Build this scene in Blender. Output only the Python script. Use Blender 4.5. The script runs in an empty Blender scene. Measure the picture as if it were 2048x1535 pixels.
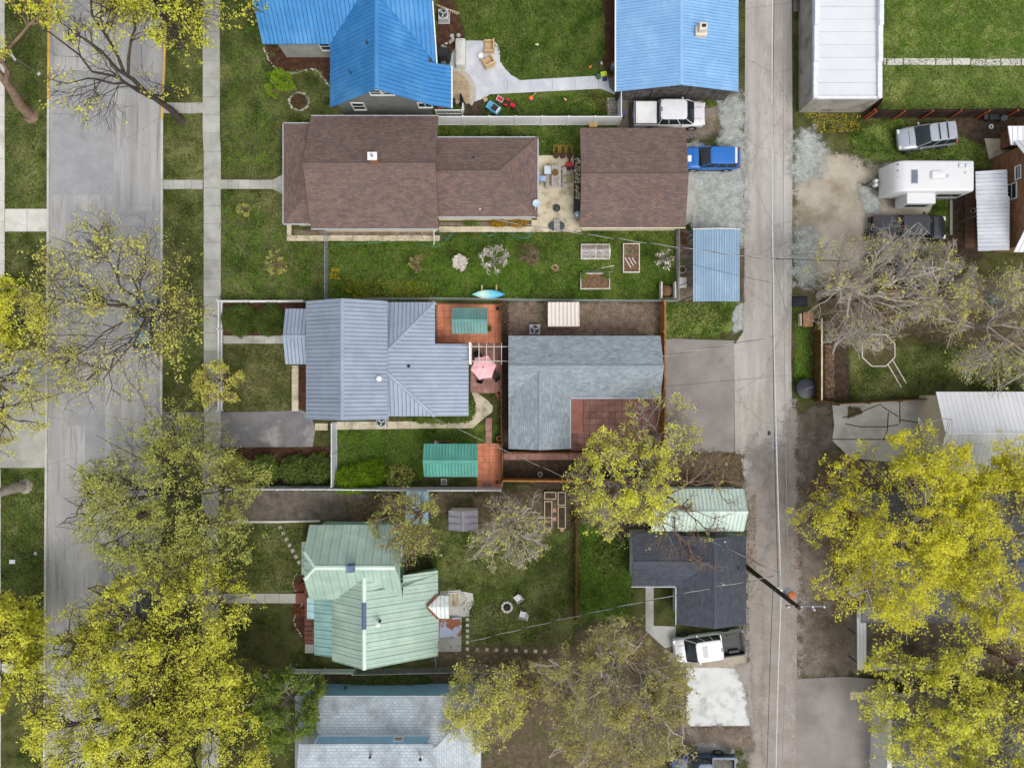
import bpy, math, random
import numpy as np
from mathutils import Vector, Matrix
sc = bpy.context.scene
col = sc.collection
R = math.radians
# ------------------------------------------------------------------ camera, sky, sun, exposure
CAMH = 56.8                      # drone height in metres, looking straight down
cam_d = bpy.data.cameras.new('camera'); cam = bpy.data.objects.new('camera', cam_d); col.objects.link(cam)
cam.location = (0, 0, CAMH); cam.rotation_euler = (0, 0, 0)
cam_d.sensor_width = 36; cam_d.lens = 18 / (2048 / 25 / 2 / CAMH)
cam_d.clip_end = 1000; cam_d.clip_start = 0.5
sc.camera = cam
SUN_EL, SUN_AZ = R(60), R(148)   # azimuth clockwise from north (+Y)
world = bpy.data.worlds.new('World'); sc.world = world; world.use_nodes = True
wt = world.node_tree; wt.nodes.clear()
w_out = wt.nodes.new('ShaderNodeOutputWorld'); w_bg = wt.nodes.new('ShaderNodeBackground')
w_sky = wt.nodes.new('ShaderNodeTexSky'); w_sky.sky_type = 'NISHITA'; w_sky.sun_disc = False
w_sky.sun_elevation = SUN_EL; w_sky.sun_rotation = SUN_AZ; w_sky.dust_density = 4.0; w_sky.air_density = 1.0
w_hs = wt.nodes.new('ShaderNodeHueSaturation'); w_hs.inputs['Saturation'].default_value = 0.28
wt.links.new(w_sky.outputs[0], w_hs.inputs['Color']); wt.links.new(w_hs.outputs[0], w_bg.inputs[0])
w_bg.inputs[1].default_value = 0.15
wt.links.new(w_bg.outputs[0], w_out.inputs[0])
sun_d = bpy.data.lights.new('sun', 'SUN'); sun_d.energy = 0.6; sun_d.angle = R(22); sun_d.color = (1.0, 0.96, 0.9)
sun = bpy.data.objects.new('sun', sun_d); col.objects.link(sun)
sd = Vector((math.sin(SUN_AZ) * math.cos(SUN_EL), math.cos(SUN_AZ) * math.cos(SUN_EL), math.sin(SUN_EL)))
sun.rotation_euler = sd.to_track_quat('Z', 'Y').to_euler(); sun.location = (0, 0, 80)
sc.view_settings.view_transform = 'Standard'; sc.view_settings.look = 'None'
sc.view_settings.exposure = 0.42; sc.view_settings.gamma = 1.0
sc.cycles.max_bounces = 6; sc.cycles.transparent_max_bounces = 12
# ------------------------------------------------------------------ basic helpers
def W(px, py, h=0.0):
    s = (1 - h / CAMH) / 25.0
    return Vector(((px - 1024) * s, (767.5 - py) * s, h))
def lin(c):
    c /= 255.0
    return c / 12.92 if c <= 0.04045 else ((c + 0.055) / 1.055) ** 2.4
def C(r, g, b, k=1.0):
    return (lin(r) * k, lin(g) * k, lin(b) * k, 1.0)
WMAT = {}
def tag(o, label=None, cat=None, group=None, kind=None):
    if label: o['label'] = label
    if cat: o['category'] = cat
    if group: o['group'] = group
    if kind: o['kind'] = kind
    return o
def thing(name, label, cat, loc=(0, 0, 0), rz=0.0, group=None):
    o = bpy.data.objects.new(name, None); col.objects.link(o)
    o.empty_display_size = 0.2
    o.location = loc; o.rotation_euler = (0, 0, rz)
    WMAT[o.name] = Matrix.Translation(Vector(loc)) @ Matrix.Rotation(rz, 4, 'Z')
    return tag(o, label, cat, group)
def link(name, me, parent=None, world=False, loc=None, rz=0.0):
    o = bpy.data.objects.new(name, me); col.objects.link(o)
    if loc is not None: o.location = loc
    if rz: o.rotation_euler = (0, 0, rz)
    base = Matrix.Translation(Vector(loc if loc is not None else (0, 0, 0))) @ Matrix.Rotation(rz, 4, 'Z')
    if parent is not None:
        o.parent = parent
        pw = WMAT.get(parent.name, Matrix.Identity(4))
        if world:
            o.matrix_parent_inverse = pw.inverted(); WMAT[o.name] = base
        else:
            WMAT[o.name] = pw @ base
    else:
        WMAT[o.name] = base
    return o
class MB:
    def __init__(s): s.v = []; s.f = []; s.m = []; s.uv = None; s.cur = 0
    def add(s, vs, fs):
        n = len(s.v); s.v += [tuple(v) for v in vs]; s.f += [tuple(n + i for i in f) for f in fs]; s.m += [s.cur] * len(fs); return s
    def box(s, x0, y0, z0, x1, y1, z1):
        return s.add([(x0,y0,z0),(x1,y0,z0),(x1,y1,z0),(x0,y1,z0),(x0,y0,z1),(x1,y0,z1),(x1,y1,z1),(x0,y1,z1)],
                     [(3,2,1,0),(4,5,6,7),(0,1,5,4),(1,2,6,5),(2,3,7,6),(3,0,4,7)])
    def cbox(s, cx, cy, cz, sx, sy, sz, rz=0.0):
        c, t = math.cos(rz), math.sin(rz); v = []
        for z in (-.5, .5):
            for x, y in ((-.5,-.5),(.5,-.5),(.5,.5),(-.5,.5)):
                a, b = x * sx, y * sy; v.append((cx + a*c - b*t, cy + a*t + b*c, cz + z * sz))
        return s.add(v, [(3,2,1,0),(4,5,6,7),(0,1,5,4),(1,2,6,5),(2,3,7,6),(3,0,4,7)])
    def bbox(s, cx, cy, cz, sx, sy, sz, b=0.02, rz=0.0):   # box with chamfered upper edges
        c, t = math.cos(rz), math.sin(rz); v = []
        for z, k in ((-sz/2, 0), (sz/2 - b, 0), (sz/2, b)):
            for x, y in ((-1,-1),(1,-1),(1,1),(-1,1)):
                a, d = x * (sx/2 - k), y * (sy/2 - k); v.append((cx + a*c - d*t, cy + a*t + d*c, cz + z))
        f = [(3,2,1,0),(8,9,10,11)]
        for r in (0, 4):
            for i in range(4): j = (i+1) % 4; f.append((r+i, r+j, r+4+j, r+4+i))
        return s.add(v, f)
    def cyl(s, p0, p1, r0, r1=None, n=10, cap=True):
        p0, p1 = Vector(p0), Vector(p1); r1 = r0 if r1 is None else r1
        d = (p1 - p0); d = d.normalized() if d.length > 1e-6 else Vector((0,0,1))
        a = d.orthogonal().normalized(); b = d.cross(a); v = []
        for p, r in ((p0, r0), (p1, r1)):
            for i in range(n):
                q = 2*math.pi*i/n; v.append(p + a*(r*math.cos(q)) + b*(r*math.sin(q)))
        f = [(i, (i+1) % n, n+(i+1) % n, n+i) for i in range(n)]
        if cap: f += [tuple(range(n-1,-1,-1)), tuple(range(n, 2*n))]
        return s.add(v, f)
    def tube(s, pts, r, n=6, closed=False):
        pts = [Vector(p) for p in pts]; v = []; m = len(pts); up = None
        for i, p in enumerate(pts):
            q0 = pts[(i-1) % m] if (closed or i > 0) else p; q1 = pts[(i+1) % m] if (closed or i < m-1) else p
            d = (q1 - q0); d = d.normalized() if d.length > 1e-6 else Vector((1,0,0))
            ref = Vector((0,0,1)) if abs(d.z) < .95 else Vector((1,0,0))
            a = d.cross(ref).normalized(); b = a.cross(d); rr = r[i] if isinstance(r, (list, tuple)) else r
            for k in range(n):
                t = 2*math.pi*k/n; v.append(p + a*(rr*math.cos(t)) + b*(rr*math.sin(t)))
        f = []
        for i in range(m if closed else m-1):
            j = (i+1) % m
            for k in range(n): l = (k+1) % n; f.append((i*n+k, i*n+l, j*n+l, j*n+k))
        if not closed: f += [tuple(range(n-1,-1,-1)), tuple((m-1)*n+k for k in range(n))]
        return s.add(v, f)
    def lathe(s, prof, n=16, c=(0,0,0)):     # prof: (r,z)
        v = []; m = len(prof)
        for r, z in prof:
            for i in range(n): t = 2*math.pi*i/n; v.append((c[0]+r*math.cos(t), c[1]+r*math.sin(t), c[2]+z))
        f = []
        for j in range(m-1):
            for i in range(n): k = (i+1) % n; f.append((j*n+i, j*n+k, (j+1)*n+k, (j+1)*n+i))
        f += [tuple(range(n-1,-1,-1)), tuple((m-1)*n+i for i in range(n))]
        return s.add(v, f)
    def prism(s, poly, z0, z1):
        n = len(poly); zt = z1 if isinstance(z1, (list, tuple)) else [z1]*n
        v = [(p[0], p[1], z0) for p in poly] + [(p[0], p[1], zt[i]) for i, p in enumerate(poly)]
        ar = sum(poly[i][0]*poly[(i+1)%n][1]-poly[(i+1)%n][0]*poly[i][1] for i in range(n))
        f = [tuple(range(n-1,-1,-1)), tuple(range(n,2*n))] + [(i,(i+1)%n,n+(i+1)%n,n+i) for i in range(n)]
        if ar < 0: f = [tuple(reversed(q)) for q in f]
        return s.add(v, f)
    def slab(s, pts, th, down=True):         # planar 3-D polygon with thickness
        n = len(pts); top = [Vector(p) for p in pts]; bot = [p - Vector((0,0,th)) for p in top]
        ar = sum(pts[i][0]*pts[(i+1)%n][1]-pts[(i+1)%n][0]*pts[i][1] for i in range(n))
        f = [tuple(range(n)), tuple(range(2*n-1,n-1,-1))] + [(i,n+i,n+(i+1)%n,(i+1)%n) for i in range(n)]
        if ar < 0: f = [tuple(reversed(q)) for q in f]
        return s.add(top + bot, f)
    def rrect(s, x0, x1, w, z, r, n=5):      # rounded-rectangle ring in plan; returns pts
        P = []
        for cx, cy, a0 in ((x1-r, w-r, 0), (x0+r, w-r, 90), (x0+r, -w+r, 180), (x1-r, -w+r, 270)):
            for i in range(n): t = R(a0 + 90*i/(n-1)); P.append((cx + r*math.cos(t), cy + r*math.sin(t), z))
        return P
    def loft(s, rings, cap0=True, cap1=True):
        n = len(rings[0]); v = [p for r in rings for p in r]; f = []
        for j in range(len(rings)-1):
            for i in range(n): k = (i+1) % n; f.append((j*n+i, j*n+k, (j+1)*n+k, (j+1)*n+i))
        if cap0: f.append(tuple(range(n-1,-1,-1)))
        if cap1: f.append(tuple((len(rings)-1)*n+i for i in range(n)))
        return s.add(v, f)
    def mesh(s, name, mats, smooth=False):
        me = bpy.data.meshes.new(name); me.from_pydata([tuple(v) for v in s.v], [], s.f)
        for m in (mats if isinstance(mats, (list, tuple)) else [mats]): me.materials.append(m)
        if max(s.m, default=0): me.polygons.foreach_set('material_index', s.m)
        if smooth:
            me.polygons.foreach_set('use_smooth', [True]*len(me.polygons))
            try: me.set_sharp_from_angle(angle=R(40))
            except Exception: pass
        me.update(); return me
    def build(s, name, mats, parent=None, world=False, smooth=False, loc=None, rz=0.0):
        return link(name, s.mesh(name, mats, smooth), parent, world, loc, rz)
def np_mesh(name, v, f, mat, smooth=False):
    me = bpy.data.meshes.new(name); v = np.asarray(v, np.float32).reshape(-1, 3); f = np.asarray(f, np.int32)
    me.vertices.add(len(v)); me.vertices.foreach_set('co', v.ravel())
    k = f.shape[1]; me.loops.add(f.size); me.loops.foreach_set('vertex_index', f.ravel())
    me.polygons.add(len(f)); me.polygons.foreach_set('loop_start', np.arange(0, f.size, k, dtype=np.int32))
    me.polygons.foreach_set('loop_total', np.full(len(f), k, np.int32))
    if smooth: me.polygons.foreach_set('use_smooth', np.ones(len(f), bool))
    me.materials.append(mat); me.update(calc_edges=True); return me
def clone(root, loc, rz=None, label=None, group=None):
    def rec(o, parent):
        c = o.copy(); col.objects.link(c); c.parent = parent
        for ch in [x for x in KIDS if x.parent == o]: rec(ch, c)
        return c
    KIDS = list(root.children_recursive)
    c = rec(root, None); c.location = loc
    if rz is not None: c.rotation_euler = (0, 0, rz)
    if label: c['label'] = label
    if group: c['group'] = group
    return c
# ------------------------------------------------------------------ materials
def newmat(name):
    m = bpy.data.materials.new(name); m.use_nodes = True; nt = m.node_tree; nt.nodes.clear()
    out = nt.nodes.new('ShaderNodeOutputMaterial'); b = nt.nodes.new('ShaderNodeBsdfPrincipled')
    nt.links.new(b.outputs[0], out.inputs[0]); return m, nt, b, out
def nd(nt, t, **kw):
    n = nt.nodes.new(t)
    for k, v in kw.items():
        if k.startswith('_'): setattr(n, k[1:], v)
        else:
            key = int(k[1:]) if k[0] == 'i' and k[1:].isdigit() else k.replace('_', ' ')
            if isinstance(v, bpy.types.NodeSocket): nt.links.new(v, n.inputs[key])
            else: n.inputs[key].default_value = v
    return n
def mth(nt, op, a, b=0.0, clamp=False):
    n = nt.nodes.new('ShaderNodeMath'); n.operation = op; n.use_clamp = clamp
    for i, x in enumerate((a, b)):
        if isinstance(x, bpy.types.NodeSocket): nt.links.new(x, n.inputs[i])
        else: n.inputs[i].default_value = x
    return n.outputs[0]
def mix(nt, f, a, b, mode='MIX'):
    n = nt.nodes.new('ShaderNodeMix'); n.data_type = 'RGBA'; n.blend_type = mode
    for k, x in ((0, f), (6, a), (7, b)):
        if isinstance(x, bpy.types.NodeSocket): nt.links.new(x, n.inputs[k])
        else: n.inputs[k].default_value = x
    return n.outputs[2]
def pos(nt, sc_=(1,1,1)):
    g = nt.nodes.new('ShaderNodeNewGeometry'); mp = nt.nodes.new('ShaderNodeMapping'); mp.inputs['Scale'].default_value = sc_
    nt.links.new(g.outputs['Position'], mp.inputs['Vector']); return mp.outputs[0]
def noise(nt, vec, scale, detail=4.0, rough=.55):
    return nd(nt, 'ShaderNodeTexNoise', Vector=vec, Scale=scale, Detail=detail, Roughness=rough).outputs[0]
def ramp(nt, f, a, b):
    n = nt.nodes.new('ShaderNodeMapRange'); n.clamp = True
    nt.links.new(f, n.inputs[0]); n.inputs[1].default_value = a; n.inputs[2].default_value = b; return n.outputs[0]
def finish(nt, b, out, c, rough=.85, spec=.3, metal=0., bump=None, bd=.02, bs=.5, mask=False):
    if isinstance(c, bpy.types.NodeSocket): nt.links.new(c, b.inputs['Base Color'])
    else: b.inputs['Base Color'].default_value = c
    b.inputs['Roughness'].default_value = rough; b.inputs['Specular IOR Level'].default_value = spec; b.inputs['Metallic'].default_value = metal
    if bump is not None:
        bn = nd(nt, 'ShaderNodeBump', Height=bump, Distance=bd, Strength=bs); nt.links.new(bn.outputs[0], b.inputs['Normal'])
    if mask:
        a = nt.nodes.new('ShaderNodeAttribute'); a.attribute_name = 'edge'
        p = pos(nt); n1 = noise(nt, p, 1.3, 3); n2 = noise(nt, p, 16.0, 4, .8)
        s = mth(nt, 'ADD', a.outputs['Fac'], mth(nt, 'ADD', mth(nt, 'MULTIPLY', mth(nt, 'SUBTRACT', n1, .5), 3.2), mth(nt, 'MULTIPLY', mth(nt, 'SUBTRACT', n2, .5), 4.6)))
        f = ramp(nt, s, -.3, .3)
        tr = nt.nodes.new('ShaderNodeBsdfTransparent'); mx = nt.nodes.new('ShaderNodeMixShader')
        nt.links.new(f, mx.inputs[0]); nt.links.new(tr.outputs[0], mx.inputs[1]); nt.links.new(b.outputs[0], mx.inputs[2])
        nt.links.new(mx.outputs[0], out.inputs[0])
_mc = {}
def M(name, c1, c2=None, s1=1.0, s2=25.0, fine=.35, rough=.8, spec=.3, metal=0., bump=.4, bd=.015, objvar=.0, isl=.0, stretch=(1,1,1), lo=.35, hi=.65, mask=False, c3=None, s3=.4):
    key = name + ('_ragged' if mask else '')
    if key in _mc: return _mc[key]
    m, nt, b, out = newmat(key); p = pos(nt, stretch)
    c = c1
    if c2 is not None: c = mix(nt, ramp(nt, noise(nt, p, s1, 5, .6), lo, hi), c1, c2)
    if c3 is not None: c = mix(nt, ramp(nt, noise(nt, p, s3, 4, .6), .52, .72), c, c3)
    fn = noise(nt, p, s2, 4, .7)
    if fine:
        g = nd(nt, 'ShaderNodeMapRange', i0=fn, i1=.3, i2=.7, i3=1-fine, i4=1+fine).outputs[0]
        cc = nd(nt, 'ShaderNodeCombineColor', i0=g, i1=g, i2=g).outputs[0]; c = mix(nt, 1.0, c, cc, 'MULTIPLY')
    if objvar:
        oi = nt.nodes.new('ShaderNodeObjectInfo'); g = nd(nt, 'ShaderNodeMapRange', i0=oi.outputs['Random'], i1=0., i2=1., i3=1-objvar, i4=1+objvar).outputs[0]
        cc = nd(nt, 'ShaderNodeCombineColor', i0=g, i1=g, i2=g).outputs[0]; c = mix(nt, 1.0, c, cc, 'MULTIPLY')
    if isl:
        gi = nt.nodes.new('ShaderNodeNewGeometry'); g = nd(nt, 'ShaderNodeMapRange', i0=gi.outputs['Random Per Island'], i1=0., i2=1., i3=1-isl, i4=1+isl).outputs[0]
        cc = nd(nt, 'ShaderNodeCombineColor', i0=g, i1=g, i2=g).outputs[0]; c = mix(nt, 1.0, c, cc, 'MULTIPLY')
    finish(nt, b, out, c, rough, spec, metal, fn if bump else None, bd, bump, mask)
    _mc[key] = m; return m
def grass(name, dark, mid, straw, amt=.5, mask=False, mott=1.6):
    dark, mid, straw = (tuple(x*k_ for x in c_[:3])+(1,) for c_, k_ in ((dark, .5), (mid, .85), (straw, .9)))
    key = name + ('_ragged' if mask else '')
    if key in _mc: return _mc[key]
    m, nt, b, out = newmat(key); p = pos(nt)
    f1 = noise(nt, p, mott*.6, 6, .7); f2 = noise(nt, p, .45, 4, .6); f3 = noise(nt, p, 9, 5, .75); f4 = noise(nt, p, 34, 3, .75)
    c = mix(nt, ramp(nt, mth(nt, 'ADD', mth(nt, 'MULTIPLY', f1, .6), mth(nt, 'MULTIPLY', f3, .4)), .42, .58), dark, mid)
    sf = mth(nt, 'MULTIPLY', ramp(nt, mth(nt, 'ADD', mth(nt, 'MULTIPLY', f2, .55), mth(nt, 'MULTIPLY', f3, .45)), .43, .585), amt)
    c = mix(nt, sf, c, straw)
    g = nd(nt, 'ShaderNodeMapRange', i0=f4, i1=.3, i2=.7, i3=.35, i4=1.7).outputs[0]
    cc = nd(nt, 'ShaderNodeCombineColor', i0=g, i1=g, i2=g).outputs[0]; c = mix(nt, 1.0, c, cc, 'MULTIPLY')
    finish(nt, b, out, c, .95, .1, 0, mth(nt, 'ADD', f4, mth(nt, 'MULTIPLY', f3, .7)), .06, .8, mask)
    _mc[key] = m; return m
def shingle(name, c1, c2, mortar, w=.34, h=.145, var=.35, grime=None):
    m, nt, b, out = newmat(name)
    uv = nt.nodes.new('ShaderNodeUVMap'); uv.uv_map = 'UVMap'
    br = nd(nt, 'ShaderNodeTexBrick', Vector=uv.outputs[0], Color1=c1, Color2=c2, Mortar=mortar, Scale=1.0, i4=1.0)
    br.inputs['Scale'].default_value = 1.0; br.inputs['Mortar Size'].default_value = .012; br.inputs['Mortar Smooth'].default_value = .3
    br.inputs['Bias'].default_value = 0; br.inputs['Brick Width'].default_value = w; br.inputs['Row Height'].default_value = h; br.offset = .5
    p = pos(nt); f = noise(nt, p, 2.2, 5, .7); f2 = noise(nt, p, 30, 3, .7); f3 = noise(nt, p, .35, 3)
    g = nd(nt, 'ShaderNodeMapRange', i0=mth(nt, 'ADD', mth(nt, 'MULTIPLY', f, .45), mth(nt, 'ADD', mth(nt, 'MULTIPLY', f2, .35), mth(nt, 'MULTIPLY', f3, .2))), i1=.35, i2=.65, i3=1-var, i4=1+var).outputs[0]
    cc = nd(nt, 'ShaderNodeCombineColor', i0=g, i1=g, i2=g).outputs[0]; c = mix(nt, 1.0, br.outputs[0], cc, 'MULTIPLY')
    if grime is not None: c = mix(nt, ramp(nt, noise(nt, p, .5, 4, .65), .5, .68), c, grime)
    h_ = mth(nt, 'ADD', mth(nt, 'MULTIPLY', br.outputs['Fac'], -1.0), mth(nt, 'MULTIPLY', f2, .5))
    finish(nt, b, out, c, .92, .15, 0, h_, .012, .6); return m
def glass(name, c=(.02,.025,.03,1), rough=.06):
    m, nt, b, out = newmat(name); p = pos(nt); c_ = mix(nt, ramp(nt, noise(nt, p, 3, 2), .3, .7), c, tuple(min(1, x*1.8) for x in c[:3]) + (1,))
    finish(nt, b, out, c_, rough, .6); return m
def paint(name, c, rough=.3, coat=.6, dirt=.06, metal=0.):
    m, nt, b, out = newmat(name); p = pos(nt); f = noise(nt, p, 4, 5, .65)
    c_ = mix(nt, ramp(nt, f, .35, .75), c, tuple(x*(1-dirt*2) for x in c[:3]) + (1,))
    finish(nt, b, out, c_, rough, .5, metal); b.inputs['Coat Weight'].default_value = coat; b.inputs['Coat Roughness'].default_value = .12; return m
def leafmat(name, c1, c2, tr=.35, isl=.35):
    m, nt, b, out = newmat(name); p = pos(nt)
    gi = nt.nodes.new('ShaderNodeNewGeometry'); r = gi.outputs['Random Per Island']
    c = mix(nt, ramp(nt, mth(nt, 'ADD', mth(nt, 'MULTIPLY', noise(nt, p, .8, 3), .6), mth(nt, 'MULTIPLY', r, .4)), .38, .66), c1, c2)
    g = nd(nt, 'ShaderNodeMapRange', i0=r, i1=0., i2=1., i3=1-isl, i4=1+isl).outputs[0]
    cc = nd(nt, 'ShaderNodeCombineColor', i0=g, i1=g, i2=g).outputs[0]; c = mix(nt, 1.0, c, cc, 'MULTIPLY')
    finish(nt, b, out, c, .6, .25)
    t = nt.nodes.new('ShaderNodeBsdfTranslucent'); nt.links.new(c, t.inputs[0]); mx = nt.nodes.new('ShaderNodeMixShader'); mx.inputs[0].default_value = tr
    nt.links.new(b.outputs[0], mx.inputs[1]); nt.links.new(t.outputs[0], mx.inputs[2]); nt.links.new(mx.outputs[0], out.inputs[0]); return m
# palette
white = M('white_paint', (.78,.78,.78,1), (.72,.72,.71,1), 2, 18, .05, .5, .4, bump=.1)
whitev = M('white_vinyl', (.78,.79,.82,1), (.72,.73,.76,1), .8, 12, .04, .4, .4, bump=.05)
black = M('black_plastic', (.012,.012,.013,1), (.03,.03,.03,1), 3, 20, .2, .5, .4, bump=.1)
rubber = M('rubber', (.015,.015,.015,1), (.035,.034,.033,1), 6, 30, .2, .8, .2)
steel = M('galvanised_steel', (.42,.44,.46,1), (.3,.32,.34,1), 3, 30, .15, .4, .5, .7)
darksteel = M('dark_steel', (.04,.042,.045,1), (.08,.08,.085,1), 3, 30, .2, .5, .4, .4)
concrete = M('concrete', C(176,176,170), C(158,158,150), .9, 30, .13, .9, .15, bump=.3, objvar=.06, c3=C(140,138,128), s3=.5)
concrete_pale = M('concrete_pale', C(205,203,197), C(186,183,175), .8, 30, .12, .9, .15, bump=.3, objvar=.05, c3=C(165,160,150), s3=.6)
concrete_tan = M('concrete_tan', C(205,195,172), C(178,167,142), 1.2, 26, .18, .9, .15, bump=.3, objvar=.05, c3=C(140,134,118), s3=1.2)
wood_grey = M('weathered_wood', C(120,116,108), C(84,80,74), 2.0, 22, .3, .85, .2, objvar=.18, stretch=(1,1,1))
wood_brown = M('brown_wood', C(135,95,62), C(96,66,42), 2.0, 22, .28, .85, .2, objvar=.2)
wood_gold = M('golden_wood', C(182,130,72), C(140,96,50), 2.0, 22, .25, .8, .2, objvar=.18)
wood_pale = M('pale_wood', C(205,190,160), C(180,160,128), 2.0, 22, .18, .8, .2, objvar=.12)
terracotta = M('terracotta', C(218,144,108), C(198,126,94), 1.5, 24, .2, .85, .2, objvar=.1, c3=C(186,120,94), s3=1.5)
paver_red = M('red_paver', C(178,136,122), C(154,116,106), 1.4, 24, .2, .9, .15, objvar=.13, c3=C(140,108,98), s3=1.2)
brickm = M('brick', C(170,120,85), C(145,95,70), 5, 25, .25, .9, .15)
soil = M('soil', C(86,72,60), C(62,52,44), 2.5, 18, .45, .95, .1, bump=.8, bd=.05)
mulch = M('mulch', C(96,66,52), C(66,46,38), 3, 16, .5, .95, .1, bump=.9, bd=.06)
rockm = M('stone', C(188,184,172), C(140,134,124), 3, 20, .2, .9, .2, objvar=.25, isl=.25)
rustm = M('rust', C(140,84,56), C(104,66,50), 4, 20, .3, .9, .2)
pane = glass('window_glass'); cglass = glass('vehicle_glass', (.012,.016,.018,1), .08)
chrome = M('chrome', (.22,.22,.23,1), None, 1, 10, .05, .2, .5, .9, bump=.0)
lampred = M('red_lens', C(170,20,20), None, 1, 10, .1, .3, .5, bump=0)
lampclear = M('clear_lens', (.65,.67,.68,1), None, 1, 10, .1, .15, .6, bump=0)
def plain(name, r, g, b, rough=.6, fine=.1, spec=.3, metal=0.):
    return M(name, C(r,g,b), C(r*.9,g*.9,b*.9), 3, 20, fine, rough, spec, metal, bump=.1)
# ------------------------------------------------------------------ the ground and everything laid on it
lawn_front = grass('lawn_front', C(46,68,14), C(84,102,38), C(132,130,80), .45)
base_ground = grass('yard_ground', C(50,66,22), C(86,94,46), C(122,114,80), .5)
g = MB(); g.add([(-260,-260,0),(260,-260,0),(260,260,0),(-260,260,0)], [(0,1,2,3)])
tag(g.build('ground', base_ground), kind='structure')
LAY = [0]
def zl(k):
    LAY[0] += 1; return .006 * k + .0002 * (LAY[0] % 28)
def sheet(name, poly, mat, k, px=True):
    P = [W(*p) for p in poly] if px else [Vector((p[0], p[1], 0)) for p in poly]
    n = len(P); ar = sum(P[i][0]*P[(i+1)%n][1]-P[(i+1)%n][0]*P[i][1] for i in range(n))
    if ar < 0: P.reverse()
    b = MB(); b.add([(p.x, p.y, zl(k)) for p in P], [tuple(range(n))])
    return tag(b.build(name, mat), kind='structure')
def patch(name, poly, mat, k, rag=.35, cell=.3, px=True, kind='structure'):
    P = np.array([tuple(W(*p))[:2] if px else p for p in poly]); n = len(P)
    lo = P.min(0) - rag*2.2; hi = P.max(0) + rag*2.2
    xs = np.arange(lo[0], hi[0]+cell, cell); ys = np.arange(lo[1], hi[1]+cell, cell)
    X, Y = np.meshgrid(xs, ys); Q = np.stack([X.ravel(), Y.ravel()], 1)
    d = np.full(len(Q), 1e9); ins = np.zeros(len(Q), bool)
    for i in range(n):
        a, b = P[i], P[(i+1) % n]; ab = b - a
        t = np.clip(((Q - a) @ ab) / max(ab @ ab, 1e-9), 0, 1); d = np.minimum(d, np.hypot(*(Q - a - t[:, None]*ab).T))
        c = ((a[1] > Q[:,1]) != (b[1] > Q[:,1])) & (Q[:,0] < (b[0]-a[0])*(Q[:,1]-a[1])/(b[1]-a[1]+1e-12)+a[0]); ins ^= c
    sd_ = np.where(ins, d, -d); nx, ny = len(xs), len(ys)
    I = np.arange(nx*ny).reshape(ny, nx); F = np.stack([I[:-1,:-1], I[:-1,1:], I[1:,1:], I[1:,:-1]], -1).reshape(-1, 4)
    F = F[sd_[F].max(1) > -rag*2]; used, inv = np.unique(F, return_inverse=True); F = inv.reshape(-1, 4)
    v = np.concatenate([Q[used], np.full((len(used), 1), zl(k))], 1)
    me = np_mesh(name, v, F, mat); at = me.attributes.new('edge', 'FLOAT', 'POINT'); at.data.foreach_set('value', (sd_[used]/rag).astype(np.float32))
    o = link(name, me); o['kind'] = kind; return o
# lawns (ragged sheets of different growth)
def G_(n, d, m, s, a, mott=1.6): return grass(n, d, m, s, a, True, mott)
gA = G_('lawn_lush', C(40,70,8), C(84,112,36), C(134,140,76), .6)
gB = G_('lawn_olive', C(44,68,12), C(86,104,40), C(144,144,94), .7)
gC = G_('lawn_bright', C(60,92,20), C(112,138,54), C(158,162,98), .65)
gD = G_('lawn_weedy', C(54,74,24), C(98,108,52), C(146,138,98), .75)
patch('lawn', [(440,-20),(900,-20),(900,240),(660,235),(560,250),(560,352),(440,352)], gB, 1, .2)
patch('lawn', [(870,-20),(1215,-20),(1232,80),(1232,235),(870,235)], gA, 2, .2)
patch('lawn', [(870,250),(1165,250),(1165,320),(1070,320),(1070,270),(870,270)], gA, 1, .2)
patch('lawn', [(440,382),(565,382),(572,478),(655,480),(655,602),(440,602)], gB, 1, .2)
patch('lawn', [(656,478),(870,480),(1060,460),(1352,462),(1352,602),(656,602)], gA, 3, .2)
patch('lawn', [(326,-20),(407,-20),(407,820),(326,820)], gB, 1, .12)
patch('lawn', [(326,890),(407,890),(407,1600),(326,1600)], gB, 1, .12)
patch('lawn', [(12,-20),(98,-20),(98,418),(12,418)], gB, 1, .12)
patch('lawn', [(12,463),(96,463),(96,700),(12,700)], gB, 1, .12)
patch('lawn', [(4,935),(92,935),(92,1330),(4,1330)], gB, 1, .12)
patch('lawn', [(446,688),(582,688),(582,822),(446,822)], gD, 1, .15)
patch('lawn', [(676,858),(1000,845),(1004,885),(960,890),(845,955),(676,970)], gA, 4, .25)
patch('lawn', [(438,1046),(605,1046),(600,1185),(438,1185)], gB, 1, .15)
patch('lawn', [(870,1060),(1150,1060),(1150,1290),(880,1290)], gB, 3, .4)
patch('lawn', [(1158,1000),(1260,1060),(1262,1240),(1158,1235)], gA, 2, .4)
patch('lawn', [(1768,-20),(2100,-20),(2100,222),(1764,222)], gC, 1, .2)
patch('lawn', [(1690,700),(1900,690),(2100,700),(2100,785),(1700,800)], gB, 3, .4)
patch('lawn', [(1780,235),(1985,290),(1960,345),(1880,330),(1740,325),(1690,280)], gC, 3, .5)
patch('lawn', [(1330,605),(1480,605),(1470,660),(1420,672),(1330,676)], gC, 3, .35)
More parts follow.
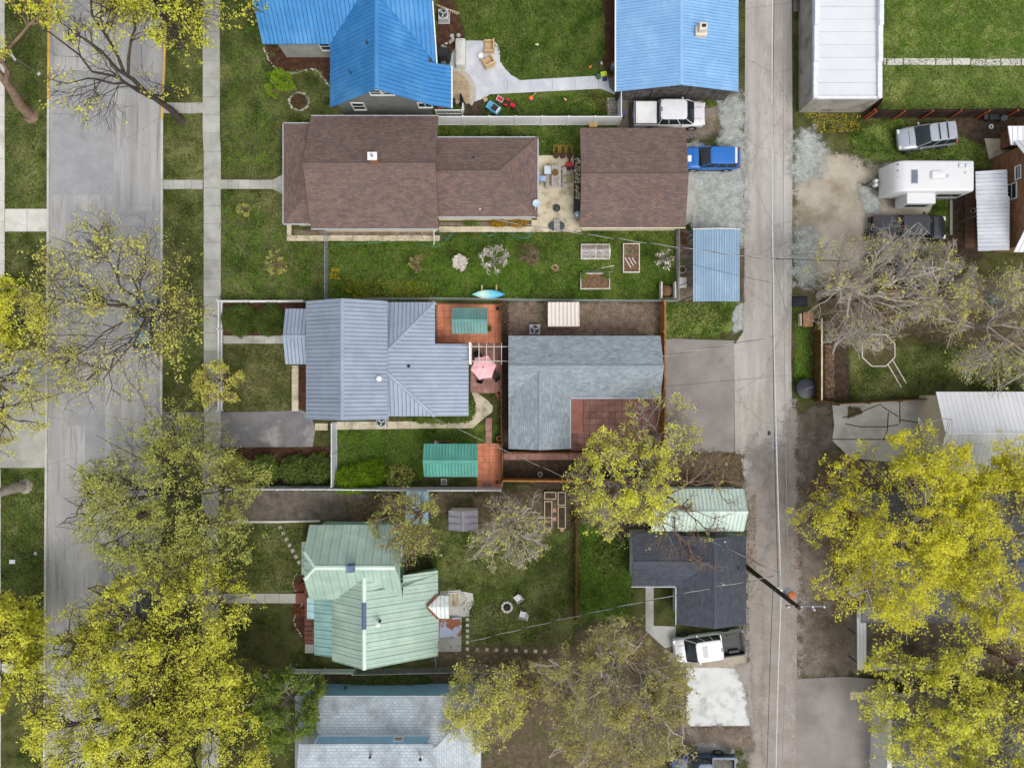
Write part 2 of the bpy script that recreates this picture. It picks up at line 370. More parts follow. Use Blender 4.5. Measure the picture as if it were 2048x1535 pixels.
# hard surfaces
m, nt, b, out = newmat('street_asphalt'); p = pos(nt); ps = pos(nt, (1.0, .05, 1)); _mc['street'] = m
c = mix(nt, ramp(nt, noise(nt, ps, 1.1, 4, .6), .35, .66), C(170,169,167), C(149,148,147))
c = mix(nt, ramp(nt, noise(nt, p, .25, 4, .6), .5, .75), c, C(178,177,176))
c = mix(nt, ramp(nt, noise(nt, pos(nt, (2.2, .12, 1)), 1.4, 3, .6), .54, .72), c, C(126,126,128))
f4 = noise(nt, p, 26, 4, .75); gg = nd(nt, 'ShaderNodeMapRange', i0=f4, i1=.3, i2=.7, i3=.83, i4=1.16).outputs[0]
c = mix(nt, 1.0, c, nd(nt, 'ShaderNodeCombineColor', i0=gg, i1=gg, i2=gg).outputs[0], 'MULTIPLY')
vo = nd(nt, 'ShaderNodeTexVoronoi', Vector=mix(nt, .25, p, noise(nt, p, 1.5, 4)), Scale=.22, _feature='DISTANCE_TO_EDGE')
c = mix(nt, mth(nt, 'MULTIPLY', mth(nt, 'LESS_THAN', vo.outputs['Distance'], .0036), .3), c, C(105,105,108))
finish(nt, b, out, c, .9, .2, 0, f4, .01, .4)
asphalt_patch = M('asphalt_patch', C(158,158,160), C(144,144,146), .8, 28, .16, .92, .15, bump=.4)
asphalt_pale = M('asphalt_pale', C(178,178,180), C(165,165,168), .8, 28, .13, .92, .15, bump=.4)
sheet('street', [(101,-60),(332,-60),(330,60),(323,240),(322,600),(321,1000),(319,1600),(90,1600),(94,1000),(97,500),(100,200)], _mc['street'], 2)
for q in ([(106,560//4),(330,146),(326,180),(228,178),(228,390),(104,390)], [(141,421),(322,421),(322,630),(140,600)], [(135,775),(210,775),(210,850),(135,850)], [(170,850),(211,850),(209,930),(170,925)], [(141,425),(160,425),(138,760),(134,760)]):
    sheet('asphalt_patch', q, asphalt_patch, 3)
kerbm = M('kerb_concrete', C(198,196,190), C(176,173,166), .9, 26, .12, .9, .15, objvar=.05)
yellowp = M('yellow_paint', C(226,176,62), C(205,160,60), 1.5, 20, .18, .7, .3)
def strip(name, pts, w, z1, mat, parent=None, z0=0.0):
    Q = [W(*p) for p in pts]; b = MB(); L_, R_ = [], []
    for i, p in enumerate(Q):
        d = (Q[min(i+1, len(Q)-1)] - Q[max(i-1, 0)]).normalized(); n = Vector((-d.y, d.x, 0))
        L_.append(p + n*(w/2)); R_.append(p - n*(w/2))
    for i in range(len(Q)-1):
        b.prism([(v.x, v.y) for v in (L_[i], L_[i+1], R_[i+1], R_[i])], z0, z1)
    return b.build(name, mat, parent)
def kerb(name, pts):
    o = None
    for i in range(len(pts)-1):
        a, c_ = pts[i], pts[i+1]; n = max(1, int(abs(c_[1]-a[1])//60)); 
        for k in range(n):
            p = [a[j]+(c_[j]-a[j])*k/n for j in (0,1)]; q = [a[j]+(c_[j]-a[j])*(k+1)/n - (0 if j == 0 else .5) for j in (0,1)]
            if o is None: o = tag(bpy.data.objects.new(name, None), kind='structure'); col.objects.link(o)
            s = strip('kerb_stone', [p, q], .17, .12, kerbm, o)
            if (name == 'west_kerb' and -60 <= p[1] < 185) or (name == 'east_kerb' and p[1] < 195):
                strip('yellow_marking', [(p[0], p[1]), (q[0], q[1])], .15, .125, yellowp, s, .05)
kerb('west_kerb', [(100,-60),(98,200),(97,500),(95,700),(93,1000),(89,1600)])
kerb('east_kerb', [(335,-60),(332,60),(325,240),(324,600),(323,1000),(321,1600)])
def slabs(name, x0, x1, ys, mat, horiz=False, z=.062, gap=.25, jit=.4, seed=1, cats=None):
    rnd = random.Random(seed); o = tag(bpy.data.objects.new(name, None), kind='structure'); col.objects.link(o)
    for i in range(len(ys)-1):
        a, c_ = ys[i]+gap, ys[i+1]-gap; j = rnd.uniform(-jit, jit)
        q = [(x0(a) if callable(x0) else x0, a), (x1(a) if callable(x1) else x1, a), (x1(c_) if callable(x1) else x1, c_), (x0(c_) if callable(x0) else x0, c_)]
        if horiz: q = [(y, x) for x, y in q]
        q = [(x+j*.5, y) if not horiz else (x, y+j*.5) for x, y in q]
        b = MB(); b.prism([tuple(W(*p))[:2] for p in q], 0, z + rnd.uniform(-.008, .008)); b.build('slab', mat, o)
    return o
fx = lambda base: (lambda y: base + (2 if 300 < y < 900 else (0 if y < 300 else -2)))
slabs('sidewalk', fx(406), fx(440), [-60+36.3*i for i in range(46)], concrete, seed=3)
slabs('west_sidewalk', -40, 10, [-60+42*i for i in range(19)]+[700], concrete_pale, seed=4)
slabs('west_sidewalk', -40, 2, [937+42*i for i in range(16)], concrete_pale, seed=5)
sheet('west_driveway', [(-40,700),(96,700),(94,860),(93,935),(-40,935)], concrete, 3)
slabs('west_walkway', 418, 463, [11,55,95], concrete_pale, True, seed=6)
sheet('west_walkway', [(-40,1326),(90,1326),(90,1345),(-40,1345)], concrete_pale, 4)
for (y0, y1) in ((206,227),(360,378),(1187,1206)):
    slabs('carriage_walk', y0, y1, [327,348,362+8,384,406], concrete, True, seed=y0)
slabs('front_walk', 360, 378, [442,457,478,500,522,545], concrete, True, seed=8)
sheet('front_walk_flare', [(545,360),(570,347),(570,391),(545,378)], concrete, 6)
slabs('front_walk', 671, 687, [447,463,485,507,530,552,568], concrete, True, seed=9)
slabs('side_walk', 584, 597, [730,745,760,775,790,822], concrete_tan, seed=10)
slabs('front_walk', 1186, 1205, [440,470,500,530,560,592], concrete, True, seed=11)
drivem = M('driveway_asphalt', C(126,124,124), C(98,97,99), .6, 26, .2, .92, .15, bump=.5, c3=C(158,156,152), s3=.6)
sheet('driveway', [(441,824),(560,822),(600,818),(622,830),(631,858),(625,893),(441,894)], drivem, 5)
sheet('driveway_apron', [(326,823),(406,823),(406,894),(326,894)], drivem, 5)
gravel_grey = M('grey_gravel', C(118,110,102), C(88,82,74), 1.2, 20, .45, .95, .1, bump=.9, bd=.05, mask=True, c3=C(96,84,66), s3=.5)
gravel_white = M('white_gravel', C(174,177,172), C(142,146,140), 1.5, 15, .48, .95, .1, bump=.9, bd=.05, mask=True)
gravel_mix = M('mixed_gravel', C(140,124,112), C(104,90,80), 2.2, 14, .5, .95, .1, bump=.9, bd=.05, mask=True, c3=C(100,100,64), s3=.6)
dirt_tan = M('tan_dirt', C(178,170,154), C(152,143,126), .5, 16, .2, .95, .1, bump=.5, mask=True, c3=C(132,120,98), s3=.4)
dirt_brown = M('brown_dirt', C(134,124,113), C(100,92,82), .8, 16, .35, .95, .1, bump=.7, mask=True, c3=C(82,74,66), s3=.35)
soil_r = M('soil', C(86,72,60), C(62,52,44), 2.5, 18, .45, .95, .1, bump=.8, bd=.05, mask=True)
mulch_r = M('mulch', C(92,64,50), C(62,44,36), 3, 16, .5, .95, .1, bump=.9, bd=.06, mask=True)
litter_r = M('leaf_litter_ground', C(108,96,76), C(78,70,55), 2.5, 14, .5, .95, .1, bump=.9, mask=True, c3=C(74,80,40), s3=.8)
patch('gravel_drive', [(440,978),(560,976),(720,980),(760,1000),(720,1038),(560,1042),(440,1042)], gravel_grey, 3, .35)
patch('leaf_litter', [(690,1002),(820,985),(940,975),(940,1015),(830,1045),(700,1043)], litter_r, 4, .4, kind='structure')
strip('concrete_edging', [(440,1043),(560,1043),(640,1041)], .16, .07, concrete_pale)['kind'] = 'structure'
alley_d = M('alley_dust', C(158,150,144), C(140,132,125), .8, 16, .2, .95, .1, bump=.5, mask=True)
m, nt, b, out = newmat('alley_asphalt'); p = pos(nt); ps = pos(nt, (1.0, .07, 1)); alleym = m
c = mix(nt, ramp(nt, noise(nt, ps, .9, 5, .65), .36, .64), C(182,178,172), C(160,154,148))
c = mix(nt, mth(nt, 'MULTIPLY', ramp(nt, noise(nt, pos(nt, (1, .3, 1)), .55, 6, .72), .47, .62), .75), c, C(150,142,134))
c = mix(nt, mth(nt, 'MULTIPLY', ramp(nt, noise(nt, p, 1.7, 6, .75), .56, .68), .5), c, C(134,128,122))
f4 = noise(nt, p, 22, 5, .8); gg = nd(nt, 'ShaderNodeMapRange', i0=f4, i1=.3, i2=.7, i3=.8, i4=1.2).outputs[0]
c = mix(nt, 1.0, c, nd(nt, 'ShaderNodeCombineColor', i0=gg, i1=gg, i2=gg).outputs[0], 'MULTIPLY')
vo = nd(nt, 'ShaderNodeTexVoronoi', Vector=mix(nt, .35, p, noise(nt, p, 1.8, 5)), Scale=.3, _feature='DISTANCE_TO_EDGE')
c = mix(nt, mth(nt, 'MULTIPLY', mth(nt, 'LESS_THAN', vo.outputs['Distance'], .004), .45), c, C(105,98,90))
finish(nt, b, out, c, .93, .12, 0, f4, .012, .5)
apronm = M('apron_asphalt', C(148,142,138), C(128,122,118), .4, 26, .16, .93, .12, bump=.4, c3=C(158,150,145), s3=.3)
sheet('alley', [(1491,-60),(1583,-60),(1585,300),(1584,560),(1582,720),(1585,860),(1592,1000),(1594,1330),(1590,1600),(1504,1600),(1500,1320),(1497,1200),(1497,980),(1470,906),(1468,690),(1486,664),(1488,400)], alleym, 4)
patch('alley_dirt', [(1497,900),(1590,880),(1598,1000),(1600,1330),(1596,1600),(1498,1600),(1490,1200),(1490,980)], alley_d, 5, 1.6)
sheet('asphalt_apron', [(1326,680),(1345,677),(1468,681),(1469,904),(1326,905)], apronm, 5)
sheet('asphalt_apron', [(1590,1357),(1690,1352),(1790,1360),(1790,1600),(1592,1600)], apronm, 5)
patch('alley_dirt', [(1500,930),(1535,900),(1540,1080),(1500,1180),(1493,1100),(1492,980)], alley_d, 6, .5)
patch('alley_dirt', [(1572,820),(1590,800),(1600,1130),(1582,1150),(1570,980)], alley_d, 6, .45)
patch('alley_dirt', [(1496,1200),(1520,1160),(1530,1300),(1520,1440),(1536,1600),(1500,1600),(1495,1400)], alley_d, 6, .5)
patch('gravel_drive', [(1440,200),(1490,190),(1490,460),(1384,460),(1384,345),(1440,300)], gravel_white, 5,  .6)
patch('gravel_drive', [(1378,280),(1384,460),(1490,460),(1490,275),(1440,300)], gravel_white, 6, .3)
patch('gravel_drive', [(1476,455),(1488,455),(1488,530),(1480,530)], gravel_white, 5, .2)
patch('gravel_drive', [(1465,620),(1487,600),(1487,655),(1465,668)], gravel_white, 7, .2)
patch('parking_dirt', [(1236,190),(1380,185),(1480,180),(1490,215),(1440,270),(1380,275),(1236,262)], dirt_brown, 4, .4)
patch('parking_dirt', [(1590,330),(1650,300),(1740,330),(1870,330),(1890,430),(1740,440),(1720,560),(1590,560)], dirt_tan, 4, .6)
patch('gravel_drive', [(1583,265),(1630,262),(1655,300),(1640,350),(1600,365),(1583,350)], gravel_white, 5,  .8)
patch('gravel_drive', [(1586,465),(1625,455),(1640,500),(1630,570),(1586,570)], gravel_white, 5,  .8)
patch('gravel_drive', [(1715,372),(1760,372),(1760,430),(1725,425)], gravel_white, 6, .3)
patch('garden_soil', [(1590,560),(1700,540),(1950,540),(2060,600),(2060,700),(1900,690),(1690,640),(1600,640)], litter_r, 4, .6)
patch('garden_soil', [(1650,640),(1692,640),(1700,800),(1646,800)], soil_r, 5, .25)
patch('garden_soil', [(1880,400),(1960,330),(1960,520),(1890,520)], soil_r, 5, .35)
patch('garden_soil', [(1900,235),(2060,225),(2060,262),(1970,290),(1920,270)], soil_r, 5, .4)
patch('alley_dirt', [(1592,1010),(1640,960),(1720,900),(1860,930),(2060,1100),(2060,1340),(1700,1345),(1600,1355)], dirt_brown, 2, .6)
patch('alley_dirt', [(1585,835),(1660,800),(1680,900),(1640,960),(1590,990)], gravel_grey, 3, .5)
patch('leaf_litter', [(1640,905),(1700,890),(1720,930),(1620,1010)], litter_r, 4, .5)
sheet('cracked_driveway', [(1664,806),(1846,798),(1846,900),(1840,930),(1700,915),(1664,880),(1668,850)], concrete_pale, 6)
crackm = grass('crack_weeds', C(66,72,34), C(96,96,54), C(90,80,60), .5)
for pts in ([(1685,835),(1720,824),(1760,808),(1768,815),(1795,832)], [(1690,847),(1720,853),(1770,853),(1797,849)], [(1776,824),(1774,860),(1766,880)], [(1799,802),(1799,846)], [(1800,839),(1838,845)], [(1664,878),(1800,878)]):
    strip('crack_weeds', pts, .07, .06, crackm)['kind'] = 'stuff'
patch('leaf_litter', [(1696,812),(1722,814),(1724,826),(1694,836)], litter_r, 8, .12, .1)
patch('garden_soil', [(1007,603),(1325,605),(1325,670),(1060,680),(1007,675)], gravel_mix, 4, .3)
patch('garden_soil', [(1002,600),(1017,600),(1017,905),(1004,905)], soil_r, 5, .15)
patch('garden_soil', [(1006,925),(1150,922),(1300,925),(1490,910),(1490,980),(1300,1000),(1006,962)], soil_r, 4, .3)
patch('leaf_litter', [(1280,900),(1480,905),(1492,975),(1300,980)], litter_r, 5, .4)
patch('garden_soil', [(1150,975),(1300,985),(1300,1060),(1240,1080),(1158,1040)], litter_r, 3, .4)
patch('garden_soil', [(880,985),(1150,975),(1150,1060),(900,1050)], litter_r, 2, .6)
patch('garden_soil', [(860,1290),(1150,1255),(1300,1250),(1460,1500),(1300,1600),(900,1600)], litter_r, 2, .7)
patch('ivy_strip', [(610,1345),(1010,1340),(1010,1380),(610,1380)], litter_r, 3, .3)
patch('garden_soil', [(446,895),(662,893),(668,970),(446,968)], mulch_r, 3, .25)
patch('garden_soil', [(447,606),(612,606),(612,672),(447,670)], mulch_r, 5, .1)
patch('mulch_bed', [(598,730),(614,730),(614,824),(598,824)], mulch_r, 5, .06)
patch('mulch_bed', [(527,85),(600,112),(660,112),(663,175),(640,140),(600,140),(560,144),(535,125)], mulch_r, 5, .15)
patch('mulch_bed', [(876,-20),(905,-20),(920,30),(930,75),(912,90),(900,110),(876,110)], mulch_r, 5, .2)
patch('mulch_bed', [(1205,-20),(1236,-20),(1236,150),(1205,150),(1212,80)], mulch_r, 5, .3)
patch('mulch_bed', [(935,200),(970,190),(985,210),(975,232),(930,235)], soil_r, 5, .25)
patch('rock_bed', [(586,459),(664,461),(870,459),(870,471),(590,471)], gravel_mix, 5, .1)
patch('rock_bed', [(878,443),(1062,443),(1062,452),(878,452)], gravel_mix, 5, .08)
patch('garden_soil', [(1354,460),(1386,460),(1386,602),(1354,602)], gravel_mix, 5, .1)
patch('garden_soil', [(1478,495),(1488,495),(1488,605),(1478,605)], litter_r, 8, .12)
patch('planting_bed', [(588,1155),(612,1150),(612,1275),(590,1260),(586,1225)], mulch_r, 5, .12)
slabs('house_walk', 471, 482, [574,617,660,705,748,795,838,880], concrete_tan, True, seed=21)
slabs('house_walk', 574, 583, [450,471], concrete_tan, seed=23)
slabs('house_walk', 453, 464, [878,920,962,1004,1064], concrete_tan, True, seed=22)
sheet('patio', [(1074,311),(1147,311),(1147,402),(1162,403),(1162,464),(1063,464),(1063,440),(1074,440)], concrete_tan, 6)
patch('river_rock_bed', [(1148,312),(1162,312),(1162,401),(1148,401)], soil_r, 6, .04, .1)
sheet('garage_slab', [(1366,287),(1388,287),(1386,440),(1366,455)], concrete, 7)
stamped = M('stamped_concrete', C(196,198,204), C(172,175,182), 1.2, 20, .14, .8, .25, bump=.3, c3=C(206,208,213), s3=.6)
sheet('stamped_patio', [(904,108),(912,94),(926,82),(983,82),(994,88),(1000,103),(1000,123),(1010,138),(1022,150),(1040,161),(1195,152),(1215,154),(1219,176),(1238,194),(1215,183),(1200,178),(980,189),(968,197),(945,205),(900,200),(898,140)], stamped, 6)
for x in (1015, 1060, 1105, 1150, 1197): strip('control_joint', [(x,160),(x,180)], .02, .046, plain('joint_grey',120,122,126))['kind'] = 'structure'
sheet('door_pad', [(1216,157),(1235,150),(1235,180),(1219,177)], plain('dark_concrete',118,112,108), 8)
sheet('garage_pad', [(1968,277),(2015,278),(2022,300),(1978,320)], concrete_tan, 6)
sheet('white_pad', [(1372,1334),(1440,1334),(1476,1336),(1486,1345),(1488,1370),(1494,1400),(1500,1450),(1373,1451)], M('pale_slab', C(212,214,212), C(196,199,196), 1.2, 22, .08, .85, .2, c3=C(168,169,165), s3=.6), 7)
patch('alley_dirt', [(1470,1330),(1500,1325),(1510,1460),(1497,1450),(1488,1380)], alley_d, 9, .3)
patch('alley_dirt', [(1370,1452),(1500,1452),(1506,1500),(1440,1490),(1370,1480)], dirt_brown, 8, .4)
patch('gravel_drive', [(1390,1470),(1465,1470),(1480,1600),(1380,1600)], gravel_white, 6, .4)
patch('alley_dirt', [(1330,1300),(1490,1290),(1500,1335),(1330,1340)], dirt_tan, 6, .4)
sheet('side_walk', [(1291,1170),(1307,1170),(1307,1250),(1350,1252),(1350,1215),(1352,1290),(1330,1295),(1291,1260)], concrete, 6)
sheet('curved_walk', [(663,843),(870,842),(925,838),(944,826),(952,808),(944,786),(950,782),(975,800),(986,812),(984,824),(970,834),(945,856),(870,856),(663,859)], concrete_tan, 7)
for x in (690,720,745,770,795,820,845,870,895,920): strip('control_joint', [(x,843),(x,857)], .025, .053, plain('joint_tan',120,110,95))['kind'] = 'structure'
slabs('stepping_slab_path', 118, 131, [1766,1773,1806,1871,1904,1941,2001,2042,2075], concrete_pale, True, z=.04, gap=1.2, jit=2.5, seed=31)
slabs('side_steps', 846, 860, [630,656], concrete_tan, True, seed=33)
def tiles(name, x0, y0, nx, ny, s, mat, z=.066, seed=1, drop=0.0):
    rnd = random.Random(seed); o = tag(bpy.data.objects.new(name, None), kind='structure'); col.objects.link(o)
    b = MB(); g_ = .25/25; b.bbox(0, 0, z/2, s/25-g_*2, s/25-g_*2, z, .006); me = b.mesh('tile', mat)
    for i in range(nx):
        for j in range(ny):
            if rnd.random() < drop: continue
            p = W(x0+(i+.5)*s, y0+(j+.5)*s); link('tile', me, o, loc=(p.x, p.y, rnd.uniform(-.006, .006)), rz=rnd.uniform(-.012, .012))
    return o
grout = plain('grout', 160, 112, 88)
sheet('patio_bed', [(872,606),(1004,608),(1004,692),(942,692),(942,690),(872,690)], grout, 6)
tiles('terracotta_patio', 875, 609, 10, 6, 12.8, terracotta, seed=41)
sheet('patio_bed', [(942,692),(1004,692),(1004,782),(940,782)], plain('grout_red', 130, 96, 86), 7)
tiles('red_paver_patio', 942, 688, 5, 8, 12.2, paver_red, seed=42)
sheet('patio_bed', [(954,886),(1006,886),(1006,974),(954,974)], grout, 6)
tiles('terracotta_patio', 954, 886, 4, 7, 12.6, terracotta, seed=43)
tiles('paver_path', 971, 835, 1, 4, 13, paver_red, seed=44)
sheet('courtyard_bed', [(1140,795),(1322,795),(1322,907),(1140,907)], soil, 6)
tiles('courtyard_paving', 1166, 797, 12, 8, 13, paver_red, seed=45, drop=.02)
tiles('courtyard_paving', 1141, 862, 2, 3, 13, paver_red, seed=46)
sheet('path_bed', [(1006,905),(1322,905),(1322,922),(1006,922)], soil, 7)
tiles('paver_path', 1007, 906, 24, 1, 13, paver_red, seed=47)
tiles('garage_paving', 1214, 196, 4, 6, 6, M('grey_paver', C(150,145,135), C(122,118,110), 2, 20, .2, .9, .15, objvar=.12), seed=48)
def scatter(name, poly, n, size, mat, seed, z=.03, flat=True, label=None, cat=None):
    z += .03
    rng = np.random.default_rng(seed); P = np.array([tuple(W(*p))[:2] for p in poly]); lo, hi = P.min(0), P.max(0)
    Q = rng.uniform(lo, hi, (n*4, 2)); ins = np.zeros(len(Q), bool)
    for i in range(len(P)):
        a, b = P[i], P[(i+1) % len(P)]
        ins ^= ((a[1] > Q[:,1]) != (b[1] > Q[:,1])) & (Q[:,0] < (b[0]-a[0])*(Q[:,1]-a[1])/(b[1]-a[1]+1e-12)+a[0])
    Q = Q[ins][:n]; n = len(Q); s = size*rng.uniform(.5, 1.3, n); t = rng.uniform(0, 6.28, n); v = np.zeros((n, 4, 3))
    for k in range(4):
        r = s*(1 if k % 2 == 0 else .6); v[:, k, 0] = Q[:,0]+r*np.cos(t+k*1.571); v[:, k, 1] = Q[:,1]+r*np.sin(t+k*1.571); v[:, k, 2] = z+rng.uniform(-.015, .03, n)
    if not flat: v[:, 0, 2] += s; v[:, 2, 2] += s*.6
    o = link(name, np_mesh(name, v, np.arange(n*4).reshape(n, 4), mat)); o['kind'] = 'stuff'
    return o
leaf_brown = M('dead_leaf', C(152,128,102), C(112,92,74), 3, 10, .2, .9, .1, isl=.4, bump=0)
flower_yellow = M('yellow_flower', C(230,200,40), C(210,180,30), 3, 10, .1, .8, .1, isl=.2, bump=0)
for i, (poly, n) in enumerate([([(1590,980),(1720,900),(1720,940),(1620,1010)], 1400), ([(1495,1000),(1512,980),(1512,1150),(1495,1150)], 500), ([(1590,1000),(1610,1000),(1606,1140),(1586,1140)], 500),
        ([(1650,690),(1668,690),(1668,795),(1650,795)], 900), ([(700,1005),(830,990),(820,1040),(700,1042)], 500), ([(1290,905),(1480,910),(1480,970),(1300,970)], 1200), ([(1606,1150),(1700,1200),(1700,1340),(1606,1340)], 900),
        ([(1380,1455),(1500,1455),(1500,1500),(1440,1490)], 350), ([(1010,610),(1320,610),(1320,668),(1010,668)], 1200), ([(900,1290),(1150,1260),(1300,1300),(1300,1500),(900,1340)], 2500), ([(1700,560),(2040,560),(2040,690),(1700,640)], 2200)]):
    scatter('fallen_leaves', poly, n, .055, leaf_brown, 70+i)
for i, (poly, n) in enumerate([([(1605,226),(1720,228),(1720,262),(1640,268)], 420), ([(680,555),(870,565),(868,600),(690,600)], 700), ([(1405,232),(1440,232),(1440,262),(1405,262)], 60), ([(1335,610),(1460,612),(1450,660),(1335,670)], 60), ([(660,535),(680,535),(680,560),(660,560)], 100)]):
    scatter('dandelions', poly, n, .035 if i != 1 else .06, flower_yellow if i != 1 else M('olive_bloom', C(150,140,40), C(120,116,36), 3, 10, .2, .8, .1, isl=.3, bump=0), 90+i, .07)
# ------------------------------------------------------------------ roofs, walls, houses
def plane_fn(pts):
    A = np.array([[p[0], p[1], 1] for p in pts]); z = np.array([p[2] for p in pts]); k = np.linalg.lstsq(A, z, rcond=None)[0]
    return lambda x, y: k[0]*x + k[1]*y + k[2], k
def clip(poly, n, d, keep):           # 2-D half-plane clip, keep n.p >= d (keep=1) or <= d (-1)
    o = []
    for i in range(len(poly)):
        a, b = poly[i], poly[(i+1) % len(poly)]; fa, fb = keep*(n[0]*a[0]+n[1]*a[1]-d), keep*(n[0]*b[0]+n[1]*b[1]-d)
        if fa >= 0: o.append(a)
        if (fa >= 0) != (fb >= 0):
            t = fa/(fa-fb); o.append((a[0]+(b[0]-a[0])*t, a[1]+(b[1]-a[1])*t))
    return o
def P3(L): return [W(*p) for p in L]
def ribbed(parent, pts, axis, spacing, mat, th=.05, rib_h=.055, rib_w=.05, name='roof_panel', ribmat=None, minor=0, gap=None):
    gap = gap if gap is not None else (.02 if not minor else .012)
    """metal roof plane split into single panels, each with its raised seam; axis = plan direction of the seams"""
    zf, k = plane_fn(pts); d = {'x': (1, 0), 'y': (0, 1)}.get(axis, axis); n = (-d[1], d[0])
    P = [(p[0], p[1]) for p in pts]; t = [n[0]*p[0]+n[1]*p[1] for p in P]; t0, t1 = min(t), max(t); ns = max(1, round((t1-t0)/spacing)); s = (t1-t0)/ns
    for i in range(ns):
        q = clip(clip(P, n, t0+i*s+(gap if i else 0), 1), n, t0+(i+1)*s, -1)
        if len(q) < 3: continue
        ar = abs(sum(q[a][0]*q[(a+1)%len(q)][1]-q[(a+1)%len(q)][0]*q[a][1] for a in range(len(q))))/2
        if ar < .004: continue
        b = MB(); b.slab([(x, y, zf(x, y)) for x, y in q], th)
        for e in [0] + [(j+1)/(minor+1) for j in range(minor)]:
            tt = t0+(i+e)*s+(gap+.001+rib_w/2 if e == 0 else 0); u = []
            for a in range(len(q)):
                p_, r_ = q[a], q[(a+1) % len(q)]; fa, fb = n[0]*p_[0]+n[1]*p_[1]-tt, n[0]*r_[0]+n[1]*r_[1]-tt
                if (fa >= 0) != (fb >= 0): c_ = fa/(fa-fb); u.append((p_[0]+(r_[0]-p_[0])*c_, p_[1]+(r_[1]-p_[1])*c_))
            if len(u) >= 2:
                u.sort(key=lambda p_: d[0]*p_[0]+d[1]*p_[1]); A, B = u[0], u[-1]; hw = rib_w/2*(1 if e == 0 else .7); hh = rib_h*(1 if e == 0 else .45)
                v = []
                for pt in (A, B):
                    for o_, hz in ((-hw, -.002), (-hw*.6, hh), (hw*.6, hh), (hw, -.002)):
                        x, y = pt[0]+n[0]*o_, pt[1]+n[1]*o_; v.append((x, y, zf(x, y)+hz))
                b.add(v, [(0,1,5,4),(1,2,6,5),(2,3,7,6),(3,2,1,0),(4,5,6,7)])
        b.build(name, mat, parent, True)
def shroof(parent, pts, mat, th=.09, name='shingle_slope'):
    zf, k = plane_fn(pts); b = MB(); b.slab(pts, th); me = b.mesh(name, mat)
    g2 = math.hypot(k[0], k[1]); gd = (k[0]/g2, k[1]/g2) if g2 > 1e-4 else (0, 1); ud = (-gd[1], gd[0]); st = math.sqrt(1+g2*g2)
    uv = me.uv_layers.new(name='UVMap')
    for l in me.loops:
        c_ = me.vertices[l.vertex_index].co; uv.data[l.index].uv = (c_.x*ud[0]+c_.y*ud[1], (c_.x*gd[0]+c_.y*gd[1])*st)
    return link(name, me, parent, True)
def capline(parent, A, B, mat, w=.16, h=.04, name='ridge_cap'):
    A, B = Vector(A), Vector(B); d = (B-A); n = Vector((-d.y, d.x, 0)).normalized(); b = MB(); v = []
    for p in (A, B):
        for o_, z in ((-w, -w*.35), (-w*.3, h), (w*.3, h), (w, -w*.35)): q = p + n*o_; v.append((q.x, q.y, q.z+z+.015))
    b.add(v, [(0,1,5,4),(1,2,6,5),(2,3,7,6),(3,2,1,0),(4,5,6,7),(4,7,3,0)]); return b.build(name, mat, parent, True)
def bar(parent, A, B, w, h, mat, name): # rectangular bar between two points
    A, B = Vector(A), Vector(B); d = (B-A).normalized(); n = d.cross(Vector((0,0,1))); n = n.normalized() if n.length > 1e-4 else Vector((1,0,0)); u = n.cross(d)
    b = MB(); v = []
    for p in (A, B):
        for s_, t_ in ((-1,-1),(1,-1),(1,1),(-1,1)): v.append(p + n*(s_*w/2) + u*(t_*h/2))
    b.add(v, [(3,2,1,0),(4,5,6,7),(0,1,5,4),(1,2,6,5),(2,3,7,6),(3,0,4,7)]); return b.build(name, mat, parent, True)
gutm = M('gutter_paint', C(176,184,190), C(160,168,176), 2, 18, .05, .5, .4, bump=.05)
def gutter(parent, A, B, mat=None):
    mat = mat or gutm; g_ = bar(parent, A, B, .085, .10, mat, 'gutter')
    A, B = Vector(A), Vector(B); n = int((B-A).length/1.2)
    for i in range(1, n):
        p = A.lerp(B, i/n); d = (B-A).normalized(); q = Vector((-d.y, d.x, 0))
        bar(g_, p+q*.09+Vector((0,0,.07)), p-q*.09+Vector((0,0,.07)), .03, .02, mat or whitev, 'gutter_strap')
def window(parent, c, axis, w, h, n=1, frame=None, lights=2):
    """window in a wall; c = centre on the wall face, axis 'x' (wall runs along x) or 'y', n = outward sign"""
    fr = frame or white; b = MB(); c = Vector(c); o = Vector((0, n, 0)) if axis == 'x' else Vector((n, 0, 0)); a = Vector((1,0,0)) if axis == 'x' else Vector((0,1,0)); z = Vector((0,0,1))
    def bx(u0, u1, z0, z1, d0, d1):
        p0 = c + a*u0 + z*z0 + o*d0; p1 = c + a*u1 + z*z1 + o*d1; b.box(*[min(p0[i], p1[i]) for i in range(3)], *[max(p0[i], p1[i]) for i in range(3)])
    t = .09
    bx(-w/2-t, w/2+t, h/2, h/2+t, -.02, .06); bx(-w/2-t, w/2+t, -h/2-t, -h/2, -.02, .09); bx(-w/2-t, -w/2, -h/2, h/2, -.02, .06); bx(w/2, w/2+t, -h/2, h/2, -.02, .06)
    if lights == 2: bx(-w/2, w/2, -.03, .03, -.02, .035)
    if lights == 3: bx(-.03, .03, -h/2, h/2, -.02, .035)
    f = b.build('window', fr, parent, True); b = MB(); bx(-w/2, w/2, -h/2, h/2, -.02, .015); b.build('pane', pane, f, True); return f
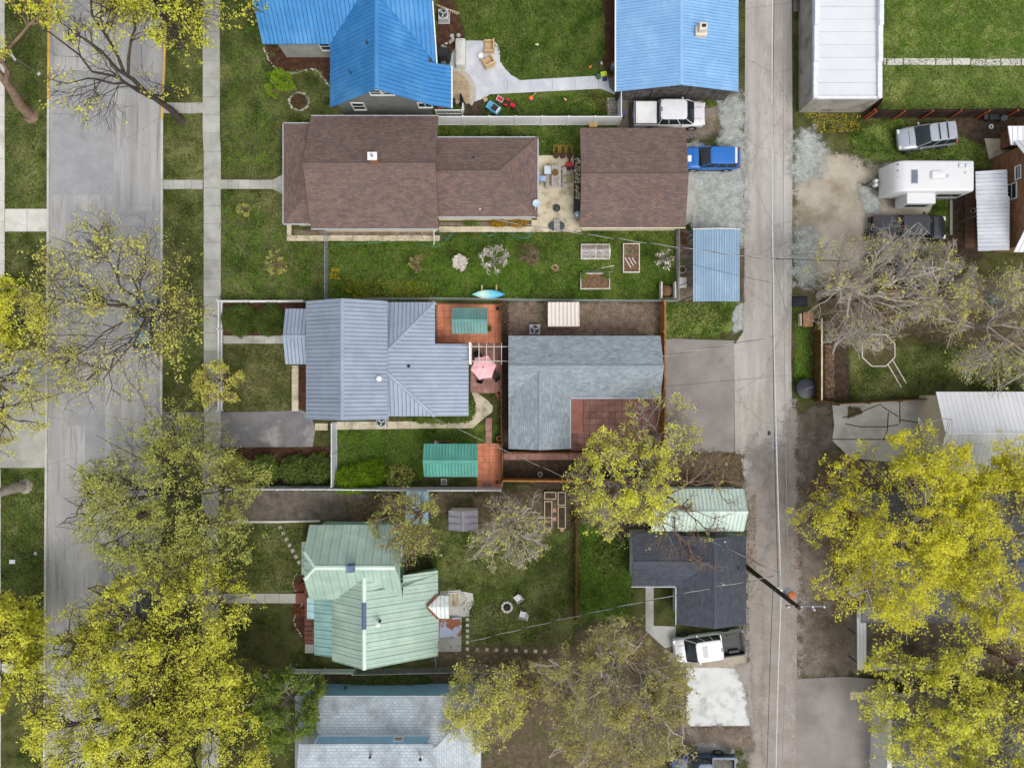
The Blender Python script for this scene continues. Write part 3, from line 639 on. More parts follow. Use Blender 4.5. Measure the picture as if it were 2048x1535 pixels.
def gable(parent, L_, R_, T, B, he, hr, axis, roof, wallm, ov=.35, ridge=None, capm=None, th=.07, rake=None):
    p0, p1 = W(L_, T, he), W(R_, B, he); x0, x1, y1, y0 = p0.x, p1.x, p0.y, p1.y; rake = ov if rake is None else rake
    kind, rm = roof[0], roof[1]
    rf = MB()
    if axis == 'x':
        ym = (y0+y1)/2 if ridge is None else W(0, ridge, hr).y
        pl = [[(x0,y1,he),(x1,y1,he),(x1,ym,hr),(x0,ym,hr)], [(x0,y0,he),(x1,y0,he),(x1,ym,hr),(x0,ym,hr)]]; A, Bq = (x0,ym,hr), (x1,ym,hr)
        X0, X1 = x0+rake, x1-rake; a0, a1 = y0+ov, y1-ov; sl0, sl1 = (hr-he)/(ym-y0), (hr-he)/(y1-ym); z0, z1, zm = he+ov*sl0-.1, he+ov*sl1-.1, hr-.1
        v = []
        for X in (X0, X1): v += [(X,a0,0),(X,a1,0),(X,a1,z1),(X,ym,zm),(X,a0,z0)]
    else:
        xm = (x0+x1)/2 if ridge is None else W(ridge, 0, hr).x
        pl = [[(x0,y0,he),(x0,y1,he),(xm,y1,hr),(xm,y0,hr)], [(x1,y0,he),(x1,y1,he),(xm,y1,hr),(xm,y0,hr)]]; A, Bq = (xm,y0,hr), (xm,y1,hr)
        Y0, Y1 = y0+rake, y1-rake; a0, a1 = x0+ov, x1-ov; sl0, sl1 = (hr-he)/(xm-x0), (hr-he)/(x1-xm); z0, z1, zm = he+ov*sl0-.1, he+ov*sl1-.1, hr-.1
        v = []
        for Y in (Y0, Y1): v += [(a0,Y,0),(a1,Y,0),(a1,Y,z1),(xm,Y,zm),(a0,Y,z0)]
    b = MB(); f = [(0,1,2,3,4),(9,8,7,6,5)] + [(i,5+i,5+(i+1)%5,(i+1)%5) for i in range(5)]
    if axis == 'y': f = [tuple(reversed(q)) for q in f]
    b.add(v, f); wall = b.build('wall', wallm, parent, True) if wallm else None
    ro = bpy.data.objects.new('roof', None); col.objects.link(ro); ro.parent = parent; ro.matrix_parent_inverse = WMAT[parent.name].inverted(); WMAT[ro.name] = Matrix.Identity(4)
    for q in pl:
        if kind == 'rib': ribbed(ro, q, 'y' if axis == 'x' else 'x', roof[2], rm, th)
        else: shroof(ro, q, rm, th)
    capline(ro, A, Bq, capm or CAPM.get(rm.name, rm), .17 if kind == 'rib' else .15, .03)
    return dict(x0=x0, x1=x1, y0=y0, y1=y1, wall=wall, roof=ro, he=he, hr=hr, A=A, B=Bq, a0=a0, a1=a1, inx=(x0+rake, x1-rake), iny=(y0+rake, y1-rake))
def roofnode(parent):
    ro = bpy.data.objects.new('roof', None); col.objects.link(ro); ro.parent = parent; ro.matrix_parent_inverse = WMAT[parent.name].inverted(); WMAT[ro.name] = Matrix.Identity(4); return ro
def pipe_vent(parent, px, py, h, z0, r=.06, hh=.35, m=None, capm=None):
    p = W(px, py, h); b = MB(); b.cyl((p.x,p.y,z0), (p.x,p.y,z0+hh), r, n=10); b.cyl((p.x,p.y,z0-.02), (p.x,p.y,z0+.05), r*2.1, r*1.2, n=10); v = b.build('vent_pipe', m or steel, parent, True)
    if capm: b = MB(); b.lathe([(r*1.7,0),(r*1.7,.05),(.02,.12)], 10, (p.x,p.y,z0+hh)); b.build('vent_cap', capm, v, True)
    return v
def base(px, py): p = W(px, py); return (p.x, p.y, 0)

CAPM = {}
# metals and shingles
bluemetal = M('blue_metal_roof', C(68,138,196), C(58,126,184), .7, 14, .07, .42, .45, .15, bump=.06, objvar=.04, c3=C(88,152,204), s3=.45)
skymetal = M('sky_blue_metal_roof', C(140,184,224), C(130,175,216), .7, 14, .05, .42, .45, .15, bump=.06, objvar=.03, c3=C(156,196,230), s3=.45)
greymetal = M('slate_blue_metal_roof', C(150,162,179), C(139,151,168), .7, 14, .06, .42, .45, .15, bump=.06, objvar=.035, c3=C(160,170,184), s3=.45)
mintmetal = M('mint_metal_roof', C(166,188,174), C(150,173,160), .7, 10, .09, .5, .4, .1, bump=.08, objvar=.05, c3=C(178,198,180), s3=.5)
tealroof = M('teal_metal_roof', C(104,152,146), C(90,136,131), .8, 14, .08, .45, .4, .1, bump=.06, objvar=.05)
palemint = M('pale_mint_metal', C(212,228,218), C(200,219,206), .5, 10, .08, .45, .4, .1, bump=.06, objvar=.04)
carportm = M('blue_grey_metal', C(150,176,198), C(136,164,188), .6, 14, .06, .45, .4, .15, bump=.06, objvar=.05, c3=C(164,186,204), s3=.45)
brownsh = shingle('brown_shingle', C(126,104,95), C(104,90,87), C(84,71,68), .36, .15, .28)
greysh = shingle('grey_shingle', C(156,165,171), C(134,143,150), C(106,113,120), .36, .16, .24)
darksh = shingle('charcoal_shingle', C(84,87,96), C(72,75,83), C(54,56,62), .36, .16, .25)
palesh = shingle('pale_shingle', C(198,206,212), C(184,193,200), C(128,136,142), .36, .2, .16, C(150,156,160))
for nm_, c_ in (('brown_shingle',(114,96,90)),('grey_shingle',(146,154,161)),('charcoal_shingle',(84,88,97)),('pale_shingle',(196,204,210))): CAPM[nm_] = M(nm_+'_cap', C(*c_), C(*[x*.9 for x in c_]), 3, 20, .15, .92, .15)
cream = M('cream_siding', C(226,214,188), C(212,200,174), 1, 18, .06, .7, .3)
greywall = M('grey_stucco', C(126,130,126), C(112,116,112), 1.5, 30, .12, .9, .15)
palewall = M('pale_grey_stucco', C(170,172,164), C(150,152,144), 1.2, 26, .12, .9, .15)
mintwall = M('mint_siding', C(150,186,160), C(136,172,148), 1.5, 18, .06, .7, .3)
bluewall = M('blue_siding', C(156,198,226), C(144,186,214), 1, 18, .06, .7, .3)
slatewall = M('slate_siding', C(130,140,156), C(116,126,142), 1, 18, .06, .7, .3)
whitewall = M('white_siding', C(222,222,218), C(205,205,200), 1, 18, .06, .7, .3)
# ---------------- blue house at the top
h = thing('house', 'grey stucco house with steep bright blue metal roof and gable facing the brown house', 'house', base(755,190))
ro = roofnode(h)
he, hr = 3.0, 6.4
yS = W(0,215,he).y; xw, xe, xr = W(660,0,he).x, W(857,0,3.15).x, W(752,0,hr).x; yN = W(0,-120,3).y
ribbed(ro, [(xw,yS,he),(xr,yS,hr),(xr,yN,hr),(xw,yN,he)], 'x', .32, bluemetal, .08)
zb = 3.6; xb = W(857,0,zb).x; xo = W(903,0,2.9).x
ribbed(ro, [(xb,yS,zb),(xr,yS,hr),(xr,yN,hr),(xb,yN,zb)], 'x', .32, bluemetal, .08)
ribbed(ro, [(xb,yS,zb-.02),(xo,yS,2.9),(xo,W(0,132,2.9).y,2.9),(xb,W(0,124,zb).y,zb-.02)], 'x', .32, bluemetal, .08, name='porch_roof_panel')
capline(ro, (xr,yS,hr), (xr,yN,hr), bluemetal, .2, .04)
# main block: south-falling planes with valleys against the cross gable
yw = W(0,88,3.0).y; zv = lambda x: he + (x-xw)/(xr-xw)*(hr-he)
slope = .95; ztop = hr+.2; ytop = yw + (ztop-3.0)/slope
xW0 = W(525,0,3.0).x
ribbed(ro, [(xW0,yw,3.0),(xw,yw,3.0),(xr,yw+(hr-3.0)/slope,hr),(xr,ytop,ztop),(xW0,ytop,ztop)], 'y', .32, bluemetal, .08)
ye = W(0,137,2.9).y; xE1 = W(874,0,2.9).x; kx = (hr-zb)/(xb-xr)
ztE = hr+.1; yhit = ye + (zb-2.9)/slope
ribbed(ro, [(xE1,ye,2.9),(xE1,ye+(ztE-2.9)/slope,ztE),(xr,ye+(ztE-2.9)/slope,ztE),(xb,yhit,zb)], 'y', .32, bluemetal, .08)
capline(ro, (xW0,ytop,ztop), (xE1,ytop,ztop), bluemetal, .2, .04)
bar(ro, (xo+.03,yS,2.86), (xo+.03,W(0,132,2.9).y,2.86), .1, .12, whitev, 'gutter'); bar(ro, (xE1+.03,ye,2.9), (xE1+.03,ye+3.4,6.1), .08, .14, whitev, 'barge_board')
b = MB(); gy = yS+.45
b.prism([(xw+.4,gy),(xe-.1,gy),(xe-.1,yN),(xw+.4,yN)], 0, he+.15)
b.add([(xw+.4,gy,he+.15),(xe-.1,gy,he+.6),(xr,gy,hr-.15),(xw+.4,gy+.2,he+.15),(xe-.1,gy+.2,he+.6),(xr,gy+.2,hr-.15),(xe-.1,gy,he+.15),(xe-.1,gy+.2,he+.15)], [(0,6,1,2),(3,5,4,7),(0,2,5,3),(2,1,4,5),(1,6,7,4)])
b.build('wall', greywall, h, True)
b = MB(); wy = yw+.35
b.prism([(xW0+.9,wy),(xw+.5,wy),(xw+.5,yN),(xW0+.9,yN)], 0, 3.1); b.build('wall', palewall, h, True)
for q, wd, lt in (((750,189),.7,2),((775,189),.7,2)):
    window(h, (W(q[0],q[1],4.9).x, gy, 4.75), 'x', .75, .85, -1, lights=2)
window(h, (W(717,214,2.2).x, gy, 2.1), 'x', .85, 1.25, -1); window(h, (W(850,212,2.4).x, gy, 2.35), 'x', .95, .8, -1, lights=3)
window(h, (W(650,97,2.0).x, wy, 1.9), 'x', .7, 1.2, -1)
pipe_vent(ro, 736, 90, 5.6, zv(W(736,0,5.6).x)-.05, .05, .3, darksteel, black)
v = pipe_vent(ro, 703, 150, 4.4, zv(W(703,0,4.4).x)-.1, .045, .8, darksteel)
# ---------------- brown shingle house
h = thing('house', 'long cream house with brown shingle roof, white gutters and brick chimney', 'house', base(760,345))
d = gable(h, 622, 877, 232, 457, 3.0, 5.15, 'x', ('sh', brownsh), cream, .4)
ro = d['roof']
gutter(ro, (d['x0'],d['y0']-.03,2.93), (d['x1'],d['y0']-.03,2.93)); gutter(ro, (d['x0'],d['y1']+.03,2.93), (d['x1'],d['y1']+.03,2.93))
# chimney
p = W(748,318,5.4); b = MB(); b.box(p.x-.28,p.y-.22,4.6,p.x+.28,p.y+.22,6.0); ch = b.build('chimney', brickm, ro, True)
b = MB(); b.box(p.x-.34,p.y-.28,6.0,p.x+.34,p.y+.28,6.1); b.build('chimney_cap', white, ch, True); b = MB(); b.cyl((p.x,p.y,6.1),(p.x,p.y,6.3),.1,n=10); b.build('flue', steel, ch, True)
# west porch roof (hip)
hp, hq = 2.6, 3.3; a = [W(567,247,hp), W(567,447,hp)]; x2 = W(640,0,hq).x; q0, q1 = W(612,290,hq), W(612,400,hq)
A0, A1 = Vector(a[0]), Vector(a[1]); E0 = Vector((x2, A0.y, hp)); E1 = Vector((x2, A1.y, hp)); xi = A0.x+1.6
I0 = Vector((xi, A0.y-1.6, hq)); I1 = Vector((xi, A1.y+1.6, hq)); J0 = Vector((x2, I0.y, hq)); J1 = Vector((x2, I1.y, hq))
shroof(ro, [A0,A1,I1,I0], brownsh); shroof(ro, [A0,I0,J0,E0], brownsh); shroof(ro, [A1,E1,J1,I1], brownsh); shroof(ro, [I0,I1,J1,J0], brownsh)
gutter(ro, A0+Vector((-.04,0,-.07)), A1+Vector((-.04,0,-.07))); gutter(ro, A1+Vector((0,-.04,-.07)), E1+Vector((0,-.04,-.07))); gutter(ro, A0+Vector((0,.04,-.07)), E0+Vector((0,.04,-.07)))
b = MB(); b.prism([(A0.x+.5,A0.y-.4),(x2,A0.y-.4),(x2,A1.y+.4),(A0.x+.5,A1.y+.4)], 0, 2.62); b.build('wall', cream, h, True)
# east wing (hip)
hw_, hx = 2.6, 4.1; n0, n1, s0, s1 = W(872,275,hw_), W(1075,275,hw_), W(872,433,hw_), W(1075,433,hw_)
rd0, rd1 = Vector((n0.x,(n0.y+s0.y)/2,hx)), Vector((n1.x-2.9,(n0.y+s0.y)/2,hx))
shroof(ro, [n0,n1,rd1,rd0], brownsh); shroof(ro, [s0,rd0,rd1,s1], brownsh); shroof(ro, [n1,s1,rd1], brownsh)
capline(ro, rd0, rd1, CAPM['brown_shingle'], .15, .03); capline(ro, rd1, n1, CAPM['brown_shingle'], .13, .03, 'hip_cap'); capline(ro, rd1, s1, CAPM['brown_shingle'], .13, .03, 'hip_cap')
gutter(ro, n0+Vector((0,.04,-.07)), n1+Vector((0,.04,-.07))); gutter(ro, n1+Vector((.04,0,-.07)), s1+Vector((.04,0,-.07))); gutter(ro, s0+Vector((0,-.04,-.07)), s1+Vector((0,-.04,-.07)))
b = MB(); b.prism([(n0.x,n0.y-.4),(n1.x-.4,n0.y-.4),(n1.x-.4,s0.y+.3),(n0.x,s0.y+.3)], 0, 2.65); b.build('wall', cream, h, True)
pipe_vent(ro, 947, 315, 3.6, 3.3, .05, .3, steel, black); pipe_vent(ro, 960, 418, 3.0, 2.75, .05, .3, whitev)
p = W(1073,407,3.0); b = MB(); b.lathe([(.02,0),(.18,.03),(.3,.1),(.3,.12),(.16,.05),(.02,.03)], 14, (p.x,p.y,2.95)); ds = b.build('satellite_dish', plain('dish_grey',190,205,220), ro, True); bar(ds, (p.x,p.y,2.98), (p.x-.1,p.y-.45,2.75), .04, .04, steel, 'dish_arm')
b = MB(); q = W(868,489,.35); b.cyl((W(868,458,2.8).x, d['y0']-.05, 2.85),(q.x,q.y,.35),.05,n=8); b.build('downspout', white, h, True)
# brown garage
h = thing('garage', 'detached cream garage with brown shingle roof beside the blue car', 'garage', base(1265,350))
d = gable(h, 1160, 1371, 256, 455, 2.5, 3.5, 'x', ('sh', brownsh), cream, .3); bar(d['roof'], (d['x0'],d['y0']-.02,2.44),(d['x1'],d['y0']-.02,2.44),.05,.14,cream,'fascia')
b = MB(); b.box(d['x1']-.31, W(0,345,0).y-2.2, 0, d['x1']-.25, W(0,345,0).y+2.4, 2.1); gd = b.build('garage_door', whitev, h, True)
# ---------------- sky-blue garage
h = thing('garage', 'dark board garage with pale sky blue metal roof and masonry chimney', 'garage', base(1355,85))
oldboard = M('old_grey_boards', C(104,102,98), C(72,70,68), 2, 22, .3, .9, .15, objvar=.25)
d = gable(h, 1232, 1477, -120, 183, 2.5, 3.75, 'y', ('rib', skymetal, .235), plain('dark_wall',60,58,56), .3, rake=.35)
ro = d['roof']; yy = d['y0']+.33; xm = d['A'][0]; bw = .19; x = d['a0']
bm_ = {}
while x < d['a1']-.05:
    zt = (2.5+(x-d['x0'])/(xm-d['x0'])*1.25 if x < xm else 2.5+(d['x1']-x)/(d['x1']-xm)*1.25)-.12
    b = MB(); b.box(x+.008, yy-.03, .02, x+bw-.008, yy+.0, zt); b.build('board', oldboard, h, True); x += bw
window(h, (W(1350,183,3.0).x, yy-.03, 2.75), 'x', .6, .4, -1, frame=oldboard, lights=3)
b = MB(); dx = W(1270,0,1).x
for a_, c_ in (((dx-1.3,.1),(dx-1.3,2.1)),((dx-1.3,2.1),(dx+1.2,2.1)),((dx+1.2,2.1),(dx+1.2,.1))): b.tube([(a_[0],yy-.07,a_[1]),(c_[0],yy-.07,c_[1])], .035, 6)
b.build('door_frame', darksteel, h, True)
p = W(1402,63,3.6); b = MB(); b.box(p.x-.42,p.y-.35,3.0,p.x+.42,p.y+.35,3.75); b.box(p.x-.25,p.y-.2,3.75,p.x+.3,p.y+.35,4.25); ch = b.build('chimney', M('cream_render', C(226,214,196), C(200,188,170), 3, 15, .1, .9), ro, True)
b = MB(); b.box(p.x-.1,p.y-.0,4.25,p.x+.2,p.y+.22,4.3); b.build('flue', black, ch, True); bar(ro, (d['x0']-.04,d['y0'],2.46),(d['x0']-.04,d['y1'],2.46),.1,.1,whitev,'gutter')
# ---------------- slate blue metal house
h = thing('house', 'house with slate blue standing seam metal roof behind the white picket fence', 'house', base(770,720))
d = gable(h, 612, 775, 602, 838, 3.6, 5.2, 'y', ('rib', greymetal, .3), slatewall, .35)
ro = d['roof']
d2 = gable(h, 571, 630, 617, 728, 2.5, 3.15, 'x', ('rib', greymetal, .3), None, .2)
for q in ((574,625),(574,720)): p = W(*q, 0); b = MB(); b.box(d2['x0']+.15, (d2['y1']-.3 if q[1] < 670 else d2['y0']+.2), 0, d2['x0']+.27, (d2['y1']-.18 if q[1] < 670 else d2['y0']+.32), 2.5); b.build('porch_post', white, h, True)
ze, za, zl_ = 2.65, 3.5, 2.1; xA = W(770,0,za).x; c0, c1 = W(870,604,ze), W(870,832,ze); ap0, ap1 = Vector((xA, W(0,705,za).y, za)), Vector((xA, W(0,741,za).y, za)); e0 = Vector((xA, c0.y, ze)); e1 = Vector((xA, c1.y, ze))
xL = W(937,0,zl_).x; zslope = (za-ze)/(c0.x-xA); zL = ze - zslope*(xL-c0.x); yc = W(0,688,zL).y
ribbed(ro, [e0,c0,ap0], 'y', .3, greymetal, .06); ribbed(ro, [e1,ap1,c1], 'y', .3, greymetal, .06)
ribbed(ro, [ap0,c0,(c0.x,yc,ze),(xL,yc,zL),(xL,c1.y,zL),c1,ap1], 'x', .3, greymetal, .06)
capline(ro, ap0, c0, greymetal, .17, .03, 'hip_cap'); capline(ro, ap1, c1, greymetal, .17, .03, 'hip_cap')
b = MB(); b.prism([(xA,c0.y-.35),(c0.x-.35,c0.y-.35),(c0.x-.35,yc-.3),(xL-.35,yc-.3),(xL-.35,c1.y+.35),(xA,c1.y+.35)], 0, [2.6,2.6,2.6,zL,zL,2.6]); b.build('wall', slatewall, h, True)
pipe_vent(ro, 758, 757, 4.2, 3.75, .12, .45, whitev, whitev); pipe_vent(ro, 818, 732, 3.1, 2.95, .07, .3, steel, black)
# ---------------- grey shingle L house
h = thing('house', 'L-shaped house with pale grey shingle roof beside the red paver courtyard', 'house', base(1150,760))
redwall = plain('dusty_red_wall', 150, 96, 86)
d = gable(h, 1017, 1321, 671, 795, 2.5, 3.75, 'x', ('sh', greysh), redwall, .35)
ro = d['roof']; ym = (d['y0']+d['y1'])/2; l0, l1, lb = W(1017,0,2.5).x, W(1140,0,2.5).x, W(0,897,2.5).y; lm = (l0+l1)/2; lh = 3.6; yv = ym - (3.75-lh)/(1.25)*(ym-d['y0'])
shroof(ro, [(l0,lb,2.5),(l0,d['y0'],2.5),(lm,yv,lh),(lm,lb,lh)], greysh); shroof(ro, [(l1,lb,2.5),(lm,lb,lh),(lm,yv,lh),(l1,d['y0'],2.5)], greysh)
capline(ro, (lm,yv,lh), (lm,lb,lh), CAPM['grey_shingle'], .14, .03)
b = MB(); b.prism([(l0+.35,lb+.3),(l1-.35,lb+.3),(l1-.35,d['y0']+.5),(l0+.35,d['y0']+.5)], 0, 2.6); b.add([(l0+.35,lb+.3,2.6),(l1-.35,lb+.3,2.6),(lm,lb+.3,lh-.12),(l0+.35,lb+.5,2.6),(l1-.35,lb+.5,2.6),(lm,lb+.5,lh-.12)],[(0,1,2),(5,4,3),(0,2,5,3),(1,4,5,2)]); b.build('wall', redwall, h, True)
gutter(ro, (l1+.03,d['y0']-.04,2.44), (d['x1'],d['y0']-.04,2.44)); gutter(ro, (l1+.04,lb,2.44), (l1+.04,d['y0'],2.44))
pipe_vent(ro, 1102, 713, 3.3, 3.15, .06, .25, whitev, steel)
p = W(1322,713,3.6); b = MB(); b.cyl((p.x,p.y,2.6),(p.x,p.y,4.0),.04,n=8); b.cyl((p.x,p.y,4.0),(p.x,p.y,4.12),.08,.04,n=8); b.build('service_mast', steel, ro, True)
p0, p1 = W(1141,797), W(1165,866); deckred = M('red_deck_paint', C(200,142,128), C(184,126,114), 1.5, 20, .08, .7, .3)
b = MB(); b.box(p0.x,p1.y,0,p1.x,p0.y,.22); b.box(p0.x+.02,p1.y+.3,.22,p1.x-.22,p0.y,.4); b.build('step', deckred, h, True)
# ---------------- mint metal house
h = thing('house', 'mint green house with ribbed mint metal hip and gable roofs', 'house', base(735,1180))
ro = roofnode(h)
he, hr = 3.2, 5.4
NW, NE, SW, SE = W(619,1049,he), W(806,1049,he), W(619,1198,he), W(808,1198,he)
NW.x = SW.x; SE.x = NE.x
yr = W(0,1135,hr).y; xh = W(630,0,hr).x; xq = W(790,0,hr).x
# half-hips at both ends
zk = 4.6; fk = (zk-he)/(hr-he); yk1 = NW.y+(yr-NW.y)*fk; yk0 = SW.y+(yr-SW.y)*fk
K = lambda x, y, z: Vector((x,y,z))
ribbed(ro, [NW,NE,K(NE.x,yk1,zk),K(xq,yr,hr),K(xh,yr,hr),K(NW.x,yk1,zk)], 'y', .62, mintmetal, .08, minor=1)
ribbed(ro, [SW,K(SW.x,yk0,zk),K(xh,yr,hr),K(xq,yr,hr),K(SE.x,yk0,zk),SE], 'y', .62, mintmetal, .08, minor=1)
ribbed(ro, [K(NW.x,yk1,zk),K(xh,yr,hr),K(NW.x,yk0,zk)], 'x', .62, mintmetal, .08); ribbed(ro, [K(NE.x,yk1,zk),K(NE.x,yk0,zk),K(xq,yr,hr)], 'x', .62, mintmetal, .08)
capline(ro, (xh,yr,hr), (xq,yr,hr), palemint, .16, .03)
for e_ in ((NW.x,yk1),(NW.x,yk0)): capline(ro, (xh,yr,hr), (e_[0],e_[1],zk), palemint, .12, .03, 'hip_cap')
b = MB(); b.prism([(NW.x+.4,NW.y-.35),(NE.x-.35,NW.y-.35),(NE.x-.35,SW.y+.3),(NW.x+.4,SW.y+.3)], 0, 3.45)
b.add([(NE.x-.35,NW.y-.35,3.4),(NE.x-.35,SW.y+.3,3.4),(NE.x-.35,yk0,zk-.15),(NE.x-.35,yk1,zk-.15),(NW.x+.4,NW.y-.35,3.4),(NW.x+.4,SW.y+.3,3.4),(NW.x+.4,yk0,zk-.15),(NW.x+.4,yk1,zk-.15)],[(3,2,1,0),(4,5,6,7),(0,4,7,3),(1,2,6,5),(2,3,7,6)]); b.build('wall', mintwall, h, True)
window(h, (W(695,1046,2.4).x, NW.y-.35, 2.3), 'x', .8, 1.0, 1); window(h, (W(762,1046,2.4).x, NW.y-.35, 2.3), 'x', .8, 1.0, 1)
window(h, (NE.x-.35, W(0,1104,2.4).y, 2.5), 'y', .8, 1.1, 1)
# south gable
gr, gl, gz = 4.7, 3.0, 2.0; xg = W(728,0,gr).x; yB = W(0,1339,gr).y; xl = W(664,0,gl).x; xR = W(876,0,gz).x; yt = W(0,1196,gl).y
yV = W(0,1150,gr).y
ribbed(ro, [(xl,yB,gl),(xg,yB,gr),(xg,yV,gr),(xl,yt,gl)], 'x', .62, mintmetal, .08, minor=1)
yE = W(0,1140,gz).y
ribbed(ro, [(xg,yB,gr),(xR,yB,gz),(xR,yE,gz),(W(806,0,3.3).x,W(0,1150,3.3).y,gr-(W(806,0,3.3).x-xg)/(xR-xg)*(gr-gz)),(W(806,0,3.3).x,W(0,1196,3.3).y,gr-(W(806,0,3.3).x-xg)/(xR-xg)*(gr-gz)),(xg,yV,gr)], 'x', .62, mintmetal, .08, minor=1)
capline(ro, (xg,yB,gr), (xg,yV,gr), palemint, .16, .04); capline(ro, (xg,W(0,1258,gr).y,gr+.012), (xg,W(0,1204,gr).y,gr+.012), plain('slate_cap',92,108,140,.5), .17, .045, 'replacement_cap')
b = MB(); b.prism([(xl+.3,yB+.3),(xR-.35,yB+.3),(xR-.35,yE-.3),(xl+.3,yt)], 0, 2.0); b.add([(xl+.3,yB+.3,2.0),(xR-.35,yB+.3,2.0),(xg,yB+.3,gr-.15),(xl+.3,yB+.3,3.1),(xl+.3,yt,2.0),(xl+.3,yt,3.1)],[(0,1,2,3),(0,3,5,4)]); b.build('wall', mintwall, h, True)
# west porch roofs
agedmint = M('aged_mint_metal', C(140,178,172), C(124,160,156), .8, 12, .12, .5, .4, .1, bump=.08, objvar=.06)
pz0, pz1 = 2.5, 2.95; xp0, xp1 = W(628,0,pz0).x, W(666,0,pz1).x; yp0, yp1 = W(0,1309,pz0).y, W(0,1196,pz1).y
ribbed(ro, [(xp0,yp0,pz0),(xp1,yp0,pz1),(xp1,yp1,pz1),(xp0,yp1,pz0)], 'x', .62, agedmint, .06, name='porch_roof_panel', minor=1)
a_ = [W(603,1083,2.6), W(622,1083,2.9), W(622,1149,2.9), W(603,1149,2.6)]; ribbed(ro, a_, 'x', .6, mintmetal, .06, name='porch_roof_panel')
a_ = [W(614,1195,2.2), W(632,1195,2.45), W(632,1237,2.45), W(614,1237,2.2)]; ribbed(ro, a_, 'x', .6, plain('pale_aqua_metal',178,214,220,.4), .05, name='porch_roof_panel')
b = MB(); b.prism([(xp0+.5,yp0+.3),(xp1,yp0+.3),(xp1,yp1-.1),(xp0+.5,yp1-.1)], 0, 2.4); b.build('wall', mintwall, h, True)
deckw = M('red_brown_deck', C(128,88,76), C(104,70,62), 2, 20, .2, .85, .2, objvar=.12)
for i in range(14):                       # front deck boards
    y = 1160+i*9.2; q0, q1 = W(609,y,.4), W(632,y+8.4,.4); b = MB(); b.box(q0.x,q1.y,.34,q1.x,q0.y,.4); b.build('deck_board', deckw, h, True)
for i in range(5): q0, q1 = W(592+i*3.6,1185,.2), W(595+i*3.6,1207,.2); b = MB(); b.box(q0.x,q1.y,0,q1.x,q0.y,.2); b.build('step_board', deckw, h, True)
q0, q1 = W(611,1280,0), W(628,1304,0); b = MB(); b.box(q0.x,q1.y,0,q1.x,q0.y,.15); b.build('step', concrete, h, True)
# east awning roof, flue, chimney, cellar door
az = 2.35; a0, a1, am = W(898,1190,az-.15), W(898,1236,az-.15), W(898,1213,az+.35); x_in = W(856,0,az+.35).x
wm = plain('white_metal',228,234,230,.4)
ribbed(ro, [(a0.x,a0.y,a0.z),(am.x,am.y,am.z),(x_in,am.y,am.z),(W(878,0,az).x,a0.y,a0.z)], 'y', .35, wm, .04, name='awning_panel'); ribbed(ro, [(a1.x,a1.y,a1.z),(am.x,am.y,am.z),(x_in,am.y,am.z),(W(878,0,az).x,a1.y,a1.z)], 'y', .35, wm, .04, name='awning_panel')
for q in (a0, a1): bar(ro, (x_in-.06,am.y,am.z-.03), (W(878,0,az).x-.08,q.y,q.z-.0), .22, .03, rustm, 'rusty_flashing')
for q in (a0, a1): b = MB(); b.box(q.x-.25,q.y-.04 if q is a1 else q.y-.14,0,q.x-.15,q.y+.06 if q is a1 else q.y-.04,q.z); b.build('awning_post', white, h, True)
p = W(759,1243,4.4); b = MB(); b.cyl((p.x,p.y,3.6),(p.x,p.y,4.95),.1,n=12); b.cyl((p.x,p.y,3.75),(p.x,p.y,3.95),.24,.12,n=12); fl = b.build('flue_pipe', darksteel, ro, True); b = MB(); b.lathe([(.17,0),(.17,.12),(.05,.2)],12,(p.x,p.y,4.95)); b.build('flue_cap', white, fl, True)
p = W(703,1134,5.4); b = MB(); b.box(p.x-.26,p.y-.24,4.8,p.x+.26,p.y+.24,6.0); ch = b.build('chimney', M('slate_chimney', C(108,122,148), C(92,106,132), 3, 15, .1, .7), ro, True)
pipe_vent(ro, 791, 1177, 3.7, 3.4, .05, .35, darksteel)
bar(h, (W(870,1308,2.0).x,W(0,1309,2).y-.02,1.95), (W(870,1338,1).x,W(0,1338,.2).y,.2), .07, .07, steel, 'downspout')
cd = [W(880,1234,.25), W(923,1234,.25), W(923,1272,.25), W(880,1272,.25)]
b = MB(); b.slab([(cd[3].x,cd[3].y,.55),(cd[2].x,cd[2].y,.18),(cd[1].x,cd[1].y,.18),(cd[0].x,cd[0].y,.55)], .06); hatch = b.build('cellar_hatch', M('rusty_sheet', C(150,96,70), C(176,186,206), .9, 14, .15, .7, lo=.46, hi=.52), h, True)
b = MB(); b.prism([tuple(W(*q))[:2] for q in ((876,1232),(880,1232),(880,1274),(876,1274))], 0, .7); b.prism([tuple(W(*q))[:2] for q in ((880,1232.5),(922,1232.5),(922,1272.5),(880,1272.5))], 0, .1); b.build('hatch_frame', steel, h, True)
sheet('back_walk', [(878,1272),(905,1275),(923,1262),(923,1302),(876,1302)], concrete, 6)
sheet('back_walk', [(897,1183),(923,1181),(946,1186),(948,1205),(938,1222),(938,1232),(923,1232),(897,1236)], concrete_pale, 6)
for i in range(3): q0, q1 = W(899+i*8,1186,.3), W(906+i*8,1212,.3); b = MB(); b.box(q0.x,q1.y,0,q1.x,q0.y,.3-.08*i); b.build('step', concrete_tan, h, True)
for yy_ in (1183, 1187): bar(h, W(880,yy_,.9), W(921,yy_-3,.9), .05, .05, white, 'handrail')
for xx_ in (882, 899, 920): bar(h, W(xx_,1186,0), W(xx_,1185,.9), .05, .05, white, 'rail_post')
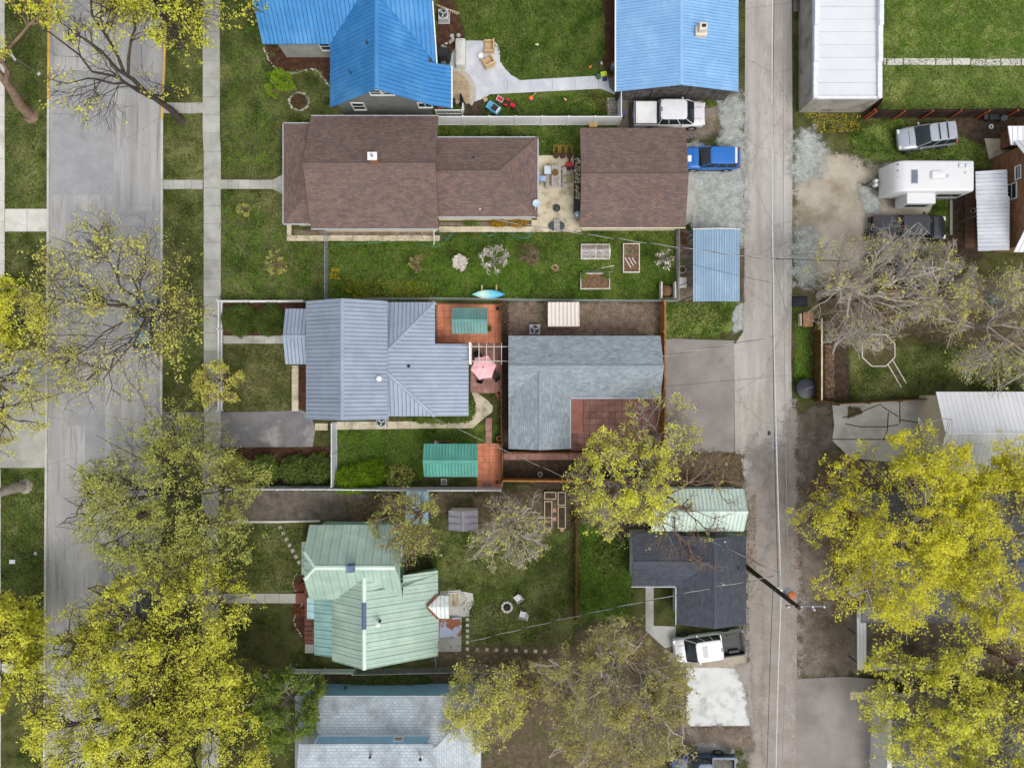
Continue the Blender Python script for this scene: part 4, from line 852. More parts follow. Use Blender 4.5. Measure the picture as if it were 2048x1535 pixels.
# ---------------- pale blue house at the bottom
h = thing('house', 'pale blue house with white-grey shingle roof at the bottom edge', 'house', base(770,1440))
ro = roofnode(h); e = 3.0; t_ = 4.9
n0, n1 = W(590,1393,e), W(962,1393,e); s0, s1 = W(590,1640,e), W(962,1640,e); hyp = 2.9
r0, r1 = Vector((n0.x+hyp+.2, n0.y-2.9, t_)), Vector((n1.x-hyp-.3, n0.y-2.9, t_)); r2, r3 = Vector((r0.x, s0.y+2.9, t_)), Vector((r1.x, s0.y+2.9, t_))
shroof(ro, [n0,n1,r1,r0], palesh); shroof(ro, [n0,r0,r2,s0], palesh); shroof(ro, [n1,s1,r3,r1], palesh); shroof(ro, [r0,r1,r3,r2], palesh)
capline(ro, r0, r1, CAPM['pale_shingle'], .15, .03); capline(ro, r0, n0, CAPM['pale_shingle'], .13, .03, 'hip_cap'); capline(ro, r1, n1, CAPM['pale_shingle'], .13, .03, 'hip_cap')
gutter(ro, n0+Vector((0,.04,-.07)), n1+Vector((0,.04,-.07)))
b = MB(); b.prism([(n0.x+.4,n0.y-.25),(n1.x-.4,n0.y-.25),(n1.x-.4,s0.y),(n0.x+.4,s0.y)], 0, 3.1); b.build('wall', bluewall, h, True)
u0, u1 = W(632,1476,5.2), W(858,1476,5.2); uy = -25.92; b = MB(); b.prism([(u0.x,uy),(u1.x,uy),(u1.x,s0.y+2),(u0.x,s0.y+2)], 3.2, 5.5); b.build('upper_wall', bluewall, h, True)
b = MB(); b.box(u0.x-.06,uy-.05,4.3,u0.x+.05,uy+.04,5.5); b.box(u1.x-.05,uy-.05,4.3,u1.x+.06,uy+.04,5.5); b.box(u0.x+.06,uy+.0,4.4,u1.x-.06,uy+.05,4.52); b.build('corner_trim', white, h, True)
window(h, (W(797,1481,5.0).x, uy, 5.0), 'x', .55, .45, 1)
uz = 5.62; un0, un1 = W(598,1489,uz), W(867,1487,uz); un0.y = un1.y = uy-.02; uh = 6.9; ur = un1.y-3.6
shroof(ro, [un0,un1,(un1.x,ur,uh),(un0.x,ur,uh)], palesh); shroof(ro, [(un0.x,ur,uh),(un1.x,ur,uh),(un1.x,ur-3.6,uz),(un0.x,ur-3.6,uz)], palesh)
pipe_vent(ro, 740, 1513, 6.3, 6.05, .06, .25, steel, black); pipe_vent(ro, 841, 1516, 6.3, 6.1, .07, .3, whitev, black)
pipe_vent(h, 685, 1385, 2.2, 1.2, .06, .3, rustm)
# ---------------- charcoal garage
h = thing('garage', 'charcoal shingle L-shaped garage beside the power pole', 'garage', base(1390,1130))
d = gable(h, 1353, 1492, 1070, 1248, 2.6, 3.6, 'y', ('sh', darksh), M('pale_green_siding', C(190,206,198), C(174,192,184), 1, 18, .06, .7), .3)
ro = d['roof']; wl, wt_, wb = W(1263,0,2.6).x, W(0,1064,2.6).y, W(0,1172,2.6).y; wm_ = (wt_+wb)/2; xm = d['A'][0]; wh = 3.5
xv = d['x0'] + (wh-2.6)/1.0*(xm-d['x0'])
shroof(ro, [(wl,wt_,2.6),(d['x0']+.02,wt_,2.6),(xv,wm_,wh),(wl,wm_,wh)], darksh); shroof(ro, [(wl,wb,2.6),(wl,wm_,wh),(xv,wm_,wh),(d['x0']+.02,wb,2.6)], darksh)
capline(ro, (wl,wm_,wh), (xv,wm_,wh), CAPM['charcoal_shingle'], .14, .03)
b = MB(); X0, X1 = wl+.25, d['x0']+.5; b.prism([(X0,wb+.3),(X1,wb+.3),(X1,wt_-.3),(X0,wt_-.3)], 0, 2.65); b.add([(X0,wb+.3,2.65),(X0,wt_-.3,2.65),(X0,wm_,wh-.12),(X0+.2,wb+.3,2.65),(X0+.2,wt_-.3,2.65),(X0+.2,wm_,wh-.12)],[(0,2,1),(3,4,5),(0,3,5,2),(1,2,5,4)]); b.build('wall', _mc['pale_green_siding'], h, True)
gutter(ro, (wl,wb-.04,2.54), (d['x0'],wb-.04,2.54)); gutter(ro, (d['x0']-.04,W(0,1248,2.6).y,2.54), (d['x0']-.04,wb,2.54))
window(h, (X0, W(0,1122,1.5).y, 1.7), 'y', .7, 1.0, -1)
pipe_vent(ro, 1478, 1136, 3.0, 2.75, .05, .4, darksteel); p = W(1443,1165,3.7); b = MB(); b.cyl((p.x,p.y,3.3),(p.x,p.y,4.2),.035,n=8); b.cyl((p.x,p.y,4.2),(p.x,p.y,4.32),.09,.04,n=8); b.build('service_mast', white, ro, True)
pipe_vent(ro, 1449, 1082, 3.4, 3.1, .05, .5, whitev)
# rust-stained valley
# ---------------- light mint shed
h = thing('shed', 'long shed with pale mint metal roof between the bare tree and charcoal garage', 'shed', base(1390,1020))
d = gable(h, 1302, 1488, 977, 1062, 2.5, 3.45, 'x', ('rib', palemint, .3), M('pale_green_siding', C(190,206,198)), .2)
# ---------------- white flat-roof building
h = thing('outbuilding', 'tall grey block building with stepped parapet and white flat roof', 'building', base(1690,90))
hh = 2.95; x0, x1 = W(1597,0,0).x, W(1764,0,2.95).x; y0 = W(0,225).y; y1 = y0+14
blockw = M('grey_block_wall', C(168,164,156), C(146,142,134), .8, 24, .12, .9, .15, c3=C(120,116,108), s3=1.0)
b = MB(); b.prism([(x0,y0),(x1,y0),(x1,y1),(x0,y1)], 0, hh-.25); b.build('wall', blockw, h, True)
membrane = M('white_membrane', (.64,.65,.68,1), (.6,.61,.64,1), .6, 16, .03, .6, .3, bump=.1, objvar=.015)
xa, xb_ = x0+.25, x1-.25; n_ = 14
ro = roofnode(h)
for i in range(n_):                       # membrane sheets with lapped seams
    ya, yb = y0+.25+(y1-y0-.5)*i/n_, y0+.25+(y1-y0-.5)*(i+1)/n_
    b = MB(); b.box(xa, ya+.01, hh-.35, xb_, yb-.01, hh-.2+(.012 if i % 2 else 0)); b.build('roof_sheet', membrane, ro, True)
capw = plain('white_coping', 226, 230, 238, .4, .04)
for (xx, sgn) in ((x0, 1), (x1, -1)):
    for k, (ya, yb) in enumerate(((y0, y0+2.7), (y0+2.71, y0+5.4), (y0+5.41, y0+10))):
        z_ = hh + .12*k; b = MB(); b.box(min(xx-.03*sgn, xx+.3*sgn), ya, hh-.25, max(xx-.03*sgn, xx+.3*sgn), yb, z_); b.build('parapet', capw, h, True)
b = MB(); b.box(x0+.31, y0-.02, hh-.3, x1-.31, y0+.2, hh-.12); b.build('parapet', capw, h, True)
# ---------------- white-roofed garage on the right
h = thing('garage', 'white metal roofed garage with pale door facing the cracked driveway', 'garage', base(1950,850))
e, t_ = 2.7, 3.9; A = W(1872,783,e); Bq = W(1886,0,t_); y1 = A.y; y0 = W(0,946,e).y; ym = (y0+y1)/2; xa = A.x; xb_ = xa+10
wmr = M('white_metal_roof', (.74,.75,.78,1), (.71,.72,.75,1), .6, 14, .03, .4, .4, bump=.05, objvar=.03)
ro = roofnode(h); ribbed(ro, [(xa,y1,e),(xb_,y1,e),(xb_,ym,t_),(xa,ym,t_)], 'y', .36, wmr, .06, .025, .03, gap=.004); ribbed(ro, [(xa,y0,e),(xa,ym,t_),(xb_,ym,t_),(xb_,y0,e)], 'y', .36, wmr, .06, .025, .03, gap=.004); capline(ro, (xa,ym,t_),(xb_,ym,t_), wmr)
b = MB(); b.prism([(xa+.25,y0+.3),(xb_,y0+.3),(xb_,y1-.3),(xa+.25,y1-.3)], 0, 2.75); b.add([(xa+.25,y0+.3,2.75),(xa+.25,y1-.3,2.75),(xa+.25,ym,t_-.1),(xa+.5,y0+.3,2.75),(xa+.5,y1-.3,2.75),(xa+.5,ym,t_-.1)],[(0,2,1),(3,4,5),(0,3,5,2),(1,2,5,4)]); b.build('wall', cream, h, True)
dd = M('pale_door', C(196,208,212), C(184,196,200), 1, 16, .05, .5)
for i in range(4): b = MB(); b.box(xa+.2, ym-2.2, .08+i*.52, xa+.27, ym+.9, .58+i*.52); b.build('door_section', dd, h, True)
# ---------------- brown shingle cottage on the right edge
h = thing('house', 'brown wood-shingled cottage with white roof planes at the right edge', 'house', base(2060,380))
bs = M('brown_shake_wall', C(150,112,82), C(116,84,62), 1.5, 14, .3, .85, .15, stretch=(1,1,3))
wx = W(1985,0,0).x; b = MB(); ya, yb = W(0,505,0).y, W(0,318,0).y
b.prism([(wx,ya),(wx+9,ya),(wx+9,yb),(wx,yb)], 0, 3.2)
b.add([(wx,yb,3.2),(wx,ya,3.2),(wx,(ya+yb)/2,6.2),(wx+9,yb,3.2),(wx+9,ya,3.2),(wx+9,(ya+yb)/2,6.2)],[(0,1,2),(5,4,3),(0,2,5,3),(1,4,5,2)]); b.build('wall', bs, h, True)
ro = roofnode(h); ymid = (ya+yb)/2; sl = 3.0/(yb-ymid); ox = wx-.35
ribbed(ro, [(ox,yb+.5,3.3-sl*.5),(ox+10,yb+.5,3.3-sl*.5),(ox+10,ymid,6.35),(ox,ymid,6.35)], 'y', .4, wmr, .07)
ribbed(ro, [(ox,ya-.5,3.3-sl*.5),(ox,ymid,6.35),(ox+10,ymid,6.35),(ox+10,ya-.5,3.3-sl*.5)], 'y', .4, wmr, .07)
q = [W(2016,252,2.9), W(2100,252,2.9), W(2100,290,2.9), W(2022,290,2.9)]; ribbed(ro, q, 'y', .4, wmr, .07, name='porch_roof_panel'); b = MB(); b.prism([tuple(W(*c_))[:2] for c_ in ((2000,268),(2080,268),(2080,300),(2000,300))], 0, 2.8); b.build('wall', bs, h, True)
window(h, (wx, W(0,344,3).y, 2.9), 'y', .9, .45, -1); window(h, (wx, W(0,382,2.4).y, 2.2), 'y', 1.1, 1.0, -1)
h = thing('carport', 'white corrugated awning roof on posts beside the brown cottage', 'awning', base(1965,420))
corr = M('white_corrugated', C(214,218,224), C(196,200,208), .7, 14, .06, .45, .4, .1, bump=.05, objvar=.05); ro = roofnode(h)
ribbed(ro, [W(1951,343,2.3),W(2014,339,2.7),W(2016,395,2.7),W(1952,398,2.3)], 'x', .3, corr, .04, .05, .09); ribbed(ro, [W(1953,398,2.25),W(2019,393,2.65),W(2019,500,2.65),W(1956,502,2.25)], 'x', .3, corr, .04, .05, .09)
for q in ((1955,350),(1956,430),(1958,495)): p = W(q[0],q[1],2.2); b = MB(); b.box(p.x+.02,p.y-.05,0,p.x+.12,p.y+.05,2.2); b.build('post', wood_grey, h, True)
# dark house under the yellow trees, and neighbours at the bottom right
CAPM['slate_shingle'] = M('slate_cap', C(100,108,122), C(88,96,110), 3, 20, .15, .9)
slatesh = shingle('slate_shingle', C(124,126,130), C(106,108,112), C(82,83,87), .36, .16, .2)
h = thing('house', 'brick house with blue-grey shingle roof under the big yellow tree', 'house', base(1830,1090))
d = gable(h, 1722, 2075, 985, 1245, 2.8, 4.3, 'x', ('sh', slatesh), M('red_brick_wall', C(128,72,52), C(100,56,42), 3, 20, .3, .9), .35); bar(d['roof'], (d['x0']-.02,d['y0'],2.72),(d['x0']-.02,d['y1'],2.72),.1,.05,white,'fascia')
q = [W(1698,1150,2.3), W(1722,1150,2.5), W(1722,1200,2.5), W(1698,1188,2.3)]; rr = d['roof']; ribbed(rr, q, 'y', .3, plain('grey_lattice',176,184,186,.5), .05, name='awning_panel')
h = thing('lean_to', 'narrow white corrugated roof in an L over posts under yellow leaves', 'lean-to', base(1722,1280))
ro = roofnode(h); ribbed(ro, [W(1714,1213,2.2),W(1732,1213,2.35),W(1733,1338,2.35),W(1715,1338,2.2)], 'y', .22, wmr, .05, .04); ribbed(ro, [W(1733,1327,2.3),W(1864,1326,2.3),W(1864,1339,2.15),W(1733,1339,2.15)], 'x', .22, corr, .05, .04)
for q in ((1722,1218),(1722,1275),(1724,1332),(1790,1333),(1858,1333)): p = W(q[0],q[1],2.1); b = MB(); b.box(p.x-.05,p.y-.05,0,p.x+.05,p.y+.05,2.15); b.build('post', wood_grey, h, True)
h = thing('garage', 'white stucco garage with slate roof in the lower right corner', 'garage', base(1850,1480))
d = gable(h, 1786, 2120, 1410, 1680, 2.7, 4.0, 'y', ('sh', slatesh), whitewall, .25); b = MB(); b.prism([(d['x0']-.55,d['y0']),(d['x0']+.25,d['y0']),(d['x0']+.25,d['y1']-.1),(d['x0']-.25,d['y1']+.1)], 0, 2.6); b.build('wall', whitewall, h, True)
# ---------------- carport, sheds, gazebos
h = thing('carport', 'blue-grey ribbed metal carport beside the alley', 'carport', base(1430,530))
ro = roofnode(h); L0, L1, L2, L3 = W(1386,459,2.2), W(1440,456,2.5), W(1479,458,2.2), W(1386,603,2.2); yb_ = W(0,603,2.2).y
ribbed(ro, [(L0.x,L0.y,2.25),(L1.x-.2,L0.y,2.5),(L1.x-.2,yb_,2.5),(L0.x,yb_,2.25)], 'y', .2, carportm, .04, .04, .05); ribbed(ro, [(L1.x-.2,L0.y,2.5),(L2.x,L0.y,2.25),(L2.x,yb_,2.25),(L1.x-.2,yb_,2.5)], 'y', .2, carportm, .04, .04, .05)
bar(ro, (L0.x,L0.y+.03,2.2),(L1.x-.2,L0.y+.03,2.48),.06,.1,white,'fascia'); bar(ro, (L1.x-.2,L0.y+.03,2.48),(L2.x,L0.y+.03,2.2),.06,.1,white,'fascia')
for i in range(5):
    y = L0.y-.3 + (yb_-L0.y+.6)*i/4
    for x in (L0.x+.25, L2.x-.25): b = MB(); b.cyl((x,y,0),(x,y,2.28),.035,n=8); b.build('post', black, h, True)
    b = MB(); b.tube([(L0.x+.25,y,1.9),(L0.x-.1,y+.1,2.0),(L0.x-.75,y-.15,1.2)],.03,6); b.build('brace', black, h, True)
def small_gable(name, label, cat, L_, R_, T, B, he, hr, axis, rm, sp, wallm, posts=True, ov=.12, th=.04):
    h = thing(name, label, cat, base((L_+R_)/2, (T+B)/2)); d = gable(h, L_, R_, T, B, he, hr, axis, ('rib', rm, sp), None if posts else wallm, ov, th=th)
    if posts:
        for x in (d['x0']+.15, d['x1']-.25):
            for y in (d['y0']+.15, d['y1']-.25): b = MB(); b.box(x, y, 0, x+.1, y+.1, he-.02 if axis != '' else he); b.build('post', wallm, h, True)
    return h, d
small_gable('gazebo', 'small teal metal gazebo roof on the orange tile patio', 'gazebo', 905, 975, 615, 667, 2.2, 2.75, 'x', tealroof, .25, wood_brown)
small_gable('gazebo', 'larger teal metal pavilion roof beside the white vinyl fence', 'gazebo', 848, 956, 887, 953, 2.3, 3.0, 'x', M('bright_teal_metal', C(96,168,152), C(82,150,136), .8, 14, .08, .45, .4, .1, bump=.06, objvar=.05), .24, white)
beige = M('beige_metal', C(226,218,208), C(212,204,194), .8, 14, .05, .5, .3, objvar=.03)
h = thing('shed', 'small beige metal shed by the chain-link fence', 'shed', base(1127,632)); ro = roofnode(h)
p0, p1 = W(1096,604,1.95), W(1159,650,2.15); ribbed(ro, [(p0.x,p0.y,1.95),(p1.x,p0.y,1.95),(p1.x,p1.y,2.15),(p0.x,p1.y,2.15)], 'y', .31, beige, .05)
b = MB(); b.box(p0.x+.05,p1.y-.02,0,p1.x-.05,p0.y-.08,1.88); b.build('wall', beige, h, True); bar(ro, (p0.x,p1.y-.05,2.08),(p1.x,p1.y-.05,2.08),.06,.16,beige,'fascia')
h, d = small_gable('shed', 'grey plastic garden shed near the bare budding tree', 'shed', 897, 956, 1020, 1060, 1.9, 2.35, 'y', plain('grey_plastic',142,140,146,.6), .5, plain('beige_plastic',206,200,186), False)
h = thing('lean_to', 'pale blue sheet roof beside the white vinyl fence', 'lean-to', base(835,1010)); ro = roofnode(h)
ribbed(ro, [W(812,982,2.2),W(858,982,2.2),W(856,1048,2.4),W(810,1048,2.4)], 'y', .45, M('pale_blue_sheet', C(160,192,212), C(144,178,198), .8, 12, .08, .45, .4, .1, objvar=.05), .04)
for q in ((814,986),(854,986),(814,1044),(852,1044)): p = W(q[0],q[1],2.1); b = MB(); b.box(p.x-.05,p.y-.05,0,p.x+.05,p.y+.05,2.2); b.build('post', wood_grey, h, True)
small_gable('shed', 'dark brown ribbed metal shed beside the pale concrete pad', 'shed', 1306, 1370, 1392, 1480, 2.0, 2.7, 'x', M('dark_brown_metal', C(88,78,76), C(74,66,66), .8, 14, .08, .45, .4, .1, objvar=.05), .25, plain('brown_wall',96,76,64), False)
# ------------------------------------------------------------------ vehicles (local frame: x forward, y left, z up)
def ring(x, w, zb, zt, n=20, p=.38):
    o = []
    for i in range(n):
        t = 2*math.pi*i/n; c_, s_ = math.cos(t), math.sin(t); y = w*math.copysign(abs(c_)**p, c_); z = (zb+zt)/2+(zt-zb)/2*math.copysign(abs(s_)**p, s_)
        o.append((x, y, z))
    return o
def wheels(t, xs, w, r=.36, wd=.23):
    for x in xs:
        for s in (-1, 1):
            y = s*(w-.09); b = MB(); b.cyl((x,y-wd/2,r),(x,y+wd/2,r),r,n=20); wh = b.build('wheel', rubber, t)
            b = MB(); yo = y+s*(wd/2+.004); b.cyl((x,yo-s*.02,r),(x,yo,r),r*.66,n=16)
            for k in range(5): a = k*1.2566; b.cbox(x+math.cos(a)*r*.33, yo+s*.008, r+math.sin(a)*r*.33, .07, .02, .07)
            b.build('rim', chrome, wh)
def body_loft(t, st, mat, name='body'):
    b = MB(); rs = [ring(*s) for s in st]; b.loft(rs); o = b.build(name, mat, t, smooth=True); return o
def cabin(t, xr0, xf0, w0, z0, xr1, xf1, w1, z1, mat, pillars=(.5,), rr=.25, roofz=.05):
    b = MB(); A = b.rrect(xr0, xf0, w0, z0, rr); Bm = b.rrect((xr0+xr1)/2-.02, (xf0+xf1)/2+.03, (w0+w1)/2+.01, (z0+z1)/2, rr); D = b.rrect(xr1, xf1, w1, z1, rr*.9)
    b.loft([A, Bm, D]); gl = b.build('windows', cglass, t, smooth=True)
    b = MB(); b.loft([b.rrect(xr1-.04, xf1+.03, w1+.02, z1-.01, rr), b.rrect(xr1-.02, xf1+.01, w1, z1+.025, rr), b.rrect(xr1+.12, xf1-.14, w1-.14, z1+roofz, rr)]); ro = b.build('roof', mat, t, smooth=True)
    for s in (-1, 1):                     # pillars between belt and roof
        for q0, q1 in [((xr0+.08, s*(w0-.02)), (xr1+.02, s*(w1+.0))), ((xf0-.12, s*(w0-.06)), (xf1-.02, s*(w1-.0)))] + [((xr0+(xf0-xr0)*k, s*(w0+.005)), (xr1+(xf1-xr1)*k, s*(w1+.012))) for k in pillars]:
            b = MB(); b.tube([(q0[0],q0[1],z0+.01),((q0[0]+q1[0])/2,(q0[1]+q1[1])/2+s*.015,(z0+z1)/2),(q1[0],q1[1],z1)], .032, 6); b.build('pillar', mat, t)
    return ro
def lamps(t, L, w, z, zr=None):
    for s in (-1, 1):
        b = MB(); b.bbox(L/2-.09, s*(w-.22), z, .2, .32, .14, .03); b.build('headlight', lampclear, t)
        b = MB(); b.bbox(-L/2+.05, s*(w-.12), zr or z+.12, .12, .2, .26, .02); b.build('tail_light', lampred, t)
        b = MB(); b.bbox(L*.17, s*(w+.13), z+.38, .14, .2, .15, .04); b.build('mirror', black if s > 5 else t_mirror[0], t)
t_mirror = [black]
def plate(t, L, z=.55): b = MB(); b.cbox(-L/2-.012, 0, z, .02, .34, .17); b.build('number_plate', white, t)
def heading(deg): return R(deg)
def suv(label, px, py, rz, colr, L=4.6, w=.92, H=1.66, hood=.98, name='parked_car', cat='car', rails=True):
    t = thing(name, label, cat, base(px, py), rz); t_mirror[0] = colr
    body_loft(t, [(-L/2, w*.7, .45, .95), (-L/2+.04, w*.84, .38, .98), (-L/2+.15, w*.94, .34, 1.0), (-L/2+.4, w*.99, .25, hood+.06), (-L*.2, w, .22, hood+.07), (L*.1, w, .22, hood+.05), (L*.22, w, .24, hood+.02), (L/2-.7, w*.98, .26, hood-.04), (L/2-.4, w*.95, .28, hood-.1), (L/2-.2, w*.88, .3, hood-.17), (L/2-.08, w*.77, .34, .76), (L/2-.02, w*.64, .4, .7), (L/2, w*.5, .45, .64)], colr)
    ro = cabin(t, -L/2+.14, L*.235, w*.93, hood, -L/2+.5, L*.045, w*.74, H-.06, colr, (.33, .62))
    b = MB(); b.cbox(L*.33, 0, hood-.015, .02, w*1.2, .02); b.build('hood_seam', black, t)
    if rails:
        for x in (-L*.24, -L*.1): b = MB(); b.bbox(x, 0, H+.05, .07, w*1.36, .035, .01); b.build('roof_bar', black, t)
    wheels(t, (-L*.29, L*.3), w); lamps(t, L, w*.93, .72); plate(t, L)
    for s in (-1, 1): b = MB(); b.box(-L*.4, s*w*.985-.015, .24, L*.36, s*w*.985+.015, .36); b.build('sill_trim', black, t)
    b = MB(); b.cbox(L/2-.03, 0, .45, .06, w*1.1, .16); b.build('grille', black, t)
    return t, ro
def pickup(label, px, py, rz, colr, L=5.6, w=.98, H=1.85, cab=2.2, bed='open', hood=1.08, bedcol=None, sunroof=False):
    t = thing('pickup_truck', label, 'truck', base(px, py), rz); t_mirror[0] = colr
    xb = -L/2+1.85                        # bed/cab split
    body_loft(t, [(xb, w*.97, .35, hood+.04), (xb+.1, w, .3, hood+.05), (L*.1, w, .28, hood+.06), (L*.24, w, .3, hood+.04), (L/2-.7, w*.99, .3, hood), (L/2-.35, w*.96, .32, hood-.04), (L/2-.15, w*.89, .34, hood-.12), (L/2-.05, w*.8, .4, .92), (L/2, w*.66, .45, .82)], colr)
    b = MB()
    b.box(-L/2+.02, -w*.97, .62, xb-.02, w*.97, .7)
    wr = .14 if bed != 'open' else .07
    for s in (-1, 1): b.cbox((-L/2+xb)/2, s*(w*.97-wr/2), .82, xb+L/2-.06, wr, .58)
    b.box(-L/2+.0, -w*.95, .5, -L/2+.09, w*.95, 1.1); b.box(xb-.1, -w*.95, .5, xb-.03, w*.95, 1.12)
    b.build('cargo_bed', colr, t)
    b = MB(); b.box(-L/2+.1, -w*.97+wr+.01, .7, xb-.11, w*.97-wr-.01, .73)
    for s in (-1, 1): b.cbox((-L/2+xb)/2, s*(w*.97-wr-.017), .9, xb+L/2-.25, .03, .4)
    b.cbox((-L/2+xb)/2-.05, w*.66, .84, .8, .2, .24); b.cbox((-L/2+xb)/2-.05, -w*.66, .84, .8, .2, .24); b.build('bed_liner', black if bed != 'wood' else wood_grey, t)
    if bed == 'open':
        for s in (-1, 1): b = MB(); b.cbox((-L/2+xb)/2, s*(w*.97-.055), 1.125, xb+L/2-.1, .1, .03); b.build('bed_rail_cap', black, t)
        b = MB(); b.cbox(-L/2+.05, 0, 1.115, .08, w*1.7, .03); b.build('tailgate_cap', black, t)
    if bed == 'cover':
        b = MB(); b.bbox((-L/2+xb)/2, 0, 1.15, xb+L/2-.06, w*1.88, .04, .01); cv = b.build('bed_rim', darksteel, t)
        for i in range(12): b = MB(); b.bbox((-L/2+xb)/2, -w*.8+i*w*1.6/11, 1.18, xb+L/2-.22, w*1.6/11-.008, .035, .008); b.build('cover_slat', bedcol, cv)
    if bed == 'soft':
        b = MB(); b.loft([b.rrect(-L/2+.03, xb-.05, w*.93, 1.08, .1), b.rrect(-L/2+.05, xb-.07, w*.9, 1.15, .1), b.rrect(-L/2+.4, xb-.4, w*.6, 1.17, .1)]); b.build('bed_cover', bedcol, t, smooth=True)
    ro = cabin(t, xb-.02, xb+cab+.65, w*.94, hood+.02, xb+.12, xb+cab-.1, w*.78, H-.04, colr, (.3, .62) if cab > 1.8 else (.5,))
    if sunroof: b = MB(); b.bbox(xb+cab-.75, 0, H+.015, .42, w*.9, .02, .005); b.build('sunroof', pane, ro)
    b = MB(); b.bbox(xb+.16, 0, H+.0, .08, .34, .04, .01); b.build('brake_light', lampred if colr != white_car else darksteel, ro)
    for s in (-1, 1): b = MB(); b.cbox(L*.36, s*w*.45, hood+.01, 1.0, .02, .012); b.build('hood_seam', darksteel, t)
    wheels(t, (-L*.27, L*.33), w, .4, .26); lamps(t, L, w*.95, .86, .95); plate(t, L, .6)
    b = MB(); b.bbox(-L/2-.08, 0, .52, .18, w*1.86, .2, .04); b.build('rear_bumper', darksteel, t); b = MB(); b.loft([b.rrect(L/2-.6, L/2+.03, w*.95, .4, .34), b.rrect(L/2-.6, L/2+.03, w*.95, .6, .34)]); b.build('front_bumper', colr, t, smooth=True)
    return t, ro
white_car = paint('white_car_paint', (.68,.68,.69,1), .28); blue_car = paint('blue_car_paint', C(24,104,186), .26); silver_car = paint('silver_car_paint', C(168,174,182), .3, metal=.3)
black_car = paint('black_car_paint', C(42,44,50), .25); bluegrey_car = paint('blue_grey_car_paint', C(120,136,150), .3); dark_car = paint('dark_slate_car_paint', C(46,54,60), .25); navy_car = paint('old_navy_paint', C(48,74,108), .45, .2)
pickup('white crew-cab pickup with white slatted bed cover by the board garage', 1334, 236, 0, white_car, L=5.6, bed='cover', bedcol=white)
t, ro = suv('bright blue hatchback wagon parked nose-in at the brown garage', 1417, 322, R(180), blue_car, L=4.5, w=.88, H=1.5, rails=False)
b = MB(); b.bbox(-1.75, 0, 1.5, .18, 1.25, .03, .01); b.build('roof_spoiler', lampclear, ro); b = MB(); b.bbox(1.75, .1, .96, .3, .5, .015, .004); b.build('hood_sticker', white, t)
suv('silver crossover with roof bars parked on grass below the wooden fence', 1843, 279, R(187), silver_car, L=4.6)
pickup('black crew-cab pickup with soft bed cover below the travel trailer', 1806, 460, R(0), black_car, L=5.7, bed='soft', bedcol=plain('dark_tarp',66,68,74,.8))
pickup('white pickup with sunroof and open black bed by the charcoal garage', 1412, 1284, R(188), white_car, L=5.5, bed='open', sunroof=True)
pickup('old navy pickup with wooden bed boards at the bottom edge', 1400, 1522, R(180), navy_car, L=5.0, w=.92, cab=1.3, bed='wood', H=1.75)
suv('blue-grey car parked at the kerb under the sparse yellow tree', 300, 645, R(90), bluegrey_car, L=4.5, H=1.5, rails=False)
suv('dark slate car parked at the kerb under the dense yellow tree', 302, 1380, R(90), dark_car, L=4.5, H=1.5, rails=False)
suv('dark teal car at the kerb north of the dark slate car', 305, 1240, R(90), paint('dark_teal_car_paint', C(40,58,60), .25), L=4.5, H=1.5, rails=False)
suv('dark sedan half hidden under the bare tree by the dirt lot', 1838, 545, R(0), paint('charcoal_car_paint', C(58,66,74), .25), L=4.6, H=1.46, rails=False)
# travel trailer
rvw = paint('trailer_white', (.68,.68,.69,1), .35, .3, .02)
t = thing('travel_trailer', 'white travel trailer with solar panel, slide-out and hitch at the dirt lot', 'trailer', base(1826,372), R(180))
Lt, wt2, zt = 6.0, 1.2, 2.85
b = MB(); rs = []
for x, hw, zb, z in ((-Lt/2, wt2*.98, .5, zt), (Lt/2-.9, wt2, .5, zt), (Lt/2-.45, wt2, .5, zt-.12), (Lt/2-.15, wt2*.98, .5, zt-.5), (Lt/2, wt2*.96, .55, zt-1.2), (Lt/2+.05, wt2*.95, .6, .8)): rs.append(ring(x, hw, zb, z, 24, .14))
b.loft(rs); b.build('body', rvw, t, smooth=True)
b = MB(); b.bbox(Lt/2-1.5, .1, zt+.03, .5, 1.05, .04, .01); sp = b.build('solar_panel', plain('panel_frame',190,194,200,.4), t)
for i in range(4):
    for j in range(6): b = MB(); b.bbox(Lt/2-1.67+i*.115, -.33+j*.165, zt+.055, .105, .15, .012, .002); b.build('solar_cell', plain('solar_cell',108,118,134,.25), sp)
b = MB(); b.loft([b.rrect(-.65, .35, .32, zt, .1), b.rrect(-.6, .25, .28, zt+.2, .1), b.rrect(-.5, .1, .2, zt+.24, .1)]); b.build('air_conditioner', plain('ac_white',226,226,226), t, smooth=True)
for x, y, s in ((-1.05, .05, .2), (-2.0, -.75, .32), (-2.5, -.75, .3), (-2.4,-.2,.16)): b = MB(); b.bbox(x, y, zt+.05, s, s, .1, .03); b.build('roof_vent', plain('vent_white',214,218,220), t)
b = MB(); b.bbox(.65, 1.2+.38, 1.45, 2.2, .8, 1.7, .03); b.build('slide_out', rvw, t); b = MB(); b.cbox(.65, 1.2+.38+.41, 1.6, 1.7, .02, .6); b.build('window', cglass, t)
for s in (-1, 1): b = MB(); b.box(-Lt/2+.3, s*1.2-.012, 1.35, -.9, s*1.2+.012, 1.95); b.build('window', cglass, t); b = MB(); b.box(-Lt/2, s*1.2-.016, .7, Lt/2-.3, s*1.2+.016, .85); b.build('stripe', plain('stripe_grey',110,114,120), t)
b = MB()
for s in (-1, 1): b.tube([(Lt/2-.2, s*.6, .55), (Lt/2+1.1, 0, .5)], .05, 6)
b.cbox(Lt/2+1.2, 0, .5, .3, .12, .12); b.cyl((Lt/2+.95,0,.1),(Lt/2+.95,0,.9),.045,n=8); b.build('hitch', darksteel, t)
